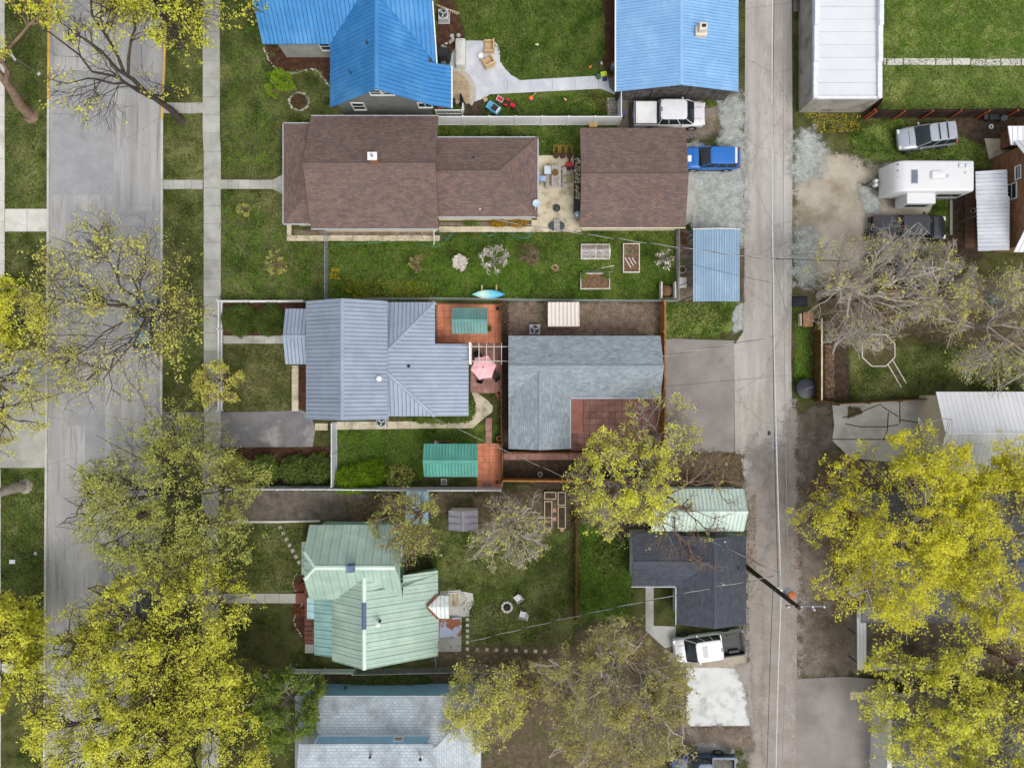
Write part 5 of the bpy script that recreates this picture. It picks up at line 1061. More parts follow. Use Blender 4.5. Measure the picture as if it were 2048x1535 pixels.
for s in (-1, 1): b = MB(); b.lathe([(.05,0),(.15,.05),(.15,.4),(.05,.5)],12,(Lt/2+.42, s*.16, .58)); b.build('propane_tank', white, t)
wheels(t, (-.9, .0), 1.22, .34)
b = MB(); b.lathe([(.1,-.1),(.3,-.08),(.3,.08),(.1,.1)],14); b.v = [(-Lt/2-.14+z, y, 1.0+x) for x,y,z in b.v]; b.build('spare_wheel', rubber, t)
for k in range(4):       # flat stripe graphics on the nose
    b = MB(); b.cbox(Lt/2-.33-.05*k, -.9+.45*k, zt-.18-.02*k, .2, .07, .012, .5); b.build('decal', plain('decal_dark',60,64,72), t)
# ------------------------------------------------------------------ trees and plants
def tubes_np(paths, r0, r1, n):
    """paths (N,k,3), radii per path start/end -> verts, quad faces"""
    N, k, _ = paths.shape; T = np.gradient(paths, axis=1); T /= np.linalg.norm(T, axis=2, keepdims=True)+1e-9
    ref = np.where(np.abs(T[..., 2:3]) < .9, np.array([0,0,1.]), np.array([1.,0,0])); A = np.cross(T, ref); A /= np.linalg.norm(A, axis=2, keepdims=True)+1e-9; B = np.cross(T, A)
    t = np.linspace(0, 1, k)[None, :]; rad = np.asarray(r0).reshape(-1, 1)*(1-t)+np.asarray(r1).reshape(-1, 1)*t
    a = np.arange(n)*2*np.pi/n
    V = paths[:, :, None, :]+rad[:, :, None, None]*(np.cos(a)[None, None, :, None]*A[:, :, None, :]+np.sin(a)[None, None, :, None]*B[:, :, None, :])
    I = np.arange(N*k*n).reshape(N, k, n); J = np.roll(I, -1, axis=2)
    F = np.stack([I[:, :-1], J[:, :-1], J[:, 1:], I[:, 1:]], -1).reshape(-1, 4)
    return V.reshape(-1, 3), F
def bez(rng, s, e, k, bend, wob):
    L = np.linalg.norm(e-s, axis=1)[:, None]; c = s+(e-s)*.5+np.array([0,0,1.])*bend*L+rng.normal(0, .08, s.shape)*L
    t = np.linspace(0, 1, k)[None, :, None]; P = (1-t)**2*s[:, None]+2*t*(1-t)*c[:, None]+t*t*e[:, None]
    nz = rng.normal(0, 1, P.shape)*wob*L[:, None]*np.sin(np.pi*np.clip(t, 0, 1)); return P+nz
def sample(rng, P, m, t0, t1):
    N, k, _ = P.shape; t = rng.uniform(t0, t1, (N, m)); x = t*(k-1); i = np.minimum(x.astype(int), k-2); f = (x-i)[..., None]; ii = np.arange(N)[:, None]
    p = P[ii, i]*(1-f)+P[ii, i+1]*f; d = P[ii, i+1]-P[ii, i]; d /= np.linalg.norm(d, axis=2, keepdims=True)+1e-9
    return p.reshape(-1, 3), d.reshape(-1, 3), t.ravel()
def leaves_np(rng, cen, m, spread, size, up=.7):
    N = len(cen); c = np.repeat(cen, m, 0)+rng.normal(0, spread, (N*m, 3)); n = rng.normal(0, 1, c.shape); n[:, 2] = np.abs(n[:, 2])+up; n /= np.linalg.norm(n, axis=1, keepdims=True)
    a = np.cross(n, rng.normal(0, 1, c.shape)); a /= np.linalg.norm(a, axis=1, keepdims=True)+1e-9; b = np.cross(n, a); s = size*np.repeat(rng.uniform(.65, 1.35, (N, 1)), m, 0)*rng.uniform(.55, 1.4, (len(c), 1))
    V = np.stack([c-a*s, c-b*s*.62-n*s*.12, c+a*s, c+b*s*.62-n*s*.12], 1).reshape(-1, 3); return V, np.arange(len(V)).reshape(-1, 4)
def lump(p, seed, f=.55):
    k = seed*1.37; return (np.sin(p[:,0]*f*1.7+k)+np.sin(p[:,1]*f*1.9+k*2)+np.sin(p[:,2]*f*2.3+k*3)+np.sin((p[:,0]+p[:,1])*f*3.1+k)+np.sin((p[:,0]-p[:,1]+p[:,2])*f*2.7-k))/5
def tree(label, px, py, H, Rc, seed, bark, leaf=None, cover=.8, lsize=.075, clump=6, spread=.12, fork=.22, nl=7, n2=10, n3=7, n4=4, r0=.28, lean=(0,0), flat=.75, droop=.0, tw=1.0, low=-.1, cat='tree', name='tree', group=None, top=1.0, bend=.18, lt0=.35, stem=1, k4=.75):
    rng = np.random.default_rng(seed); bp = np.array(base(px, py)); t = thing(name, label, cat, tuple(bp), 0, group)
    ctr = np.array([lean[0], lean[1], H*fork+(H-H*fork)*.48]); rad = np.array([Rc, Rc, (H-H*fork)*.55*flat/.75])
    kt = 7; z = np.linspace(0, H*.78, kt); trunk = np.stack([lean[0]*.8*(z/H)**1.3, lean[1]*.8*(z/H)**1.3, z], 1); trunk[1:, :2] += rng.normal(0, .012*H, (kt-1, 2))
    V, F = [], []; off = 0
    def put(P, a, b_, n):
        nonlocal off; v, f = tubes_np(P, a, b_, n); V.append(v); F.append(f+off); off += len(v)
    put(trunk[None], [r0], [r0*.3], 9)
    fl = np.stack([trunk[0]+np.array([0,0,-.05]), trunk[0]+np.array([0,0,.35])])[None]; put(fl, [r0*1.6], [r0*.95], 9)
    # limbs
    az = (np.arange(nl)+rng.uniform(.1, .9, nl))/nl*2*np.pi; el = rng.uniform(low, .85, nl)**1.0; rr = rng.uniform(.68, 1.15, nl)
    ce = np.sqrt(np.clip(1-el**2, 0, 1)); E = ctr+np.stack([np.cos(az)*ce, np.sin(az)*ce, el], 1)*rad*rr[:, None]
    st, _, _ = sample(rng, np.repeat(trunk[None], nl, 0), 1, fork/.78, min(.98, (fork+.45)/.78)); L1 = bez(rng, st, E, 8, bend, .035)
    lead = np.array([[lean[0], lean[1], H*top]]); L1 = np.concatenate([L1, bez(rng, trunk[-1:], lead+rng.normal(0, .3, (1, 3)), 8, 0, .03)])
    put(L1, np.full(len(L1), r0*.46), np.full(len(L1), .028*tw), 6)
    def inside(e):
        q = (e-ctr)/rad; k = np.linalg.norm(q, axis=1, keepdims=True); lim = .92+.42*lump(e, seed, .62)[:, None]+rng.uniform(-.12, .12, (len(e), 1)); return ctr+(e-ctr)*np.where(k > lim, lim/np.maximum(k, 1e-6), 1)
    def nxt(P, m, t0, t1, lf, spread_, up, k, bnd, wob):
        s, d, tt = sample(rng, P, m, t0, t1); LL = np.repeat(np.linalg.norm(P[:, -1]-P[:, 0], axis=1), m)
        r_ = rng.normal(0, 1, s.shape); r_ -= d*(r_*d).sum(1, keepdims=True); r_ /= np.linalg.norm(r_, axis=1, keepdims=True)
        o = s-ctr; o /= np.linalg.norm(o, axis=1, keepdims=True)+1e-6
        dd = d*.75+r_*spread_+o*.3+np.array([0,0,up]); dd /= np.linalg.norm(dd, axis=1, keepdims=True); ln = LL*rng.uniform(lf*.65, lf*1.35, len(s))*(1.2-.55*tt)
        return bez(rng, s, inside(s+dd*ln[:, None]), k, bnd, wob)
    L2 = nxt(L1, n2, .18, 1, .58, .95, .12-droop, 6, .06, .03); put(L2, np.full(len(L2), .05*tw), np.full(len(L2), .016*tw), 4)
    L3 = nxt(L2, n3, .15, 1, .55, 1.0, .08-droop, 4, .03, .04); put(L3, np.full(len(L3), .02*tw), np.full(len(L3), .009*tw), 3)
    L4 = nxt(L3, n4, .2, 1, k4, 1.0, .05-droop, 3, .0, .03); put(L4, np.full(len(L4), .011*tw), np.full(len(L4), .0055*tw), 3)
    o = link('trunk', np_mesh('trunk', np.concatenate(V), np.concatenate(F), bark, True), t)
    if leaf is not None:
        m_ = 5; c1, _, _ = sample(rng, L4, m_, lt0, 1.0); c2, _, _ = sample(rng, L3, 2, .5, 1.0); cen = np.concatenate([c1, c2])
        q = .5+.5*lump(cen+bp, seed, 1.7); keep = rng.uniform(0, 1, len(cen)) < np.clip(cover*(.45+1.1*q), 0, 1); cen = cen[keep]
        v, f = leaves_np(rng, cen, clump, spread, lsize); o2 = link('crown', np_mesh('crown', v, f, leaf), t); o2['kind'] = 'stuff'
    return t
bark_dark = M('dark_bark', C(92,82,74), C(64,57,52), 4, 16, .35, .95, .1, bump=.8)
bark_grey = M('grey_bark', C(172,163,152), C(132,123,114), 4, 16, .3, .95, .1, bump=.6)
bark_pale = M('pale_bark', C(192,184,172), C(156,147,136), 4, 16, .2, .95, .1, bump=.5)
bark_mid = M('mid_bark', C(112,102,93), C(80,72,66), 4, 16, .3, .95, .1, bump=.6)
bark_tan = M('tan_bark', C(150,126,108), C(116,98,84), 4, 16, .3, .95, .1, bump=.5)
lf_yellow = leafmat('yellow_maple_bloom', C(242,240,100,1), C(196,198,66,1))
lf_gold = leafmat('gold_maple_bloom', C(234,230,120,1), C(190,188,84,1))
lf_green = leafmat('yellow_green_leaf', C(200,204,106,1), C(166,172,86,1))
lf_lime = leafmat('lime_leaf', C(150,178,40,1), C(108,140,30,1))
lf_olive = leafmat('olive_leaf', C(200,190,116,1), C(138,134,72,1))
lf_dgreen = leafmat('dark_green_leaf', C(116,134,62,1), C(76,94,40,1))
lf_mgreen = leafmat('mid_green_leaf', C(130,150,66,1), C(88,108,46,1))
lf_white = leafmat('white_blossom', C(236,232,222,1), C(205,200,186,1), .2, .12)
lf_rich = leafmat('rich_yellow_bloom', C(238,232,74,1), C(204,200,54,1))
# street trees, west side
tree('half-bare street tree with long dark limbs reaching over the street', 362, 240, 11, 7.2, 11, bark_dark, lf_yellow, .05, .075, 6, .13, .2, 5, 6, 6, 4, .28, (-2.6,2.4), .75, tw=.9, low=-.2)
tree('street tree at the top with dark forked trunk and yellow bloom', 362, 88, 11.5, 7.0, 12, bark_dark, lf_yellow, .24, .07, 6, .13, .18, 9, 9, 7, 4, .32, (2.2,2.2), .75)
tree('sparse yellow-leaved street tree spreading over the parked blue-grey car', 352, 634, 11.5, 7.4, 13, bark_mid, lf_gold, .14, .064, 4, .14, .14, 11, 10, 7, 4, .2, (-.7,.1), .8, tw=.7)
tree('bright yellow tree beyond the street on the left edge', 55, 648, 7.0, 2.9, 14, bark_dark, lf_yellow, .4, .065, 6, .13, .16, 6, 8, 6, 3, .18, (2.2,.5), .7)
tree('yellow tree with dark drooping branch over the concrete driveway on the left', -20, 720, 8, 5.0, 15, bark_dark, lf_gold, .25, .085, 6, .14, .2, 7, 8, 6, 3, .22, (3.6,-2.6), .7)
tree('thick-trunked street tree leaning out of frame at the upper left', 62, 232, 11, 4.8, 16, bark_tan, lf_yellow, .3, .08, 6, .13, .35, 7, 8, 6, 3, .42, (3.0,4.6), .7)
tree('grey-trunked street tree leaning out of frame at the left edge', 50, 972, 11, 4.5, 17, bark_grey, lf_yellow, .29, .085, 5, .14, .4, 7, 8, 5, 3, .42, (-2.5,-.3), .7)
tree('fine-leaved green-yellow street tree beside the white picket fence', 402, 972, 9.0, 7.2, 18, bark_dark, lf_green, .34, .06, 6, .13, .14, 11, 10, 7, 4, .26, (.4,-.4), .75, tw=.9)
tree('large dense yellow street tree filling the lower left corner', 372, 1352, 11.5, 7.8, 19, bark_dark, lf_yellow, .35, .063, 6, .13, .16, 11, 10, 7, 4, .34, (-.6,-.3), .8)
tree('dense yellow street tree over the dark teal parked car', 372, 1222, 10, 7.2, 20, bark_dark, lf_yellow, .35, .063, 6, .13, .16, 10, 10, 7, 4, .3, (1.3,-.4), .75)
tree('yellow street tree at the bottom of the boulevard', 440, 1420, 9.5, 6.2, 21, bark_dark, lf_yellow, .35, .063, 6, .13, .16, 9, 9, 7, 4, .26, (.4,.2), .75)
tree('yellow tree on the far boulevard in the lower left', 45, 1268, 9, 4.2, 22, bark_dark, lf_yellow, .42, .09, 7, .15, .14, 8, 9, 6, 3, .28, (1.9,.4), .75)
tree('slim green tree beside the bottom house and white picket railing', 600, 1358, 7.0, 3.0, 23, bark_grey, leafmat('fresh_green_leaf', C(140,160,60,1), C(92,112,46,1)), .38, .075, 6, .13, .14, 8, 9, 7, 3, .16, (-.2,-.2), .75)
# middle trees
tree('small bare budding tree with pale twigs near the raised garden beds', 1014, 1035, 6.0, 3.1, 31, bark_pale, lf_gold, .04, .06, 4, .09, .1, 9, 8, 6, 3, .13, (.1,-.4), .8, tw=.95)
tree('bare tan tree leaning between the mint house and pale blue roof', 872, 992, 7.0, 2.9, 32, bark_tan, lf_green, .12, .055, 4, .1, .15, 7, 8, 6, 4, .17, (-1.7,-1.3), .7, tw=1.0)
tree('bright yellow maple beside the red courtyard', 1230, 946, 8.5, 4.4, 35, bark_grey, lf_yellow, .13, .07, 6, .12, .14, 9, 9, 7, 4, .22, (-.3,-.2), .75)
tree('smaller yellow tree at the courtyard corner by the asphalt apron', 1302, 868, 7.0, 3.2, 34, bark_grey, lf_gold, .06, .07, 6, .12, .16, 7, 8, 6, 3, .14, (.3,.3), .7)
tree('bare brown tree with long branches over the pale mint shed', 1298, 968, 8.0, 5.0, 35, bark_tan, lf_gold, .015, .06, 4, .1, .12, 7, 6, 6, 3, .18, (1.5,-.8), .65, tw=1.0)
tree('wide olive-leaved tree with pale limbs near the bottom centre', 1208, 1308, 10, 6.0, 39, bark_pale, lf_olive, .23, .07, 6, .13, .12, 11, 10, 7, 4, .22, (.1,-.5), .75, tw=.9)
tree('yellow leaning tree at the corner of the bottom house', 968, 1332, 7.5, 3.4, 37, bark_grey, lf_gold, .16, .062, 5, .13, .14, 8, 8, 7, 4, .14, (-.1,-1.0), .8)
tree('bare reddish shrub by the wire fence at the bottom centre', 1035, 1352, 3.4, 2.2, 38, bark_tan, lf_gold, 0.05, .06, 4, .1, .05, 9, 8, 6, 3, .07, (0,0), .7, cat='shrub', name='shrub')
# right-hand trees
tree('bare grey tree spreading over the fence corner beside the alley', 1640, 592, 8.5, 5.2, 41, bark_pale, lf_gold, .02, .06, 4, .1, .12, 10, 10, 7, 5, .26, (1.4,.1), .65, tw=1.0)
tree('leafless pale tree below the black pickup by the tan fence', 1812, 590, 6.5, 3.6, 42, bark_pale, lf_gold, .035, .06, 4, .1, .12, 8, 9, 7, 5, .16, (.6,-.1), .65)
tree('pale budding tree over the back lawn at the right edge', 1925, 655, 8.0, 5.4, 43, bark_pale, lf_gold, .07, .06, 4, .11, .12, 9, 10, 7, 5, .22, (.5,-.2), .7)
tree('big bright yellow tree over the brick house on the right', 1745, 1035, 10.5, 7.4, 44, bark_grey, lf_rich, .56, .063, 6, .13, .14, 11, 10, 7, 4, .3, (-.6,.1), .75)
tree('tall yellow tree over the white garage roof at the right edge', 1915, 1035, 11, 7.4, 45, bark_grey, lf_rich, .56, .063, 6, .13, .14, 11, 10, 7, 4, .3, (.2,-.2), .75)
tree('yellow tree over the white lean-to in the lower right', 1790, 1350, 8.5, 5.4, 46, bark_grey, lf_yellow, .26, .085, 6, .14, .14, 9, 9, 7, 3, .24, (-.2,.2), .75)
tree('yellow tree over the slate roof in the bottom right corner', 1910, 1430, 9, 5.4, 47, bark_grey, lf_yellow, .26, .085, 6, .14, .14, 9, 9, 7, 3, .26, (-.1,-.2), .75)
tree('bare brown tree at the right edge below the yellow trees', 1975, 1300, 7.5, 4.2, 48, bark_tan, lf_gold, .07, .06, 4, .1, .12, 8, 9, 7, 4, .18, (0,0), .7)
# fruit saplings and garden shrubs
tree('small white-blossom bush in the green back yard', 920, 527, 1.2, .5, 51, bark_grey, lf_white, 0.45, .07, 5, .06, .1, 6, 4, 3, 2, .03, cat='shrub', name='shrub')
tree('white-blossom fruit sapling right of the small blossom bush', 988, 523, 2.4, 1.3, 52, bark_pale, lf_white, .04, .055, 4, .06, .2, 7, 5, 4, 2, .05, cat='sapling', name='sapling')
tree('bare fruit sapling between the blossom tree and the brick ring', 1060, 520, 2.4, 1.0, 53, bark_tan, None, 0, fork=.2, nl=7, n2=5, n3=4, n4=2, r0=.05, cat='sapling', name='sapling')
tree('budding fruit sapling beside the raised bed with green hose', 1322, 524, 2.2, 1.0, 54, bark_grey, lf_white, 0.03, .07, 4, .07, .2, 6, 4, 3, 2, .05, cat='sapling', name='sapling')
tree('thin yellowish sapling in the front lawn by the chain-link fence', 573, 540, 2.2, .9, 55, bark_tan, lf_green, 0.20, .05, 4, .06, .2, 6, 4, 3, 2, .05, (-.4,.3), cat='sapling', name='sapling')
tree('tiny staked sapling in the front lawn near the sidewalk', 503, 428, 1.6, .5, 56, bark_tan, lf_green, 0.26, .05, 3, .05, .2, 5, 3, 3, 2, .04, (-.2,.1), cat='sapling', name='sapling')
tree('reddish twiggy sapling in the left part of the back yard', 838, 532, 1.9, .8, 57, bark_tan, lf_olive, .1, .05, 3, .05, .2, 5, 4, 3, 2, .04, cat='sapling', name='sapling')
tree('lime-leaved young tree leaning in the stone ring', 588, 192, 3.2, 1.0, 58, bark_tan, lf_lime, 0.26, .07, 5, .09, .1, 6, 5, 5, 3, .05, (-.5,.3), cat='sapling', name='sapling')
tree('yellow-green young tree beside the white picket fence', 452, 760, 4.2, 1.9, 59, bark_tan, lf_gold, 0.13, .075, 5, .1, .15, 6, 6, 5, 3, .08, (.3,-.2), cat='sapling', name='sapling')
def shrub(label, px, py, rx, ry, H, seed, leaf, n=900, size=.07, clump=4, spiky=False, name='shrub', cat='shrub', up=.5):
    rng = np.random.default_rng(seed); t = thing(name, label, cat, base(px, py)); u = rng.normal(0, 1, (n, 3)); u /= np.linalg.norm(u, axis=1, keepdims=True); u[:, 2] = np.abs(u[:, 2])
    r = rng.uniform(.55, 1, (n, 1))**.6; c = u*r*np.array([rx, ry, H]); c *= (1+.22*lump(c+np.array(base(px,py)), seed, 1.6))[:, None]; c[:, 2] = np.maximum(c[:, 2], .05)
    s = c*.12; put = bez(rng, s[::3], c[::3], 3, .05, .03); v, f = tubes_np(put, np.full(len(put), .012), np.full(len(put), .005), 3); link('stems', np_mesh('stems', v, f, bark_tan, True), t)
    if spiky:
        N = n*clump; cc = np.repeat(c, clump, 0)+rng.normal(0, .06, (N, 3)); d = cc/(np.linalg.norm(cc, axis=1, keepdims=True)+1e-6)+rng.normal(0, .6, (N, 3)); d[:, 2] = np.abs(d[:, 2])*.6; d /= np.linalg.norm(d, axis=1, keepdims=True)
        a = np.cross(d, rng.normal(0, 1, d.shape)); a /= np.linalg.norm(a, axis=1, keepdims=True); L_ = size*rng.uniform(1.5, 3.2, (N, 1)); w_ = size*.28
        v = np.stack([cc-a*w_, cc+a*w_, cc+d*L_+a*w_*.3, cc+d*L_-a*w_*.3], 1).reshape(-1, 3); f = np.arange(len(v)).reshape(-1, 4)
    else: v, f = leaves_np(rng, c, clump, .07, size, up)
    link('foliage', np_mesh('foliage', v, f, leaf), t)['kind'] = 'stuff'; return t
shrub('wide dark green juniper left of its twin inside the picket fence corner', 482, 640, 1.35, 1.25, .9, 61, lf_dgreen, 1500, .075, 6, True)
shrub('wide dark green juniper nearest the slate blue porch', 542, 640, 1.3, 1.25, .9, 62, lf_dgreen, 1500, .075, 6, True)
for i, (x, y, rx, ry, lf, lb) in enumerate([(470,938,1.2,1.3,lf_green,'pale green bush behind the short picket fence piece'), (534,938,1.1,1.2,lf_mgreen,'round green bush second from the picket fence by the driveway'), (596,938,1.35,1.3,lf_dgreen,'dark grey-green bush in the middle of the bush row'), (640,937,1.0,1.3,lf_dgreen,'dark grey-green bush touching the white vinyl cross fence')]):
    shrub(lb, x, y, rx, ry, 1.5, 63+i, lf, 1300, .075, 5)
shrub('lime green shrub spilling over the white vinyl fence', 702, 958, 1.4, 1.0, 1.5, 67, lf_lime, 900, .1, 4, True)
shrub('lime green shrub right of the other lime shrub by the vinyl fence', 742, 945, 1.3, 1.1, 1.4, 68, lf_lime, 900, .1, 4, True)
shrub('grey twiggy shrub between the lime shrubs and the teal pavilion', 800, 950, 1.3, .9, 1.4, 69, lf_green, 350, .05, 3)
shrub('low green border planting under the slate blue roof edge', 880, 837, 2.9, .35, .5, 70, lf_mgreen, 900, .07, 4)
shrub('low green planting in the corner of the curved walk', 938, 818, .5, .7, .5, 71, lf_mgreen, 300, .07, 4)
shrub('golden flowering border plant left of the other by the brown house', 996, 447, .62, .22, .4, 72, leafmat('golden_bloom', C(196,160,40,1), C(150,116,40,1)), 320, .06, 4)
shrub('golden flowering border plant nearest the patio by the brown house', 1036, 447, .75, .25, .4, 73, bpy.data.materials['golden_bloom'], 380, .06, 4)
shrub('mixed low border plant beside the coiled hose', 940, 447, .6, .18, .3, 74, lf_mgreen, 200, .05, 4)
shrub('dark green weeds growing beside the charcoal garage', 1222, 1110, 1.3, 1.8, .5, 75, lf_mgreen, 1000, .09, 3)
shrub('green ivy mass along the wire fence by the bottom house', 770, 1358, 4.2, .5, .4, 76, lf_mgreen, 1400, .07, 3)
shrub('rust-leaved small plant left of the mint house steps', 600, 1170, .4, .4, .3, 77, rustm, 160, .06, 3); shrub('rust-leaved small plant below the mint house steps', 600, 1222, .4, .4, .3, 78, rustm, 160, .06, 3)
shrub('dandelion tuft patch beside the board garage corner', 1420, 205, .5, .4, .2, 79, lf_mgreen, 200, .06, 3)
shrub('green shrub half under yellow leaves by the right hand steps', 2010, 1220, .8, 1.2, 1.0, 80, lf_dgreen, 500, .09, 4)
def tufts(name, poly, n, seed, mat, hgt=.09, w=.035, pw=1.0, f=.9):
    rng = np.random.default_rng(seed); P = np.array([tuple(W(*p))[:2] for p in poly]); lo, hi = P.min(0), P.max(0); Q = rng.uniform(lo, hi, (int(n*3*pw), 2)); ins = np.zeros(len(Q), bool)
    for i in range(len(P)):
        a, b = P[i], P[(i+1) % len(P)]; ins ^= ((a[1] > Q[:,1]) != (b[1] > Q[:,1])) & (Q[:,0] < (b[0]-a[0])*(Q[:,1]-a[1])/(b[1]-a[1]+1e-12)+a[0])
    Q = Q[ins]; q3 = np.concatenate([Q, np.zeros((len(Q), 1))], 1); Q = Q[rng.uniform(0, 1, len(Q)) < (.5+.5*lump(q3, seed, f))**pw][:n]; n = len(Q)
    t = rng.uniform(0, 6.28, n); s = rng.uniform(.5, 1.4, (n, 1)); d = np.stack([np.cos(t), np.sin(t), rng.uniform(.3, 1.2, n)], 1)*hgt*s; a = np.stack([-np.sin(t), np.cos(t), np.zeros(n)], 1)*w*s; c = np.concatenate([Q, np.full((n, 1), .015)], 1)
    V = np.stack([c-a, c+a, c+d], 1).reshape(-1, 3); link(name, np_mesh(name, V, np.arange(3*n).reshape(n, 3), mat))['kind'] = 'stuff'
gr1 = leafmat('grass_blade', C(104,128,48,1), C(40,62,14,1), .3, .6); gr2 = leafmat('grass_blade_olive', C(122,126,74,1), C(48,60,18,1), .3, .6)
for i, (poly, n, mt) in enumerate([([(656,478),(1060,462),(1352,462),(1352,600),(656,600)], 26000, gr1), ([(440,382),(570,382),(655,485),(655,600),(440,600)], 9000, gr2), ([(900,0),(1205,0),(1205,150),(1040,160),(1000,120),(985,82),(930,80)], 12000, gr1), ([(960,205),(1215,185),(1215,232),(960,234)], 4000, gr1),
        ([(442,-10),(524,-10),(524,80),(560,145),(655,150),(655,228),(565,232),(565,350),(442,352)], 11000, gr2), ([(326,380),(406,380),(406,820),(326,820)], 7000, gr2), ([(326,0),(406,0),(406,355),(326,355)], 5000, gr2), ([(1768,0),(2048,0),(2048,218),(1764,218)], 14000, leafmat('grass_blade_bright', C(122,140,66,1), C(86,106,40,1), .3, .4)), ([(676,860),(965,860),(965,885),(845,888),(845,955),(676,962)], 7000, gr1),
        ([(870,1065),(1150,1060),(1150,1290),(950,1280)], 13000, gr2), ([(446,690),(582,690),(582,820),(446,820)], 4500, gr2), ([(12,0),(96,0),(96,416),(12,416)], 7000, gr2), ([(10,465),(95,465),(95,600),(10,600)], 2500, gr2), ([(4,940),(90,940),(90,1320),(4,1320)], 6500, gr2), ([(440,1050),(600,1050),(600,1180),(440,1180)], 5500, gr2), ([(1160,1040),(1260,1080),(1260,1230),(1160,1230)], 5000, gr1), ([(1690,700),(2048,700),(2048,780),(1700,800)], 6000, gr2), ([(1335,608),(1465,608),(1450,665),(1335,672)], 3000, gr1), ([(880,252),(1160,252),(1160,310),(1075,310),(1075,272),(880,272)], 4000, gr1), ([(1690,250),(1780,240),(1970,290),(1950,330),(1700,300)], 5000, gr1)]):
    tufts('grass', poly, n, 200+i, mt)

clov = leafmat('clover_leaf', C(126,158,56,1), C(84,124,32,1), .3, .4)
for i, (poly, n, pw) in enumerate([([(660,485),(1060,470),(1345,470),(1345,598),(660,598)], 9000, 3.5), ([(880,520),(1060,525),(1060,590),(880,590)], 5000, 2.5), ([(676,860),(965,860),(845,888),(845,960),(676,962)], 5000, 2.5), ([(1160,1040),(1260,1080),(1260,1230),(1160,1230)], 5000, 2.5), ([(1800,0),(2048,0),(2048,110),(1800,110)], 6000, 3), ([(445,0),(560,0),(560,350),(445,350)], 3500, 4), ([(445,385),(650,480),(650,598),(445,598)], 3500, 4), ([(12,0),(96,0),(96,416),(12,416)], 2500, 4), ([(4,940),(90,940),(90,1180),(4,1180)], 2500, 3), ([(1590,610),(1625,610),(1625,800),(1590,800)], 2500, 2), ([(870,1065),(1150,1065),(1150,1285),(950,1280)], 3500, 4)]):
    tufts('clover', poly, n, 300+i, clov, .07, .05, pw, 1.9)
# ------------------------------------------------------------------ fences
def along(pts, step):
    Q = [W(*p) for p in pts]; out = []
    for i in range(len(Q)-1):
        L = (Q[i+1]-Q[i]).length; n = max(1, round(L/step)); d = (Q[i+1]-Q[i]).normalized(); a = math.atan2(d.y, d.x)
        for k in range(n): out.append((Q[i].lerp(Q[i+1], (k+.5)/n), a, L/n))
    return out
def fence_posts(t, pts, step, w, h, mat, capm=None):
    Q = [W(*p) for p in pts]; b = MB(); b.box(-w/2,-w/2,0,w/2,w/2,h); me = b.mesh('post', mat); b = MB(); b.lathe([(w*.62,0),(w*.62,.03),(.01,.09)],4); cm = b.mesh('post_cap', capm or mat); L = []
    for i in range(len(Q)-1):
        n = max(1, round((Q[i+1]-Q[i]).length/step))
        L += [Q[i].lerp(Q[i+1], k/n) for k in range(n)]
    for p in L+[Q[-1]]:
        o = link('post', me, t, True, loc=(p.x,p.y,0))
        if capm: link('post_cap', cm, o, loc=(0,0,h), rz=R(45))
def rails(t, pts, zs, w, h, mat, name='rail'):
    Q = [W(*p) for p in pts]
    for i in range(len(Q)-1):
        for z in zs: bar(t, (Q[i].x,Q[i].y,z), (Q[i+1].x,Q[i+1].y,z), w, h, mat, name)
def picket_fence(label, pts, h=1.1, step=.19):
    t = thing('picket_fence', label, 'fence', base(*pts[0])); b = MB(); b.box(-.062,-.012,.06,.062,.012,h-.08); b.add([(-.062,-.012,h-.08),(.062,-.012,h-.08),(.062,.012,h-.08),(-.062,.012,h-.08),(0,-.012,h),(0,.012,h)],[(0,1,4),(2,3,5),(1,2,5,4),(3,0,4,5)]); me = b.mesh('picket', white)
    for p, a, L in along(pts, step): link('picket', me, t, True, loc=(p.x,p.y,0), rz=a)
    rails(t, pts, (.28, h-.22), .1, .1, white); fence_posts(t, pts, 2.2, .11, h+.06, white, white); return t
def vinyl_fence(label, pts, h=1.8, step=1.95):
    t = thing('vinyl_fence', label, 'fence', base(*pts[0])); fence_posts(t, pts, step, .13, h+.05, whitev, whitev)
    for p, a, L in along(pts, step):
        b = MB(); b.cbox(0, 0, h/2, L-.14, .03, h-.16)
        b.cbox(0,0,h-.06,L-.14,.06,.12); b.cbox(0,0,.1,L-.14,.06,.12); b.build('panel', whitev, t, True, loc=(p.x,p.y,0), rz=a)
    return t
def board_fence(label, pts, h=1.8, mat=None, rmat=None, bw=.145, posts=True, cap=None, side=1):
    mat = mat or wood_brown; t = thing('board_fence', label, 'fence', base(*pts[0])); b = MB(); b.box(-bw/2+.004,-.011,.04,bw/2-.004,.011,h); me = b.mesh('board', mat); rnd = random.Random(len(label))
    for p, a, L in along(pts, bw): link('board', me, t, True, loc=(p.x,p.y,rnd.uniform(-.02,.015)), rz=a)
    Q = [W(*p) for p in pts]
    for i in range(len(Q)-1):
        d = (Q[i+1]-Q[i]).normalized(); n = Vector((-d.y,d.x,0))*(-.05*side)
        for z in (.35, h-.25): bar(t, (Q[i].x+n.x,Q[i].y+n.y,z), (Q[i+1].x+n.x,Q[i+1].y+n.y,z), .045, .09, mat, 'rail')
        if posts:
            m_ = max(1, round((Q[i+1]-Q[i]).length/2.4)); 
            for k in range(m_+1): p = Q[i].lerp(Q[i+1], k/m_)+n*1.9; b = MB(); b.box(p.x-.05,p.y-.05,0,p.x+.05,p.y+.05,h-.02); b.build('post', rmat or mat, t, True)
        if cap: bar(t, (Q[i].x,Q[i].y,h+.025), (Q[i+1].x,Q[i+1].y,h+.025), .12, .035, cap, 'cap_rail')
    return t
zincm = plain('zinc_wire', 150, 156, 160, .5)
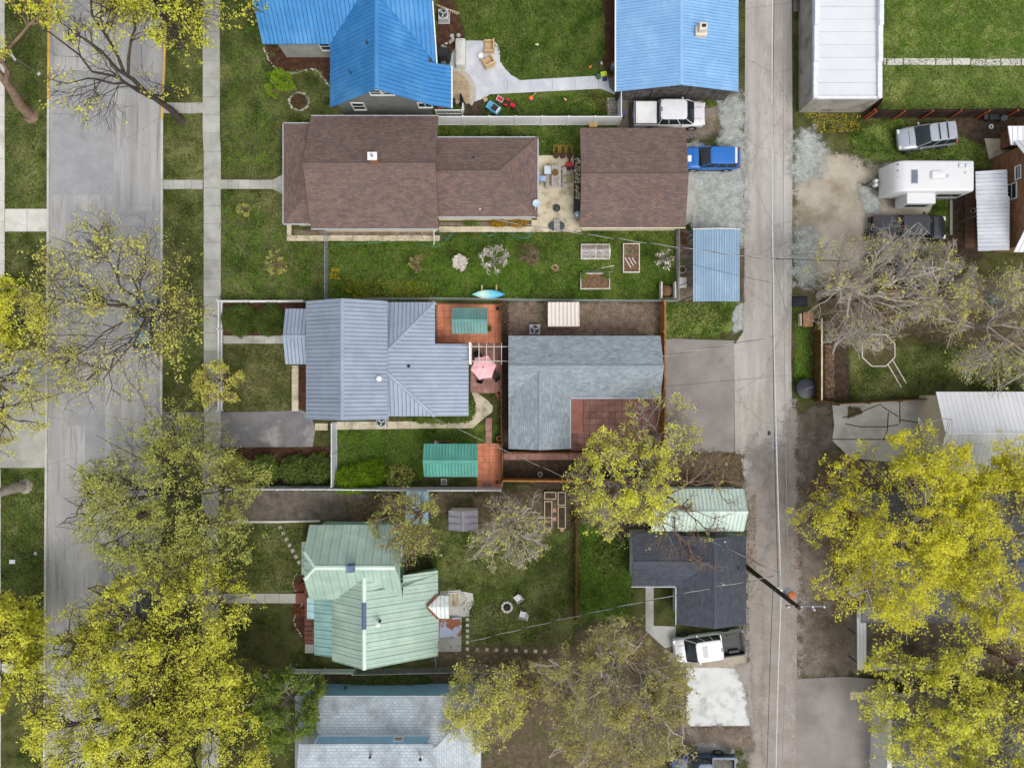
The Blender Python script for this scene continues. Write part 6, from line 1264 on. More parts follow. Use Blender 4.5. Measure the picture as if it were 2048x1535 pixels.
def chain_fence(label, pts, h=1.2):
    t = thing('chain_link_fence', label, 'fence', base(*pts[0])); Q = [W(*p) for p in pts]; b = MB()
    for i in range(len(Q)-1):
        L = (Q[i+1]-Q[i]).length; n = max(1, round(L/2.6))
        for k in range(n+(i == len(Q)-2)): p = Q[i].lerp(Q[i+1], k/n); c_ = MB(); c_.cyl((p.x,p.y,0),(p.x,p.y,h+.06),.03,n=8); c_.build('post', zincm, t, True)
        c_ = MB(); c_.cyl((Q[i].x,Q[i].y,h),(Q[i+1].x,Q[i+1].y,h),.024,n=8); c_.build('top_rail', zincm, t, True)
        d = (Q[i+1]-Q[i])/L; s = -h
        while s < L:
            for sg in (1, -1):
                a0, a1 = max(0, s), min(L, s+h); z0, z1 = a0-s, a1-s
                if sg < 0: z0, z1 = h-z0, h-z1
                p, q = Q[i]+d*a0, Q[i]+d*a1; n_ = Vector((-d.y,d.x,0))*.004
                b.add([(p.x-n_.x,p.y-n_.y,z0),(p.x+n_.x,p.y+n_.y,z0),(q.x+n_.x,q.y+n_.y,z1),(q.x-n_.x,q.y-n_.y,z1),(p.x,p.y,z0-.012),(q.x,q.y,z1-.012)],[(0,1,2,3),(4,0,3,5),(1,4,5,2)])
            s += .17
    b.build('wire_mesh', zincm, t, True)['kind'] = 'stuff'; return t
picket_fence('white picket fence along the sidewalk from the corner to the driveway', [(446,603),(446,660),(446,720),(446,820)])
picket_fence('short white picket fence piece south of the asphalt driveway', [(446,897),(445,952)])
picket_fence('white picket fence along the north edge of the juniper bed', [(447,604),(612,604)])
picket_fence('white picket railing beside the bottom house ivy', [(590,1336),(711,1336)], 1.1, .15)
vinyl_fence('white vinyl privacy fence along the patio lawn beside the brown house', [(877,250),(1236,250)])
vinyl_fence('short white vinyl fence return beside the board garage', [(1236,249),(1236,192)], 1.8, 2.3)
vinyl_fence('white vinyl privacy fence south of the teal pavilion', [(470,972),(668,972),(812,974),(1002,974)])
vinyl_fence('white vinyl cross fence between driveway bushes and back lawn', [(674,845),(674,966)])
board_fence('golden wood fence below the soil bed and paver path', [(1006,955),(1290,957)], 1.8, wood_gold, cap=wood_gold)
board_fence('brown wood fence between the tile patio and the grey shingle house', [(1004,612),(1004,885),(1004,962)], 1.6, wood_brown)
board_fence('wood fence along the east end of the grey shingle house', [(1321,606),(1321,905)], 1.7, wood_gold, cap=wood_gold)
board_fence('low wood fence south of the red paver courtyard', [(1008,901),(1320,903)], 1.2, wood_brown)
board_fence('weathered wood fence between the mint house lawn and green strip', [(1150,970),(1150,1230)], 1.5, wood_brown)
board_fence('dark stained wood fence with orange posts in front of the upper right lawn', [(1744,214),(1730,237),(2060,234)], 1.8, M('dark_stained_boards', C(66,52,44), C(48,38,34), 2, 20, .3, .9, .15, objvar=.2), M('orange_stain', C(178,92,54), C(150,76,46), 2, 20, .2, .8), side=1)
board_fence('mossy brown wood fence along the alley by the round black tank', [(1626,640),(1626,798)], 1.6, M('mossy_boards', C(104,76,40), C(72,56,34), 2, 18, .35, .9, .15, objvar=.2), cap=wood_pale)
board_fence('tan wood fence below the bare trees by the dirt lot', [(1640,602),(1885,604)], 1.5, wood_grey, cap=wood_brown)
board_fence('low wood fence between the cracked driveway and back lawn', [(1630,799),(1665,806),(1850,796)], 1.2, wood_brown)
chain_fence('chain-link fence crossing the front lawn of the brown house', [(657,458),(657,601)])
chain_fence('long chain-link fence between the green back yard and the tile patio', [(657,601),(870,599),(1060,602),(1352,604)])
chain_fence('chain-link fence at the alley end of the green back yard', [(1352,604),(1352,456)])
chain_fence('wire fence beside the ivy strip at the bottom house', [(713,1337),(880,1333),(1140,1333)])
bar(thing('rail_timber', 'loose white timber rail on the ground by the bottom house gutter', 'timber', base(905,1370)), W(886,1369,.1), W(922,1371,.1), .1, .1, white, 'timber')
# deck railing and curved deck of the blue house
t = thing('deck', 'curved wooden deck with white railing at the blue house', 'deck', base(922,190)); dkm = M('deck_boards', C(176,158,128), C(152,134,106), 2, 22, .2, .85, .2, objvar=.12); edm = plain('pale_composite', 186, 178, 162, .8)
c0 = W(903,207,.3)
for i in range(14):
    y = c0.y + .18*i; x1 = c0.x + math.sqrt(max(.05, 1.45**2-(max(0, y-c0.y-1.0))**2)); b = MB(); b.box(c0.x-.6, y, .24, x1, y+.17, .3); b.build('deck_board', dkm, t, True)
for k, r in enumerate((1.7, 1.95)):
    b = MB(); P = [(c0.x+r*math.cos(R(a)), c0.y+1.0+r*math.sin(R(a))) for a in range(-34, 91, 6)]; Q = [(c0.x+(r-.26)*math.cos(R(a)), c0.y+1.0+(r-.26)*math.sin(R(a))) for a in range(-34, 91, 6)]
    for i in range(len(P)-1): b.prism([Q[i],P[i],P[i+1],Q[i+1]], 0, .2-.07*k)
    b.build('curved_step', edm, t, True)
rp = [(874,232),(926,232),(928,220)]; rails(t, rp, (.45, 1.2), .07, .07, white)
b = MB(); b.box(-.02,-.02,.45,.02,.02,1.2); me = b.mesh('baluster', white)
for p, a, L in along(rp[:2], .16): link('baluster', me, t, True, loc=(p.x,p.y,0), rz=a)
fence_posts(t, rp, 2.2, .1, 1.3, white, white)
# ------------------------------------------------------------------ pole and wires
pb = W(1484,1126); px_, py_ = pb.x, pb.y; poleH = 11.3
t = thing('utility_pole', 'dark wooden utility pole with crossarm and rusty-lidded transformer by the alley', 'utility pole', (px_,py_,0))
b = MB(); b.cyl((0,0,0),(0,0,poleH),.19,.13,n=12); b.build('pole', M('creosote_wood', C(62,54,48), C(44,38,34), 3, 16, .3, .9, stretch=(1,1,.2)), t)
arm = W(1562,1199,10.9); b = MB(); b.cbox(.55-.0, 0, 10.9, 2.5, .1, .12); ca = b.build('crossarm', M('arm_grey', C(132,132,130), C(108,108,106), 2, 18, .2, .85), t)
for x in (-.6, .2, .95, 1.7): b = MB(); b.lathe([(.03,0),(.06,.02),(.06,.08),(.03,.1),(.07,.12),(.07,.17),(.02,.2)],10,(x,0,10.96)); b.build('insulator', plain('porcelain',206,208,208,.25), ca)
b = MB(); b.lathe([(.24,0),(.26,.05),(.26,.85),(.24,.9)],16,(.36,.2,8.3)); tr = b.build('transformer', plain('tank_grey',200,206,210,.5), t); b = MB(); b.lathe([(.27,.0),(.27,.06),(.2,.12),(.02,.14)],16,(.36,.2,9.2)); b.build('rusty_lid', plain('rusty_orange',190,112,62,.8), tr)
b = MB(); b.tube([(.36,.2,9.3),(.9,.05,10.3),(1.0,0,10.9)],.015,5); b.build('jumper_wire', white, t); b = MB(); b.lathe([(.05,0),(.09,.05),(.09,.3),(.04,.35)],10,(1.15,-.25,10.6)); b.build('lightning_arrester', plain('arrester_grey',190,194,196), t)
b = MB(); b.cbox(.1,.05,7.0,.5,.08,.08); b.cbox(.1,.05,7.6,.5,.08,.08); b.build('cable_bracket', steel, t)
def wire(name, label, A, B, sag, r, mat, n=24, dash=False):
    A, B = Vector(A), Vector(B); P = []
    for i in range(n+1):
        s = i/n; p = A.lerp(B, s); p.z -= sag*4*s*(1-s); P.append(p)
    if dash:   # twisted service drop: two cables wound round each other
        t = thing(name, label, 'cable', (A.x,A.y,0)); Q1, Q2 = [], []; m_ = int((B-A).length/.28)
        for i in range(m_+1):
            s = i/m_; p = A.lerp(B, s); p.z -= sag*4*s*(1-s); d = (B-A).normalized(); nn = Vector((-d.y,d.x,0)); a = i*.75
            Q1.append(p+nn*(.022*math.cos(a))+Vector((0,0,.022*math.sin(a)))); Q2.append(p-nn*(.022*math.cos(a))-Vector((0,0,.022*math.sin(a))))
        b = MB(); b.tube(Q1, r*.8, 4); b.build('bare_strand', plain('aluminium_strand',214,214,210,.4), t, True); b = MB(); b.tube(Q2, r, 4); b.build('black_strand', black, t, True); return t
    b = MB(); b.tube(P, r, 5); return tag(b.build(name, mat), label, 'cable')
cabw = plain('pale_cable', 208, 212, 214, .5); cabd = plain('dark_cable', 62, 64, 66, .6); cabg = plain('grey_cable', 140, 142, 142, .5)
NY = 42.0; SY = -48.0
wire('cable', 'thick pale cable strung along the alley north of the pole', (px_+.25,py_+.05,7.6), (px_-.1,NY,7.6), 1.2, .04, cabw, 40)
wire('cable', 'dark cable beside the thick pale cable north of the pole', (px_+.2,py_+.05,7.2), (px_+.32,NY,7.2), 1.3, .022, cabd, 40)
wire('cable', 'thin grey cable highest along the alley north of the pole', (px_+.55,py_+.05,8.2), (px_+.5,NY,8.2), .9, .02, cabg, 40)
wire('cable', 'thick pale cable strung along the alley south of the pole', (px_+.25,py_-.1,7.6), (px_-.1,SY,7.4), .6, .04, cabw, 30)
wire('cable', 'grey cable right of the thick cable south of the pole', (px_+.55,py_-.1,8.2), (px_-.15,SY,8.0), .5, .022, cabg, 30)
wire('cable', 'dark cable left of the thick cable south of the pole', (px_-.1,py_-.1,7.0), (px_-.65,SY,6.8), .5, .02, cabd, 30)
tapA = (W(1549,519,6.6).x, W(1549,519,6.6).y, 6.6)
wire('service_drop', 'twisted service wire from the alley to the brown house roof', tapA, (W(985,439,2.9).x,W(985,439,2.9).y,2.9), .5, .018, black, dash=True)
wire('service_drop', 'thin dark wire crossing the blue-grey carport', (W(1541,565,6.4).x,W(1541,565,6.4).y,6.4), (W(1352,520,3.6).x,W(1352,520,3.6).y,3.6), .2, .014, cabd)
wire('service_drop', 'twisted service wire from the alley to the grey shingle house mast', (W(1552,672,6.5).x,W(1552,672,6.5).y,6.5), tuple(W(1323,713,4.0)), .25, .018, black, dash=True)
wire('service_drop', 'thin wire over the asphalt apron to the grey shingle house', (W(1535,754,6.2).x,W(1535,754,6.2).y,6.2), tuple(W(1322,773,3.0)), .2, .012, cabd)
wire('service_drop', 'dark cable branching right from the alley wires over gravel', (W(1552,517,6.7).x,W(1552,517,6.7).y,6.7), tuple(W(1700,522,5.0)), .1, .03, cabd)
wire('service_drop', 'twisted service wire from the alley toward the right hand houses', tapA, tuple(W(1720,480,5.0)), .2, .016, black, dash=True)
wire('service_drop', 'twisted service wire from the pole across the charcoal garage to the mint house', tuple(W(1548,1152,7.2)), tuple(W(942,1282,3.0)), .6, .02, black, dash=True)
wire('service_drop', 'twisted service wire from the pole to the charcoal garage corner', tuple(W(1558,1146,7.4)), tuple(W(1412,1076,3.4)), .2, .02, black, dash=True)
wire('service_drop', 'thin pale wire from the slate blue roof over the curved walk', tuple(W(870,838,2.8)), tuple(W(1135,957,2.4)), .3, .014, black, dash=True)
p = W(1540,866,6.9); t = thing('splice_box', 'small black splice box hanging on the thick alley cable', 'splice box', (p.x,p.y,6.75)); b = MB(); b.bbox(0,0,.0,.18,.3,.16,.03); b.build('case', black, t)
# ------------------------------------------------------------------ air conditioners
def ac(label, px, py, s=.8, rz=0):
    t = thing('air_conditioner', label, 'air conditioner', base(px,py), rz); b = MB(); b.bbox(0,0,.38,s,s,.72,.04); b.build('case', plain('ac_grey',196,198,198), t); b = MB(); b.cyl((0,0,.74),(0,0,.755),s*.43,n=20); b.build('fan_opening', black, t)
    b = MB()
    for k in range(3): a = k*2.094; b.add([(0,0,.765),(s*.36*math.cos(a),s*.36*math.sin(a),.765),(s*.36*math.cos(a+.7),s*.36*math.sin(a+.7),.775)],[(0,1,2)])
    b.cyl((0,0,.75),(0,0,.79),.06,n=8); b.build('fan', plain('fan_grey',200,204,208), t)
    b = MB()
    for r in (.15,.28,.4): b.tube([(s*r*math.cos(i*.5236),s*r*math.sin(i*.5236),.8) for i in range(12)],.006,4,True)
    b.build('guard', steel, t); b = MB(); b.bbox(0,-.0,.01,s+.15,s+.15,.06,.01); b.build('pad', concrete, t)
ac('air conditioner beside the blue house mulch bed', 888, 37, .78); ac('air conditioner with white fan north of the grey shingle house', 1069, 660, .78); ac('air conditioner under the slate blue roof edge', 766, 843, .78)
# ------------------------------------------------------------------ garden furniture and yard things
tan = M('tan_wicker', C(206,180,140), C(188,160,122), 4, 20, .15, .8, .2); coverm = M('grey_cover', C(206,204,198), C(188,186,180), 1.5, 14, .08, .8, .2)
def armchair(label, px, py, rz):
    t = thing('patio_armchair', label, 'chair', base(px,py), rz, 'tan patio armchairs'); b = MB(); b.bbox(.04,0,.2,.66,.62,.36,.03); b.build('seat', M('tan_cushion', C(196,168,126), C(180,152,112), 3, 20, .15, .8), t)
    b = MB(); b.bbox(-.34,0,.42,.12,.86,.8,.03); b.build('backrest', tan, t)
    for s in (-1,1): b = MB(); b.bbox(.06,s*.39,.32,.72,.11,.6,.03); b.build('armrest', tan, t)
armchair('tan wicker armchair at the upper corner of the stamped patio', 979, 97, R(180)); armchair('tan wicker armchair below the small round table', 977, 128, R(118))
t = thing('covered_sofa', 'long patio sofa under a pale grey fitted cover', 'covered furniture', base(922,112), R(90)); b = MB()
b.loft([b.rrect(-1.1,1.1,.42,.02,.1), b.rrect(-1.08,1.08,.42,.45,.12), b.rrect(-1.05,1.05,.38,.75,.12), b.rrect(-.95,.95,.26,.84,.1)]); b.build('cover', coverm, t, smooth=True)
for x in (-.5,.05,.6): b = MB(); b.tube([(x,-.36,.78),(x+.05,0,.85),(x,.36,.76)],.02,5); b.build('fold', coverm, t)
t = thing('side_table', 'small white round side table on the stamped patio', 'table', base(962,117)); b = MB(); b.lathe([(.21,.44),(.22,.46),(.21,.48)],18); b.build('table_top', white, t)
for k in range(3): a = k*2.09; b = MB(); b.tube([(.16*math.cos(a),.16*math.sin(a),.44),(.2*math.cos(a),.2*math.sin(a),0)],.012,5); b.build('leg', darksteel, t)
t = thing('grill', 'black covered barbecue grill by the blue house wall', 'grill', base(888,116)); b = MB(); b.loft([b.rrect(-.5,.5,.45,.0,.12), b.rrect(-.48,.48,.43,.9,.14), b.rrect(-.42,.42,.34,1.08,.14)]); b.build('cover', black, t, smooth=True); b = MB(); b.bbox(0,-.62,.42,.4,.35,.05,.01); b.build('side_shelf', plain('shelf_slate',92,104,116), t)
t = thing('parasol', 'closed black patio parasol standing on the curved deck', 'parasol', base(925,210)); b = MB(); b.lathe([(.24,.3),(.24,.36),(.03,.4)],14); b.build('foot', black, t); b = MB(); b.cyl((0,0,.3),(0,0,2.35),.02,n=8); b.build('pole', white, t); b = MB(); b.lathe([(.14,.95),(.17,1.1),(.1,1.9),(.03,2.3)],9); b.build('canopy', plain('black_canvas',34,36,40,.9), t)
b = MB(); b.bbox(0,0,.35,.5,.35,.5,.04); t = thing('storage_box', 'small dark deck box beside the blue porch roof', 'box', (W(905,207,.3).x,W(905,207,.3).y,.3)); b.v = [(x,y,z-.1) for x,y,z in b.v]; b.build('case', plain('dark_box',50,54,60), t); b = MB(); b.bbox(0,0,.53,.54,.39,.05,.02); b.build('lid', black, t)
t = thing('planter_box', 'small terracotta box in the deck corner behind the white railing', 'planter', (W(882,215,.3).x,W(882,215,.3).y,.3)); b = MB(); b.bbox(0,0,.15,.5,.3,.3,.02); b.build('trough', terracotta, t); b = MB(); b.bbox(0,0,.3,.42,.22,.02,.005); b.build('soil', soil, t)
# toys
def toy_car(label, px, py, rz, m1, L=1.15, w=.34):
    t = thing('toy_car', label, 'toy', base(px,py), rz); b = MB(); b.loft([b.rrect(-L/2,L/2,w,.14,.1), b.rrect(-L/2,L/2,w,.34,.1), b.rrect(-L/2+.05,L/2-.04,w-.04,.4,.1)]); b.build('body', m1, t, smooth=True)
    b = MB(); b.bbox(-.12,0,.41,.5,w*1.4,.03,.01); b.build('seat_well', black, t); b = MB(); b.bbox(.2,0,.5,.05,w*1.6,.22,.02); b.build('windscreen', plain('toy_grey',170,180,190), t); b = MB(); b.bbox(-.45,0,.46,.16,w*1.7,.14,.03); b.build('rear_rack', plain('toy_white',210,216,220), t)
    for x in (-.36,.36):
        for s in (-1,1): b = MB(); b.cyl((x,s*(w-.02),.16),(x,s*(w+.1),.16),.16,n=14); b.build('wheel', rubber, t)
toy_car('blue ride-on toy jeep on the lawn by the vinyl fence', 987, 218, R(145), plain('toy_blue',86,178,214,.35))
t = thing('toy_tractor', 'red ride-on toy tractor next to the blue toy jeep', 'toy', base(1019,211), R(-22)); redp = plain('toy_red',206,46,58,.35); b = MB(); b.loft([b.rrect(.05,.5,.13,.2,.06), b.rrect(.05,.5,.13,.42,.06), b.rrect(.1,.46,.1,.46,.05)]); b.build('hood', redp, t, smooth=True); b = MB(); b.bbox(-.18,0,.32,.3,.26,.18,.03); b.bbox(-.32,0,.46,.06,.26,.2,.02); b.build('seat', plain('toy_dark',52,54,60), t)
for s in (-1,1): b = MB(); b.cyl((-.25,s*.16,.2),(-.25,s*.3,.2),.2,n=14); b.build('wheel', rubber, t); b = MB(); b.cyl((.36,s*.16,.14),(.36,s*.27,.14),.14,n=12); b.build('wheel', rubber, t); b = MB(); b.bbox(-.25,s*.22,.42,.36,.14,.04,.01); b.build('fender', redp, t)
t = thing('toy_wagon', 'red and white toy wagon behind the toy tractor', 'toy', base(1000,201), R(-30)); b = MB(); b.bbox(0,0,.17,.5,.34,.03,.005); b.build('bed', redp, t)
for y in (-.18,.18): b = MB(); b.bbox(0,y,.26,.54,.03,.16,.005); b.build('side', plain('toy_white',226,226,226), t)
for x in (-.26,.26): b = MB(); b.bbox(x,0,.26,.03,.36,.16,.005); b.build('side', plain('toy_white',226,226,226), t)
for x in (-.16,.16):
    for s in (-1,1): b = MB(); b.cyl((x,s*.17,.08),(x,s*.21,.08),.08,n=10); b.build('wheel', rubber, t)
t = thing('toy_mower', 'orange toy mower with wooden handle on the narrow lawn', 'toy', base(1062,197), R(40)); b = MB(); b.lathe([(.16,.05),(.2,.1),(.16,.2),(.06,.24)],14); b.build('deck', plain('toy_orange',234,120,44,.4), t); b = MB(); b.tube([(.1,0,.2),(.5,0,.4)],.03,6); b.build('handle', wood_pale, t); b = MB(); b.bbox(-.05,-.2,.08,.3,.12,.14,.02); b.build('bag', plain('toy_navy',60,80,130), t)
t = thing('toy_crate', 'small yellow wire toy crate at the edge of the stamped patio', 'toy', base(971,200), R(20)); b = MB()
for a_, c_ in (((-.15,-.12),(.15,-.12)),((.15,-.12),(.15,.12)),((.15,.12),(-.15,.12)),((-.15,.12),(-.15,-.12))):
    for z in (.05,.3): b.tube([(*a_,z),(*c_,z)],.015,4)
    b.tube([(*a_,.0),(*a_,.3)],.015,4)
b.build('frame', plain('crate_yellow',206,180,110), t); b = MB(); b.bbox(0,0,.06,.28,.22,.02,.004); b.build('floor', plain('crate_floor',200,190,150), t)
t = thing('toy_scooter_cart', 'lime and navy toy cart at the end of the walkway', 'toy', base(1207,154), R(10)); b = MB(); b.bbox(0,.1,.25,.5,.4,.3,.04); b.build('body', plain('toy_lime',200,222,50,.5), t); b = MB(); b.bbox(.05,-.25,.22,.34,.26,.3,.03); b.build('bin', plain('toy_navy2',50,60,110), t); b = MB(); b.lathe([(.2,0),(.22,.3),(.12,.36)],14,(-.42,.05,0)); b.build('bucket', plain('bucket_green',70,100,84), t)
for x in (-.2,.2): b = MB(); b.cyl((x,.34,.12),(x,.4,.12),.12,n=10); b.build('wheel', rubber, t)
for i,(x,y,m_,lb) in enumerate([(1193,130,plain('toy_maroon',110,60,80),'dark red toy lying on the lawn near the sky blue garage'),(1180,135,plain('toy_orange2',226,130,70),'small orange toy on the lawn near the sky blue garage'),(1203,128,plain('toy_pale',210,220,210),'small pale toy ball beside the dark red toy'),(1131,200,plain('toy_peach',224,170,140),'peach coloured toy scrap on the narrow lawn'),(1075,90,plain('toy_cream',214,210,160),'cream toy scrap in the middle of the patio lawn')]):
    t = thing('toy', lb, 'toy', base(x,y), i*.7); b = MB(); b.lathe([(.05,0),(.1,.05),(.1,.1),(.03,.16)],9); b.build('body', m_, t, smooth=True); b = MB(); b.bbox(.12,.03,.06,.14,.1,.1,.03); b.build('side_piece', m_, t)
t = thing('barrel', 'blue-grey barrel standing at the sky blue garage wall', 'barrel', base(1226,138)); b = MB(); b.lathe([(.2,0),(.24,.2),(.25,.42),(.24,.65),(.2,.82)],16); b.build('drum', plain('barrel_blue',96,124,150,.5), t, smooth=True); b = MB(); b.lathe([(.19,.82),(.21,.85),(.19,.88)],16); b.build('lid', plain('barrel_lid',140,150,158), t)
for i in range(2): t = thing('stepping_disc', 'pale round stepping disc in the mulch bed, %s of the pair' % ('left' if i == 0 else 'right'), 'stepping stone', base((904,917)[i],(72,71)[i])); b = MB(); b.lathe([(.16,0),(.16,.04),(.14,.06)],16); b.build('disc', plain('disc_grey',168,176,168), t); b = MB(); b.lathe([(.17,0),(.17,.03),(.165,.035)],16); b.build('rim', concrete, t)
def rocks(name, label, pts, s0, s1, seed, cat='stones', mat=None):
    rnd = random.Random(seed); t = thing(name, label, cat, base(*pts[0]))
    for (x, y) in pts:
        s = rnd.uniform(s0, s1); p = W(x+rnd.uniform(-1,1), y+rnd.uniform(-1,1)); b = MB(); pr = [(s*rnd.uniform(.75,1),-.02),(s,s*.3),(s*.8,s*.6),(s*.3,s*.75)]; b.lathe(pr, 7); a = rnd.uniform(.65,1.0); b.v = [(x_*rnd.uniform(.88,1.1), y_*a*rnd.uniform(.88,1.1), z_) for x_,y_,z_ in b.v]
        b.build('stone', mat or rockm, t, True, loc=(p.x,p.y,0), rz=rnd.uniform(0,6))
    return t
rocks('stone_ring', 'ring of pale stones round the lime-leaved young tree', [(598+19*math.cos(a*.2618), 203+18*math.sin(a*.2618)) for a in range(24)], .08, .13, 5, 'stone ring'); patch('mulch_bed', [(598+16*math.cos(a*.5236), 203+15*math.sin(a*.5236)) for a in range(12)], mulch_r, 6, .1, .12)
rocks('stone_edging', 'wavy pale stone edging of the mulch bed beside the blue house', [(528+i*1.0,96+i*2.6) for i in range(10)]+[(538+i*5.2,122+5.5*i if i < 4 else 143-2*math.sin(i*.5)*2) for i in range(18)]+[(632+i*3.6,139+i*4.5) for i in range(9)], .07, .12, 6, 'edging')
rocks('rock_pile', 'white rocks in the mulch bed beside the blue house', [(886,92),(890,96),(884,94),(901,83),(899,86),(905,80),(893,88)], .1, .18, 7)
rocks('stone_edging', 'pale cobble edging above the mint house steps', [(592-5*math.sin(i*.35),1148+i*4) for i in range(9)], .07, .1, 8, 'edging'); rocks('stone_edging', 'curved pale cobble edging below the mint house steps', [(605-17*math.sin(i*.2),1208+i*4.1) for i in range(16)], .07, .1, 9, 'edging')
rv = rocks('river_rock', 'pale river rocks filling the narrow bed beside the brown garage', [(1150+random.Random(i).uniform(0,10), 316+random.Random(i+99).uniform(0,82)) for i in range(90)], .05, .13, 10, 'river rocks')
rocks('tree_stump', 'round brick tree ring in the green back yard', [(1110+5.5*math.cos(a*.5236), 535+5.5*math.sin(a*.5236)) for a in range(12)], .09, .12, 11, 'brick ring', paver_red)
# stepping stones (mint house)
def stepstones(label, pts, s, mat, rot=.3):
    t = thing('stepping_stones', label, 'stepping stones', base(*pts[0])); b = MB(); b.bbox(0,0,.02,s,s,.05,.01); me = b.mesh('stone', mat); rnd = random.Random(len(pts))
    for x, y in pts: p = W(x,y); link('stone', me, t, True, loc=(p.x,p.y,0), rz=rot+rnd.uniform(-.15,.15))
stepstones('diagonal row of grey stepping stones across the mint house front lawn', [(560+i*6.4,1054+i*11.7) for i in range(7)], .28, concrete, .5); stepstones('vertical row of small pale stepping stones behind the mint house', [(935,1238+i*11.3) for i in range(5)], .24, concrete_pale, 0); stepstones('horizontal row of tan stepping stones above the bottom wire fence', [(935+i*19.4,1297+i*.6) for i in range(9)], .27, concrete_tan, .05)
# hoses
hosem = plain('teal_hose',90,160,140,.5); hoseg = plain('dark_green_hose',60,96,76,.5)
def hose(label, pts, m_, r=.018, close=1): 
    P = [W(x,y,.03) for x,y in pts]; Q = []
    for i in range(len(P)-1):
        p0, p1, p2, p3 = P[max(i-1,0)], P[i], P[i+1], P[min(i+2,len(P)-1)]
        for k in range(5): s = k/5; Q.append(.5*((2*p1)+(-p0+p2)*s+(2*p0-5*p1+4*p2-p3)*s*s+(-p0+3*p1-3*p2+p3)*s**3))
    b = MB(); b.tube([(q.x,q.y,.03+.004*(j%2)) for j,q in enumerate(Q+[P[-1]])], r, 5); return tag(b.build('garden_hose', m_), label, 'hose')
hose('teal garden hose trailing along the lawn below the brown house', [(677,489),(720,487),(770,484),(820,480),(840,488),(866,494),(885,488),(905,466),(940,455),(965,462),(980,472),(1000,460),(1008,470)], hosem)
hose('teal hose looped on the walk and lawn near the patio', [(905,458),(950,456),(975,472),(995,462),(1010,458),(1030,474),(1055,476),(1062,466),(1040,462),(1020,462),(1045,475),(1060,470),(1035,460),(1002,458)], hosem)
hose('dark green hose coiled at the corner of the brown house', [(892+11*math.cos(i*.6)*(1+.05*i/6), 465+11*math.sin(i*.6)*(1+.05*i/6)) for i in range(26)], hoseg, .025)
hose('dark hose running across the green back yard to the bare sapling', [(915,475),(960,482),(1010,478),(1033,476),(1060,470),(1064,490),(1068,503),(1074,510)], hoseg, .022)
hose('loose pale green hose on the lawn behind the mint house', [(952,1252),(965,1225),(975,1212),(985,1210),(991,1222),(988,1240),(983,1258)], plain('grey_green_hose',110,130,110))
# patio of the brown house
t = thing('picnic_table', 'weathered grey picnic table on the patio between brown roofs', 'table', base(1111,357))
gw = M('grey_planks', C(178,172,166), C(148,142,136), 3, 20, .22, .85, .2, objvar=.08)
for i in range(5): b = MB(); b.bbox(-.28+i*.145,0,.74,.135,1.75,.04,.008); b.build('table_plank', gw, t)
for s in (-1,1):
    bn = None
    for k in range(2): b = MB(); b.bbox(s*.68+(k-.5)*.15,-.08,.44,.14,1.75,.04,.008); b.build('bench_plank', gw, t)
    b = MB(); b.bbox(0,s*.6,.40,1.5,.09,.04,.005); b.bbox(-.4,s*.6,.2,.08,.09,.4,.005); b.bbox(.4,s*.6,.2,.08,.09,.4,.005); b.bbox(-.4,s*.6,.55,.08,.09,.32,.005); b.bbox(.4,s*.6,.55,.08,.09,.32,.005); b.build('trestle', gw, t)
t = thing('table_mat', 'round brown mat on the picnic table', 'mat', (W(1110,345,.77).x,W(1110,345,.77).y,.765)); b = MB(); b.lathe([(.27,0),(.28,.015),(.25,.03)],20); b.build('disc', plain('mat_brown',116,92,52,.9,.3), t); b = MB(); b.lathe([(.09,.03),(.1,.05),(.02,.06)],12); b.build('centre', plain('mat_olive',104,88,50,.9,.3), t)
t = thing('cooler', 'pale blue-grey box beside the picnic table', 'cooler', base(1095,344)); b = MB(); b.bbox(0,0,.3,.55,.62,.5,.03); b.build('body', plain('cooler_blue',196,206,220), t); b = MB(); b.bbox(0,0,.58,.58,.65,.08,.03); b.build('lid', plain('cooler_lid',206,214,226), t)
def lawn_chair(label, px, py, rz, fab, frame=black, grp=None):
    t = thing('lawn_chair', label, 'chair', base(px,py), rz, grp); b = MB(); b.bbox(0,0,.42,.46,.48,.04,.01); b.build('seat', fab, t); b = MB(); b.add([(-.22,-.24,.42),(-.22,.24,.42),(-.4,.24,.95),(-.4,-.24,.95),(-.25,-.24,.42),(-.25,.24,.42),(-.43,.24,.95),(-.43,-.24,.95)],[(0,1,2,3),(7,6,5,4),(0,3,7,4),(1,5,6,2),(2,6,7,3),(0,4,5,1)]); b.build('backrest', fab, t)
    for s in (-1,1):
        b = MB(); b.tube([(.24,s*.29,0),(.24,s*.29,.62),(-.3,s*.29,.64),(-.34,s*.29,0)],.018,5); b.build('leg_frame', frame, t)
    return t
lawn_chair('light blue lawn chair left of the picnic table', 1087, 361, R(0), plain('chair_blue',160,182,214)); lawn_chair('olive lawn chair right of the picnic table', 1135, 362, R(180), plain('chair_olive',140,140,92))
for i, x in enumerate((1112,1124.5,1138)):
    t = thing('wheeled_barrel_planter', 'wooden wheelbarrow planter with long handles, %s of three on the patio edge' % ('leftmost','middle','rightmost')[i], 'planter', base(x,314)); b = MB(); b.lathe([(.18,.1),(.23,.3),(.24,.5),(.2,.5),(.18,.42)],14); b.build('tub', plain('tub_brown',92,64,44,.8,.3), t); b = MB(); b.lathe([(.18,.4),(.18,.44),(.02,.46)],12); b.build('soil', soil, t)
    for s in (-1,1): b = MB(); b.tube([(s*.2,.1,.35),(s*.19,.75,.55)],.022,5); b.build('handle', plain('handle_orange',196,136,60), t)
    b = MB(); b.tube([(-.19,.75,.55),(.19,.75,.55)],.018,5); b.build('crossbar', plain('handle_orange',196,136,60), t)
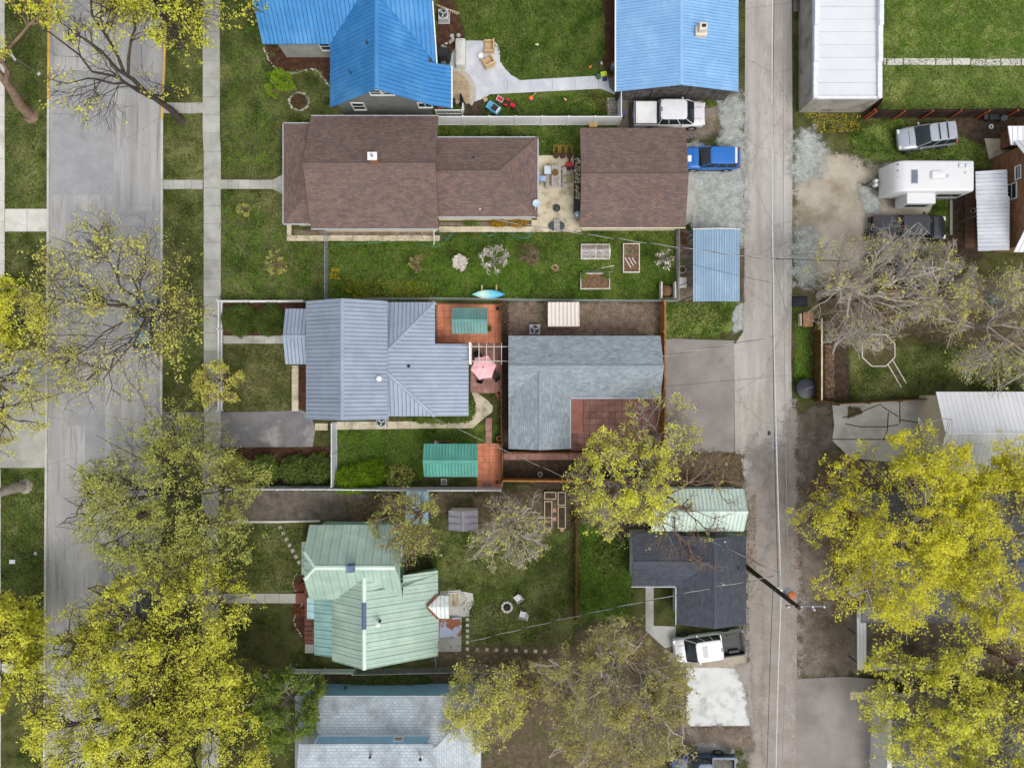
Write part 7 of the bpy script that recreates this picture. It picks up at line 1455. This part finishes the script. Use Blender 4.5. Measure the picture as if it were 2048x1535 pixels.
t = thing('snow_blower', 'red and black yard machine on the patio below the wheelbarrow planters', 'yard machine', base(1138,333)); b = MB(); b.bbox(-.0,.05,.25,.5,.4,.36,.05); b.build('housing', plain('machine_red',196,44,50,.4), t); b = MB(); b.bbox(0,-.22,.3,.3,.24,.3,.04); b.build('engine', black, t); b = MB(); b.tube([(-.2,-.2,.4),(-.2,-.6,.85),(.2,-.6,.85),(.2,-.2,.4)],.018,5); b.build('handle', darksteel, t); b = MB(); b.cyl((0,.25,.4),(0,.38,.75),.08,.06,n=10); b.build('chute', black, t)
for s in (-1,1): b = MB(); b.cyl((s*.25,-.15,.16),(s*.36,-.15,.16),.16,n=12); b.build('wheel', rubber, t)
t = thing('fire_bowl', 'round black fire pit on the brown house patio', 'fire pit', base(1113,418)); b = MB(); b.lathe([(.1,.0),(.22,.1),(.29,.3),(.29,.36),(.25,.36)],18); b.build('bowl', black, t, smooth=True); b = MB(); b.lathe([(.26,.35),(.2,.42),(.02,.45)],18); b.build('lid', darksteel, t, smooth=True)
t = thing('patio_set', 'small grey slatted table with two round dark stools at the patio edge', 'table', base(1113,453)); 
for i in range(6): b = MB(); b.bbox(0,-.4+i*.16,.42,.48,.13,.03,.006); b.build('slat', gw, t)
b = MB()
for x in (-.21,.21): b.bbox(x,0,.38,.04,.95,.05,.005); b.bbox(x,.4,.2,.04,.04,.38,.005); b.bbox(x,-.4,.2,.04,.04,.38,.005)
b.build('frame', gw, t)
for s in (-1,1): t = thing('stool', 'round dark grey stool tucked under the slatted table, on its %s side' % ('left' if s < 0 else 'right'), 'stool', base(1113+s*8,453)); b = MB(); b.lathe([(.32,.2),(.34,.24),(.3,.28)],20); b.build('seat', plain('stool_slate',70,80,86,.6), t); b = MB(); b.cyl((0,0,0),(0,0,.2),.09,n=10); b.build('pedestal', darksteel, t)
t = thing('kettle_grill', 'black grill with shiny domed lid against the brown garage wall', 'grill', base(1154,424)); b = MB(); b.bbox(-.05,.3,.45,.5,.95,.85,.02); b.build('cart', black, t); b = MB(); b.lathe([(.3,.7),(.3,.85),(.22,1.02),(.04,1.08)],18,(-.02,-.38,0)); b.build('lid', M('polished_lid', (.35,.42,.5,1), None, 1, 10, .05, .12, .6, .8, bump=0), t, smooth=True); b = MB(); b.cyl((-.02,-.38,0),(-.02,-.38,.7),.2,.28,n=12); b.build('stand', darksteel, t)
t = thing('wheelbarrow', 'tan wheelbarrow leaning upside down against the vinyl fence by the brown garage', 'wheelbarrow', base(1185,251)); b = MB(); b.loft([b.rrect(-.3,.3,.24,.2,.08), b.rrect(-.34,.34,.3,.5,.08)]); b.build('tray', plain('barrow_tan',206,170,106), t)
for s in (-1,1): b = MB(); b.tube([(s*.2,-.1,.3),(s*.3,.45,.7)],.02,5); b.build('handle', wood_brown, t)
t = thing('trampoline_frame', 'dark red round net frame leaning on the narrow lawn', 'frame', base(1200,210), R(-55)); b = MB(); b.tube([(.95*math.cos(i*.2618),.12*math.sin(i*.2618)+.0,.62+.55*math.sin(i*.2618)) for i in range(24)],.03,5,True); b.build('rim', plain('frame_maroon',120,56,54), t)
for k in range(4): b = MB(); b.tube([(-.7+.47*k,.03,.2),(-.7+.47*k,.0,1.0)],.012,4); b.build('brace', darksteel, t)
t = thing('bin', 'navy and white bin beside the short white fence return', 'bin', base(1243,233)); b = MB(); b.loft([b.rrect(-.16,.16,.2,0,.04), b.rrect(-.2,.2,.24,.7,.04)]); b.build('body', plain('bin_navy',44,56,84), t); b = MB(); b.bbox(0,0,.73,.44,.5,.06,.02); b.build('lid', plain('bin_lid',66,80,110), t)
# ------------------------------------------------------------------ the green back yard
t = thing('kayak', 'turquoise and white kayak on a wooden rack by the chain-link fence', 'kayak', (W(977,588,.7).x,W(977,588,.7).y,.6)); b = MB(); rs = []
for i in range(17):
    s = -1+2*i/16; w = .34*(1-abs(s)**2.2)+.015; hh = .16*(1-.35*abs(s)); zc = .05*s*s; rs.append([(1.3*s, w*math.cos(k*.5236), zc+hh*math.sin(k*.5236)) for k in range(12)])
b.loft(rs); m, nt, bb, out = newmat('kayak_fade'); tc = nt.nodes.new('ShaderNodeTexCoord'); sx = nd(nt, 'ShaderNodeSeparateXYZ', Vector=tc.outputs['Object']); cr = nt.nodes.new('ShaderNodeValToRGB'); nt.links.new(mth(nt, 'ADD', mth(nt, 'MULTIPLY', sx.outputs[0], .385), .5), cr.inputs[0])
cr.color_ramp.elements[0].color = C(110,206,206); cr.color_ramp.elements[1].color = C(60,150,206); e_ = cr.color_ramp.elements.new(.35); e_.color = C(214,240,226); e_ = cr.color_ramp.elements.new(.6); e_.color = C(110,206,226); finish(nt, bb, out, cr.outputs[0], .35, .5); b.build('hull', m, t, smooth=True)
b = MB(); b.tube([(-.28,0,.17),(0,0,.19),(.28,0,.17)],.06,8); b.build('keel', m, t, smooth=True)
t = thing('kayak_rack', 'pale wooden rack under the turquoise kayak', 'rack', base(977,588))
for x in (964,993):
    p = W(x,590); b = MB(); b.box(p.x-.05,p.y-.3,0,p.x+.05,p.y-.2,.42); b.box(p.x-.05,p.y+.55,0,p.x+.05,p.y+.65,.42); b.box(p.x-.05,p.y-.35,.36,p.x+.05,p.y+.75,.43); b.build('trestle', wood_pale, t, True)
def raised_bed(label, x0, y0, x1, y1, h=.3, frame=None, fill=None, dividers=(), extra=None):
    t = thing('raised_bed', label, 'planter', base((x0+x1)/2,(y0+y1)/2)); a, c_ = W(x0,y0), W(x1,y1); fr = frame or wood_pale; k = .07
    for bx in ((a.x,a.y-k,c_.x,a.y),(a.x,c_.y,c_.x,c_.y+k),(a.x,c_.y+k+.001,a.x+k,a.y-k-.001),(c_.x-k,c_.y+k+.001,c_.x,a.y-k-.001)): b = MB(); b.box(bx[0],bx[1],0,bx[2],bx[3],h); b.build('board', fr, t, True)
    b = MB(); b.box(a.x+k,c_.y+k,0,c_.x-k,a.y-k,h-.06); b.build('soil', fill or soil, t, True)
    for d_ in dividers:
        b = MB()
        if d_[0] == 'h': y = W(0,d_[1]).y; b.box(a.x+k,y-.03,0,c_.x-k,y+.03,h-.01)
        else: x = W(d_[1],0).x; b.box(x-.03,c_.y+k,0,x+.03,a.y-k,h-.01)
        b.build('divider', fr, t, True)
    return t
leafsoil = M('leafy_soil', C(132,104,80), C(92,72,56), 4, 14, .5, .95, .1, bump=.9, bd=.06)
wf = M('white_plank', C(214,208,198), C(190,184,172), 2, 18, .12, .8)
t = raised_bed('white-framed raised bed full of leaves, lower left of the three beds', 1160, 547, 1219, 579, .35, wf, leafsoil); 
for q in ((1166,553),(1212,552)): b = MB(); p = W(*q); rng = np.random.default_rng(int(q[0])); v, f = leaves_np(rng, rng.normal(0,.14,(60,3))+np.array([p.x,p.y,.5]), 3, .05, .06); link('seedling', np_mesh('seedling', v, f, lf_mgreen), t, True)
t = raised_bed('tall white-framed raised bed holding a coiled green hose', 1245, 488, 1278, 546, .35, wf, leafsoil)
t2 = hose('green hose coiled on the tall raised bed', [(1256+8*math.cos(i*.7), 502+6.5*math.sin(i*.7)) for i in range(22)], hosem, .02); t2.location.z = .3
for i in range(3): bar(t, W(1250+i*7,515,.34), W(1262+i*5,535-i*4,.36), .05, .04, white, 'loose_slat')
t = raised_bed('raised bed under a clear plastic hoop cover', 1161, 489, 1219, 519, .3, wf, leafsoil); a, c_ = W(1162,490), W(1218,518)
clr, nt, bb, out = newmat('clear_plastic'); tr = nt.nodes.new('ShaderNodeBsdfTransparent'); gl = nd(nt, 'ShaderNodeBsdfPrincipled', Roughness=.25); gl.inputs['Base Color'].default_value = (.75,.78,.78,1); mx = nt.nodes.new('ShaderNodeMixShader'); nt.links.new(ramp(nt, noise(nt, pos(nt,(1,3,1)), 3, 4), .2, 1.2), mx.inputs[0]); nt.links.new(tr.outputs[0], mx.inputs[1]); nt.links.new(gl.outputs[0], mx.inputs[2]); nt.links.new(mx.outputs[0], out.inputs[0])
hoop = lambda x, r_=.0: [(x, c_.y+(a.y-c_.y)*k/8, .3+(.45+r_)*math.sin(math.pi*k/8)) for k in range(9)]
b = MB(); A_, B_ = hoop(a.x), hoop(c_.x); b.add(A_+B_, [(k,k+1,10+k,9+k) for k in range(8)]); b.build('plastic_cover', clr, t, True)
for x in (a.x, (a.x+c_.x)/2, c_.x): b = MB(); b.tube(hoop(x,.015), .022, 6); b.build('hoop', white, t, True)
for k in (0,4,8): b = MB(); b.tube([Vector(A_[k])+Vector((0,0,.015)),Vector(B_[k])+Vector((0,0,.015))],.018,5); b.build('ridge_bar', white, t, True)
t = thing('compost_bin', 'wooden compost bin with white rails in the corner of the green yard', 'compost bin', base(1331,582))
for x in (1319,1346): 
    for z in (.2,.5,.8): bar(t, W(x,566,0)+Vector((0,0,z)), W(x,598,0)+Vector((0,0,z)), .09, .2, wf, 'side_rail')
for z in (.2,.5): bar(t, W(1320,597,0)+Vector((0,0,z)), W(1345,597,0)+Vector((0,0,z)), .05, .18, wood_grey, 'front_board')
b = MB(); p = W(1332,582); b.lathe([(.5,0),(.45,.3),(.2,.5),(.03,.55)],12,(p.x,p.y,0)); b.build('compost', leafsoil, t, True)
bar(thing('loose_board', 'loose white board on the grass between raised beds', 'board', base(1215,534)), W(1202,536,.04), W(1229,531,.04), .06, .03, wf, 'plank')
bar(thing('loose_pole', 'thin grey pole lying above the lower left raised bed', 'pole', base(1195,544)), W(1166,542,.04), W(1226,544,.04), .03, .03, steel, 'rod')
def pot(label, px, py, r=.2, h=.3, m_=None, plant=None):
    t = thing('flower_pot', label, 'pot', base(px,py)); b = MB(); b.lathe([(r*.7,0),(r,h*.85),(r*1.1,h*.86),(r*1.1,h),(r*.9,h),(r*.86,h*.85)],14); b.build('pot', m_ or terracotta, t); b = MB(); b.lathe([(r*.85,h*.8),(r*.85,h*.86),(.01,h*.9)],12); b.build('soil', soil, t)
    if plant: rng = np.random.default_rng(int(px)); v, f = leaves_np(rng, rng.normal(0,r*.5,(40,3))+np.array([0,0,h+.1]), 3, .05, .05); link('plant', np_mesh('plant', v, f, plant), t)
pot('terracotta pot in the upper right corner of the orange patio', 995, 617, .2); pot('dark pot beside the small teal gazebo', 979, 658, .15, .3, black, lf_dgreen); pot('terracotta pot on grass beside the red paver patio', 997, 786, .2); pot('terracotta pot on a paver by the wood fence near the pavilion', 998, 876, .19); pot('terracotta pot in the lower corner of the orange patio', 995, 963, .2)
pot('brown pot by the chain-link fence, upper of the pair near the carport', 1361, 471, .26, .35, rustm); pot('brown pot by the chain-link fence, lower of the pair near the carport', 1366, 485, .26, .35, rustm); pot('green-leaved pot beside the carport', 1362, 527, .2, .3, plain('pot_green',110,130,80), lf_mgreen); pot('pale stone pot beside the carport', 1363, 540, .28, .35, plain('pot_stone',176,164,140)); pot('small clay pot below the pot on grass by the paver patio', 998, 796, .13, .2)
t = thing('bench', 'white plastic slab table beside the carport posts', 'table', base(1362,567)); b = MB(); b.bbox(0,0,.5,.65,.85,.05,.01); b.build('table_top', plain('slab_white',206,202,196), t)
for x in (-.27,.27):
    for y in (-.36,.36): b = MB(); b.bbox(x,y,.24,.05,.05,.48,.005); b.build('leg', plain('slab_white',206,202,196), t)
for i,x in enumerate((969,979)): t = thing('bucket', 'galvanised bucket on the orange tiles by the vinyl fence, %s one' % ('left','right')[i], 'bucket', base(x,967)); b = MB(); b.lathe([(.12,0),(.16,.32),(.17,.33),(.15,.33),(.11,.05)],14); b.build('pail', steel, t); b = MB(); b.tube([(-.16,0,.32),(-.1,.1,.36),(.1,.1,.36),(.16,0,.32)],.008,4); b.build('handle', darksteel, t)
t = thing('planter_trough', 'brown planter trough with white flowers above the teal pavilion', 'planter', base(885,884)); b = MB(); b.bbox(0,0,.2,1.35,.32,.4,.02); b.build('trough', plain('trough_brown',150,100,74), t); b = MB(); b.bbox(.05,0,.4,1.2,.22,.03,.005); b.build('soil', soil, t); rng = np.random.default_rng(5); v, f = leaves_np(rng, rng.normal(0,.07,(30,3))+np.array([-.45,0,.5]), 3, .04, .05); link('flowers', np_mesh('flowers', v, f, lf_white), t)
t = thing('side_chair', 'white wire chair behind the teal pavilion', 'chair', base(889,962)); b = MB()
for k in range(5): b.tube([(-.2+.1*k,-.2,.42),(-.2+.1*k,.2,.42)],.012,4)
b.tube([(-.22,-.22,.42),(.22,-.22,.42),(.22,.22,.42),(-.22,.22,.42)],.016,5,True); b.build('seat', white, t)
for x in (-.2,.2):
    for y in (-.2,.2): b = MB(); b.tube([(x,y,0),(x,y,.42)],.014,5); b.build('leg', white, t)
b = MB(); b.tube([(-.2,.22,.42),(-.2,.28,.85),(.2,.28,.85),(.2,.22,.42)],.016,5); b.build('backrest', white, t)
# pergola, umbrella, table
t = thing('pergola', 'white slim pergola over the red paver patio', 'pergola', base(975,715))
for y in (693,722): bar(t, W(924,y,2.3), W(1018,y,2.3), .05, .1, wf, 'beam')
for x in (943,958,973,988,1003): bar(t, W(x,686,2.4), W(x,729,2.4), .05, .08, wf, 'rafter')
bar(t, W(940,684,2.35), W(940,728,2.35), .16, .1, white, 'header')
for q in ((944,692),(944,722),(1002,692),(1002,722)): p = W(*q, 2.25); bar(t, (p.x,p.y,0), (p.x,p.y,2.25), .08, .08, wf, 'post')
t = thing('patio_umbrella', 'pink six-sided patio umbrella over a table on red pavers', 'umbrella', base(969,736)); b = MB(); b.cyl((0,0,0),(0,0,2.5),.022,n=8); b.build('pole', white, t); b = MB(); b.lathe([(.25,0),(.25,.06),(.05,.1)],14); b.build('foot', darksteel, t)
pk = M('pink_canvas', C(244,190,194), C(234,174,180), 1.5, 16, .05, .85, .2)
for k in range(6):
    a0, a1 = R(10+60*k), R(70+60*k); r_ = 1.0; am_ = (a0+a1)/2; b = MB(); e0, e1 = (r_*math.cos(a0), r_*math.sin(a0), 2.02), (r_*math.cos(a1), r_*math.sin(a1), 2.02); mid = (r_*.82*math.cos(am_), r_*.82*math.sin(am_), 2.06); c0_ = [x*.5 for x in e0[:2]]+[2.3]; c1_ = [x*.5 for x in e1[:2]]+[2.3]; cm_ = (.42*math.cos(am_), .42*math.sin(am_), 2.28)
    b.add([(0,0,2.48),tuple(c0_),cm_,tuple(c1_),e0,mid,e1], [(0,1,2),(0,2,3),(1,4,5,2),(2,5,6,3)]); b.build('canopy_panel', pk, t, smooth=False)
    b = MB(); b.tube([(0,0,2.46),(c0_[0],c0_[1],2.28),(e0[0],e0[1],2.0)],.01,4); b.build('rib', white, t)
b = MB(); b.lathe([(.06,2.47),(.05,2.53),(.01,2.58)],8); b.build('finial', plain('finial_red',190,60,66), t)
t = thing('patio_table', 'dark round table under the pink umbrella', 'table', base(969,737)); b = MB(); b.lathe([(.5,.7),(.52,.72),(.5,.74)],20); b.build('table_top', darksteel, t)
for k in range(3): a = k*2.09; b = MB(); b.tube([(.15*math.cos(a),.15*math.sin(a),.7),(.4*math.cos(a),.4*math.sin(a),0)],.018,5); b.build('leg', darksteel, t)
for i,(x,y,rz) in enumerate(((962,756,R(70)),(991,752,R(130)),(957,712,R(-60)))): lawn_chair('dark metal chair at the %s of the pink umbrella' % ('lower left','lower right','upper left')[i], x, y, rz, plain('iron_brown',58,48,44), darksteel)
# ------------------------------------------------------------------ mint house back yard
def fire_ring(label, px, py, r, n, m_, s=.13):
    t = thing('fire_pit', label, 'fire pit', base(px,py)); rnd = random.Random(int(px)); 
    for k in range(n): a = k*2*math.pi/n; b = MB(); b.bbox(r*math.cos(a), r*math.sin(a), .12, s*1.3, 2*math.pi*r/n*.92, .24, .03, a); b.build('block', m_, t)
    b = MB(); b.lathe([(r-.08,0),(r-.08,.1),(.02,.13)],14); b.build('ash', M('ash_black', C(30,30,30), C(60,58,56), 5, 20, .4, .95), t); return t
fire_ring('ring of white blocks round a black fire pit on the mint house lawn', 1014, 1212, .38, 9, plain('fire_block',206,202,192,.9,.15)); b = MB(); b.tube([(-.2,-.1,.2),(.2,.1,.22)],.04,6); b.tube([(-.15,.15,.2),(.15,-.15,.25)],.04,6); tt = thing('firewood', 'charred logs in the white block fire pit', 'firewood', base(1014,1212)); b.build('logs', black, tt)
lawn_chair('white plastic chair upper right of the block fire pit', 1035, 1193, R(215), plain('chair_white',226,222,226), plain('chair_white',226,222,226)); lawn_chair('white plastic chair lower right of the block fire pit', 1045, 1225, R(165), plain('chair_white',226,222,226), plain('chair_white',226,222,226))
fr = plain('bed_plank',190,178,150,.85)
raised_bed('narrow raised bed on the left of the four wooden beds', 1088, 1000, 1104, 1056, .3, fr, soil); raised_bed('short raised bed at the upper left of the wooden beds', 1088, 982, 1112, 997, .3, fr, soil); raised_bed('short raised bed at the upper right of the wooden beds', 1115, 982, 1131, 1009, .3, fr, soil); raised_bed('narrow raised bed on the right of the four wooden beds', 1115, 1011, 1131, 1055, .3, fr, soil)
stepstones('pinkish square pavers between and below the wooden raised beds', [(1109,1020),(1109,1037),(1098,1060),(1124,1059)], .3, plain('pink_paver',190,140,118), 0)
t = thing('garden_statue', 'pale round pot in a dark hole in the soil bed', 'pot', base(1080,947)); b = MB(); b.lathe([(.12,0),(.2,.15),(.22,.3),(.18,.34),(.1,.3)],12); b.build('urn', plain('urn_grey',176,178,180), t); b = MB(); b.lathe([(.14,.28),(.14,.3),(.02,.32)],10); b.build('soil', black, t)
t = thing('basketball_stand', 'small white sign on a thin leaning post in the far left grass', 'sign', base(71,1106)); b = MB(); b.tube([(0,0,0),(0,0,2.6)],.03,6); b.build('post', steel, t); b = MB(); b.bbox(0,0,2.65,.42,.3,.06,.01); b.build('sign_panel', plain('sign_white',220,224,230), t); b = MB(); b.lathe([(.13,0),(.15,.04),(.08,.08)],12); b.build('foot', concrete_pale, t); t.name = 'street_sign'
# ------------------------------------------------------------------ right-hand yards
t = thing('octagon_frame', 'white octagonal timber border with attached path frame in the back lawn', 'border', base(1757,703)); oc = [(1743,669),(1771,669),(1789,687),(1789,714),(1771,732),(1743,732),(1724,714),(1724,687)]
for i in range(8): bar(t, W(*oc[i],.08), W(*oc[(i+1)%8],.08), .08, .14, wf, 'timber')
for q in (((1775,728),(1802,774)),((1785,720),(1812,766))): bar(t, W(*q[0],.08), W(*q[1],.08), .07, .12, wf, 'path_timber')
sheet('octagon_bed', oc, litter_r if False else M('bark_bed', C(96,92,60), C(78,70,52), 2, 16, .4, .95, .1, bump=.8), 9); sheet('frame_path', [(1775,728),(1785,720),(1812,766),(1802,774)], M('bark_bed', C(96,92,60)), 8)
rocks('stone_ring', 'ring of pale and dark stones inside the white octagon', [(1755+9.5*math.cos(a*.39), 693+8*math.sin(a*.39)) for a in range(16)], .07, .12, 15, 'stone ring')
t = thing('covered_tank', 'round black covered tank between the alley and mossy fence', 'tank', base(1606,777)); b = MB(); b.lathe([(.62,0),(.7,.1),(.74,.55),(.78,.62),(.78,.66),(.55,.74),(.02,.78)],26); b.build('tank', plain('tank_black',52,54,62,.4), t, smooth=True); b = MB(); b.bbox(.1,.05,.78,.75,.14,.04,.02,.4); b.bbox(-.05,-.3,.76,.3,.12,.04,.02,1.2); b.build('strap', plain('tank_strap',86,90,98,.5), t); b = MB(); b.lathe([(.79,.5),(.81,.55),(.79,.6)],26); b.build('rim', black, t)
t = thing('board_stack', 'orange-brown wooden crate lid by the alley at the bare tree', 'crate', base(1611,640)); b = MB(); b.bbox(0,0,.25,.75,1.05,.5,.02); b.build('crate', wood_gold, t); b = MB(); b.bbox(0,0,.54,.8,1.12,.06,.01); b.build('lid', plain('lid_orange',176,130,92), t); b = MB(); b.bbox(-.55,0,.25,.1,1.0,.5,.01); b.build('leaning_board', wf, t)
t = thing('pallet', 'golden wooden pallet platform below the bare trees', 'pallet', base(1781,592))
for i in range(8): b = MB(); b.bbox(-.53+i*.15,0,.3,.14,.95,.03,.005); b.build('slat', plain('pallet_gold',206,176,118,.85), t)
for y in (-.4,.4): b = MB(); b.bbox(0,y,.14,1.2,.08,.28,.005); b.build('runner', wood_brown, t)
t = thing('bag_heap', 'white bag and green bundle next to the golden pallet', 'bag', base(1760,590)); b = MB(); b.lathe([(.2,0),(.28,.15),(.24,.32),(.06,.4)],10); b.build('white_bag', white, t, smooth=True); b = MB(); b.lathe([(.18,0),(.22,.12),(.1,.25)],9,(.1,-.4,0)); b.build('green_bundle', plain('bundle_green',62,104,70), t, smooth=True)
t = thing('timber_stack', 'long pale timber beam along the tan wood fence', 'timber', base(1836,600)); bar(t, W(1800,600,.25), W(1874,599,.25), .16, .14, wf, 'beam'); bar(t, W(1806,605,.1), W(1870,605,.1), .14, .1, wood_pale, 'beam')
t = thing('stone_slab', 'upright grey stone slab at the foot of the bare grey tree', 'stone', base(1677,594)); b = MB(); b.bbox(0,0,.2,.5,1.0,.4,.08); b.build('slab', concrete, t); b = MB(); b.lathe([(.2,0),(.2,.3),(.05,.36)],10,(.05,.85,0)); b.build('cap_stone', concrete_pale, t)
t = thing('tarp_heap', 'teal tarp over yard things at the right edge under the pale tree', 'tarp', base(1985,598)); b = MB(); b.loft([b.rrect(-.6,.6,.4,0,.15), b.rrect(-.5,.5,.34,.4,.15), b.rrect(-.3,.35,.2,.6,.1)]); b.build('tarp', plain('tarp_teal',70,122,134,.7), t, smooth=True); b = MB(); b.lathe([(.2,0),(.24,.2),(.15,.3)],10,(.85,.05,0)); b.lathe([(.12,0),(.14,.15),(.05,.2)],9,(-.95,.1,0)); b.build('pots', plain('tarp_pot',150,146,120), t)
t = thing('fire_pit_ring', 'dark patio heap of blue-black sheets under the bare grey tree', 'tarp', base(1600,603)); b = MB(); b.loft([b.rrect(-.7,.6,.45,0,.15), b.rrect(-.5,.45,.32,.3,.15), b.rrect(-.25,.25,.15,.42,.1)]); b.build('tarp', plain('tarp_black',50,50,58,.8,.3), t, smooth=True); t.name = 'tarp_heap'; b = MB(); b.tube([(-.8,.5,.1),(.5,.45,.3)],.03,5); b.build('pole', wood_grey, t)
t = thing('grill', 'black grill and grey kettle beside the stained fence in the upper right', 'grill', base(1977,240)); b = MB(); b.bbox(0,0,.5,.8,.45,.5,.05); b.build('firebox', black, t); b = MB(); b.bbox(-.55,0,.6,.35,.4,.04,.01); b.build('side_shelf', darksteel, t); b = MB(); b.lathe([(.1,.3),(.28,.4),(.28,.6),(.1,.78)],16,(.85,-.02,0)); b.build('kettle', plain('kettle_grey',92,96,100,.35), t, smooth=True)
for x in (-.3,.3,.85): b = MB(); b.tube([(x,-.1,0),(x,-.1,.4)],.025,5); b.build('leg', darksteel, t)
t = thing('tyre', 'small white wheel lying below the black grill in the upper right', 'wheel', base(1981,254)); b = MB(); b.tube([(.14*math.cos(i*.5236),.14*math.sin(i*.5236),.07) for i in range(12)],.06,8,True); b.build('tyre', white, t, smooth=True); b = MB(); b.cyl((0,0,.03),(0,0,.08),.09,n=12); b.build('hub', darksteel, t)
t = thing('bed_border', 'grey sleeper border around the grass below the travel trailer', 'border', base(1900,430)); bar(t, W(1874,396,.12), W(1901,396,.12), .2, .22, plain('sleeper_grey',150,142,130,.9,.2), 'sleeper'); bar(t, W(1901,400,.12), W(1901,470,.12), .2, .22, plain('sleeper_grey',150,142,130,.9,.2), 'sleeper')
sheet('bordered_lawn', [(1872,398),(1899,398),(1899,470),(1880,470),(1850,440)], lawn_front, 8)
t = thing('flower_pot', 'white pot on the dark boards by the white corrugated awning', 'pot', base(1943,422)); b = MB(); b.lathe([(.12,0),(.2,.2),(.22,.24),(.18,.24),(.16,.16)],14); b.build('pot', wf, t); b = MB(); b.lathe([(.15,.16),(.15,.18),(.01,.2)],12); b.build('soil', soil, t)
t = thing('garden_deck', 'dark brown board walk beside the white corrugated awning', 'deck', base(1938,430))
for i in range(12): q0, q1 = W(1930,365+i*11,.1), W(1950,375.5+i*11,.1); b = MB(); b.box(q0.x,q1.y,.03,q1.x,q0.y,.1); b.build('deck_board', plain('board_dark',110,82,66,.9,.25), t, True)
t = thing('log_pile', 'bundle of grey weathered logs by the alley at the top edge', 'logs', base(1590,8))
for k in range(4): b = MB(); b.cyl((-.12+.09*k,-.7,.12+.1*(k%2)),(-.1+.08*k,.7,.12+.1*(k%2)),.07,n=8); b.build('log', wood_grey, t)
t = thing('ladder', 'white leaning trellis by the blue house mulch bed', 'trellis', base(897,18)); b = MB()
bar(t, W(872,10,.3), W(919,27,.1), .05, .05, wood_pale, 'beam')
for k in range(9): p = W(878+k*4.5,12+k*1.7,.25); b = MB(); b.box(p.x-.03,p.y-.1,.2-.015*k,p.x+.03,p.y+.1,.24-.015*k); b.build('rung', wood_pale, t, True)
t.name = 'trellis'
t = thing('small_arbour', 'blue-grey arbour roof piece left of the pale mint shed', 'frame', base(1290,984)); 
for i in range(5): bar(t, W(1282+i*4,977,.9), W(1282+i*4,992,.9), .06, .04, wood_grey, 'slat')
for q in ((1281,978),(1299,978),(1281,991),(1299,991)): p = W(*q,.9); bar(t, (p.x,p.y,0), (p.x,p.y,.9), .06, .06, wood_grey, 'leg')
t = thing('outdoor_stairs', 'grey wooden stairs with railing at the right edge by the yellow tree', 'stairs', base(2040,1240))
for k in range(7): p = W(2026+k*5,1270-k*10,.2+.16*k); b = MB(); b.cbox(p.x,p.y,p.z,.9,.34,.05,.5); b.build('tread', plain('stair_grey',200,200,196,.8), t, True)
bar(t, W(2015,1262,.9), W(2048,1205,2.0), .06, .08, white, 'handrail')
t = thing('stone_edging', 'white rounded stone slabs under the lower right yellow tree', 'stones', base(1830,1400)); 
for x, y, s in ((1805,1400,.9),(1880,1398,.7),(1950,1408,.8)): p = W(x,y); b = MB(); b.bbox(p.x,p.y,.12,s,s*.5,.24,.1,.3); b.build('slab', concrete_pale, t, True)
sheet('pale_slab', [(1700,1383),(1760,1383),(1760,1398),(1700,1398)], concrete_tan, 6)
sheet('grey_pad', [(2000,1390),(2060,1390),(2060,1410),(2000,1410)], concrete, 6)

t = thing('street_sign', 'small white bar sign on a thin leaning post in the upper left grass', 'sign', base(78,148)); b = MB(); b.tube([(0,0,0),(0,0,2.9)],.03,6); b.build('post', steel, t); b = MB(); b.bbox(0,0,2.93,.16,.6,.05,.01,.6); b.build('sign_panel', plain('sign_white',220,224,230), t); b = MB(); b.lathe([(.13,0),(.15,.04),(.08,.08)],12); b.build('foot', concrete_pale, t)
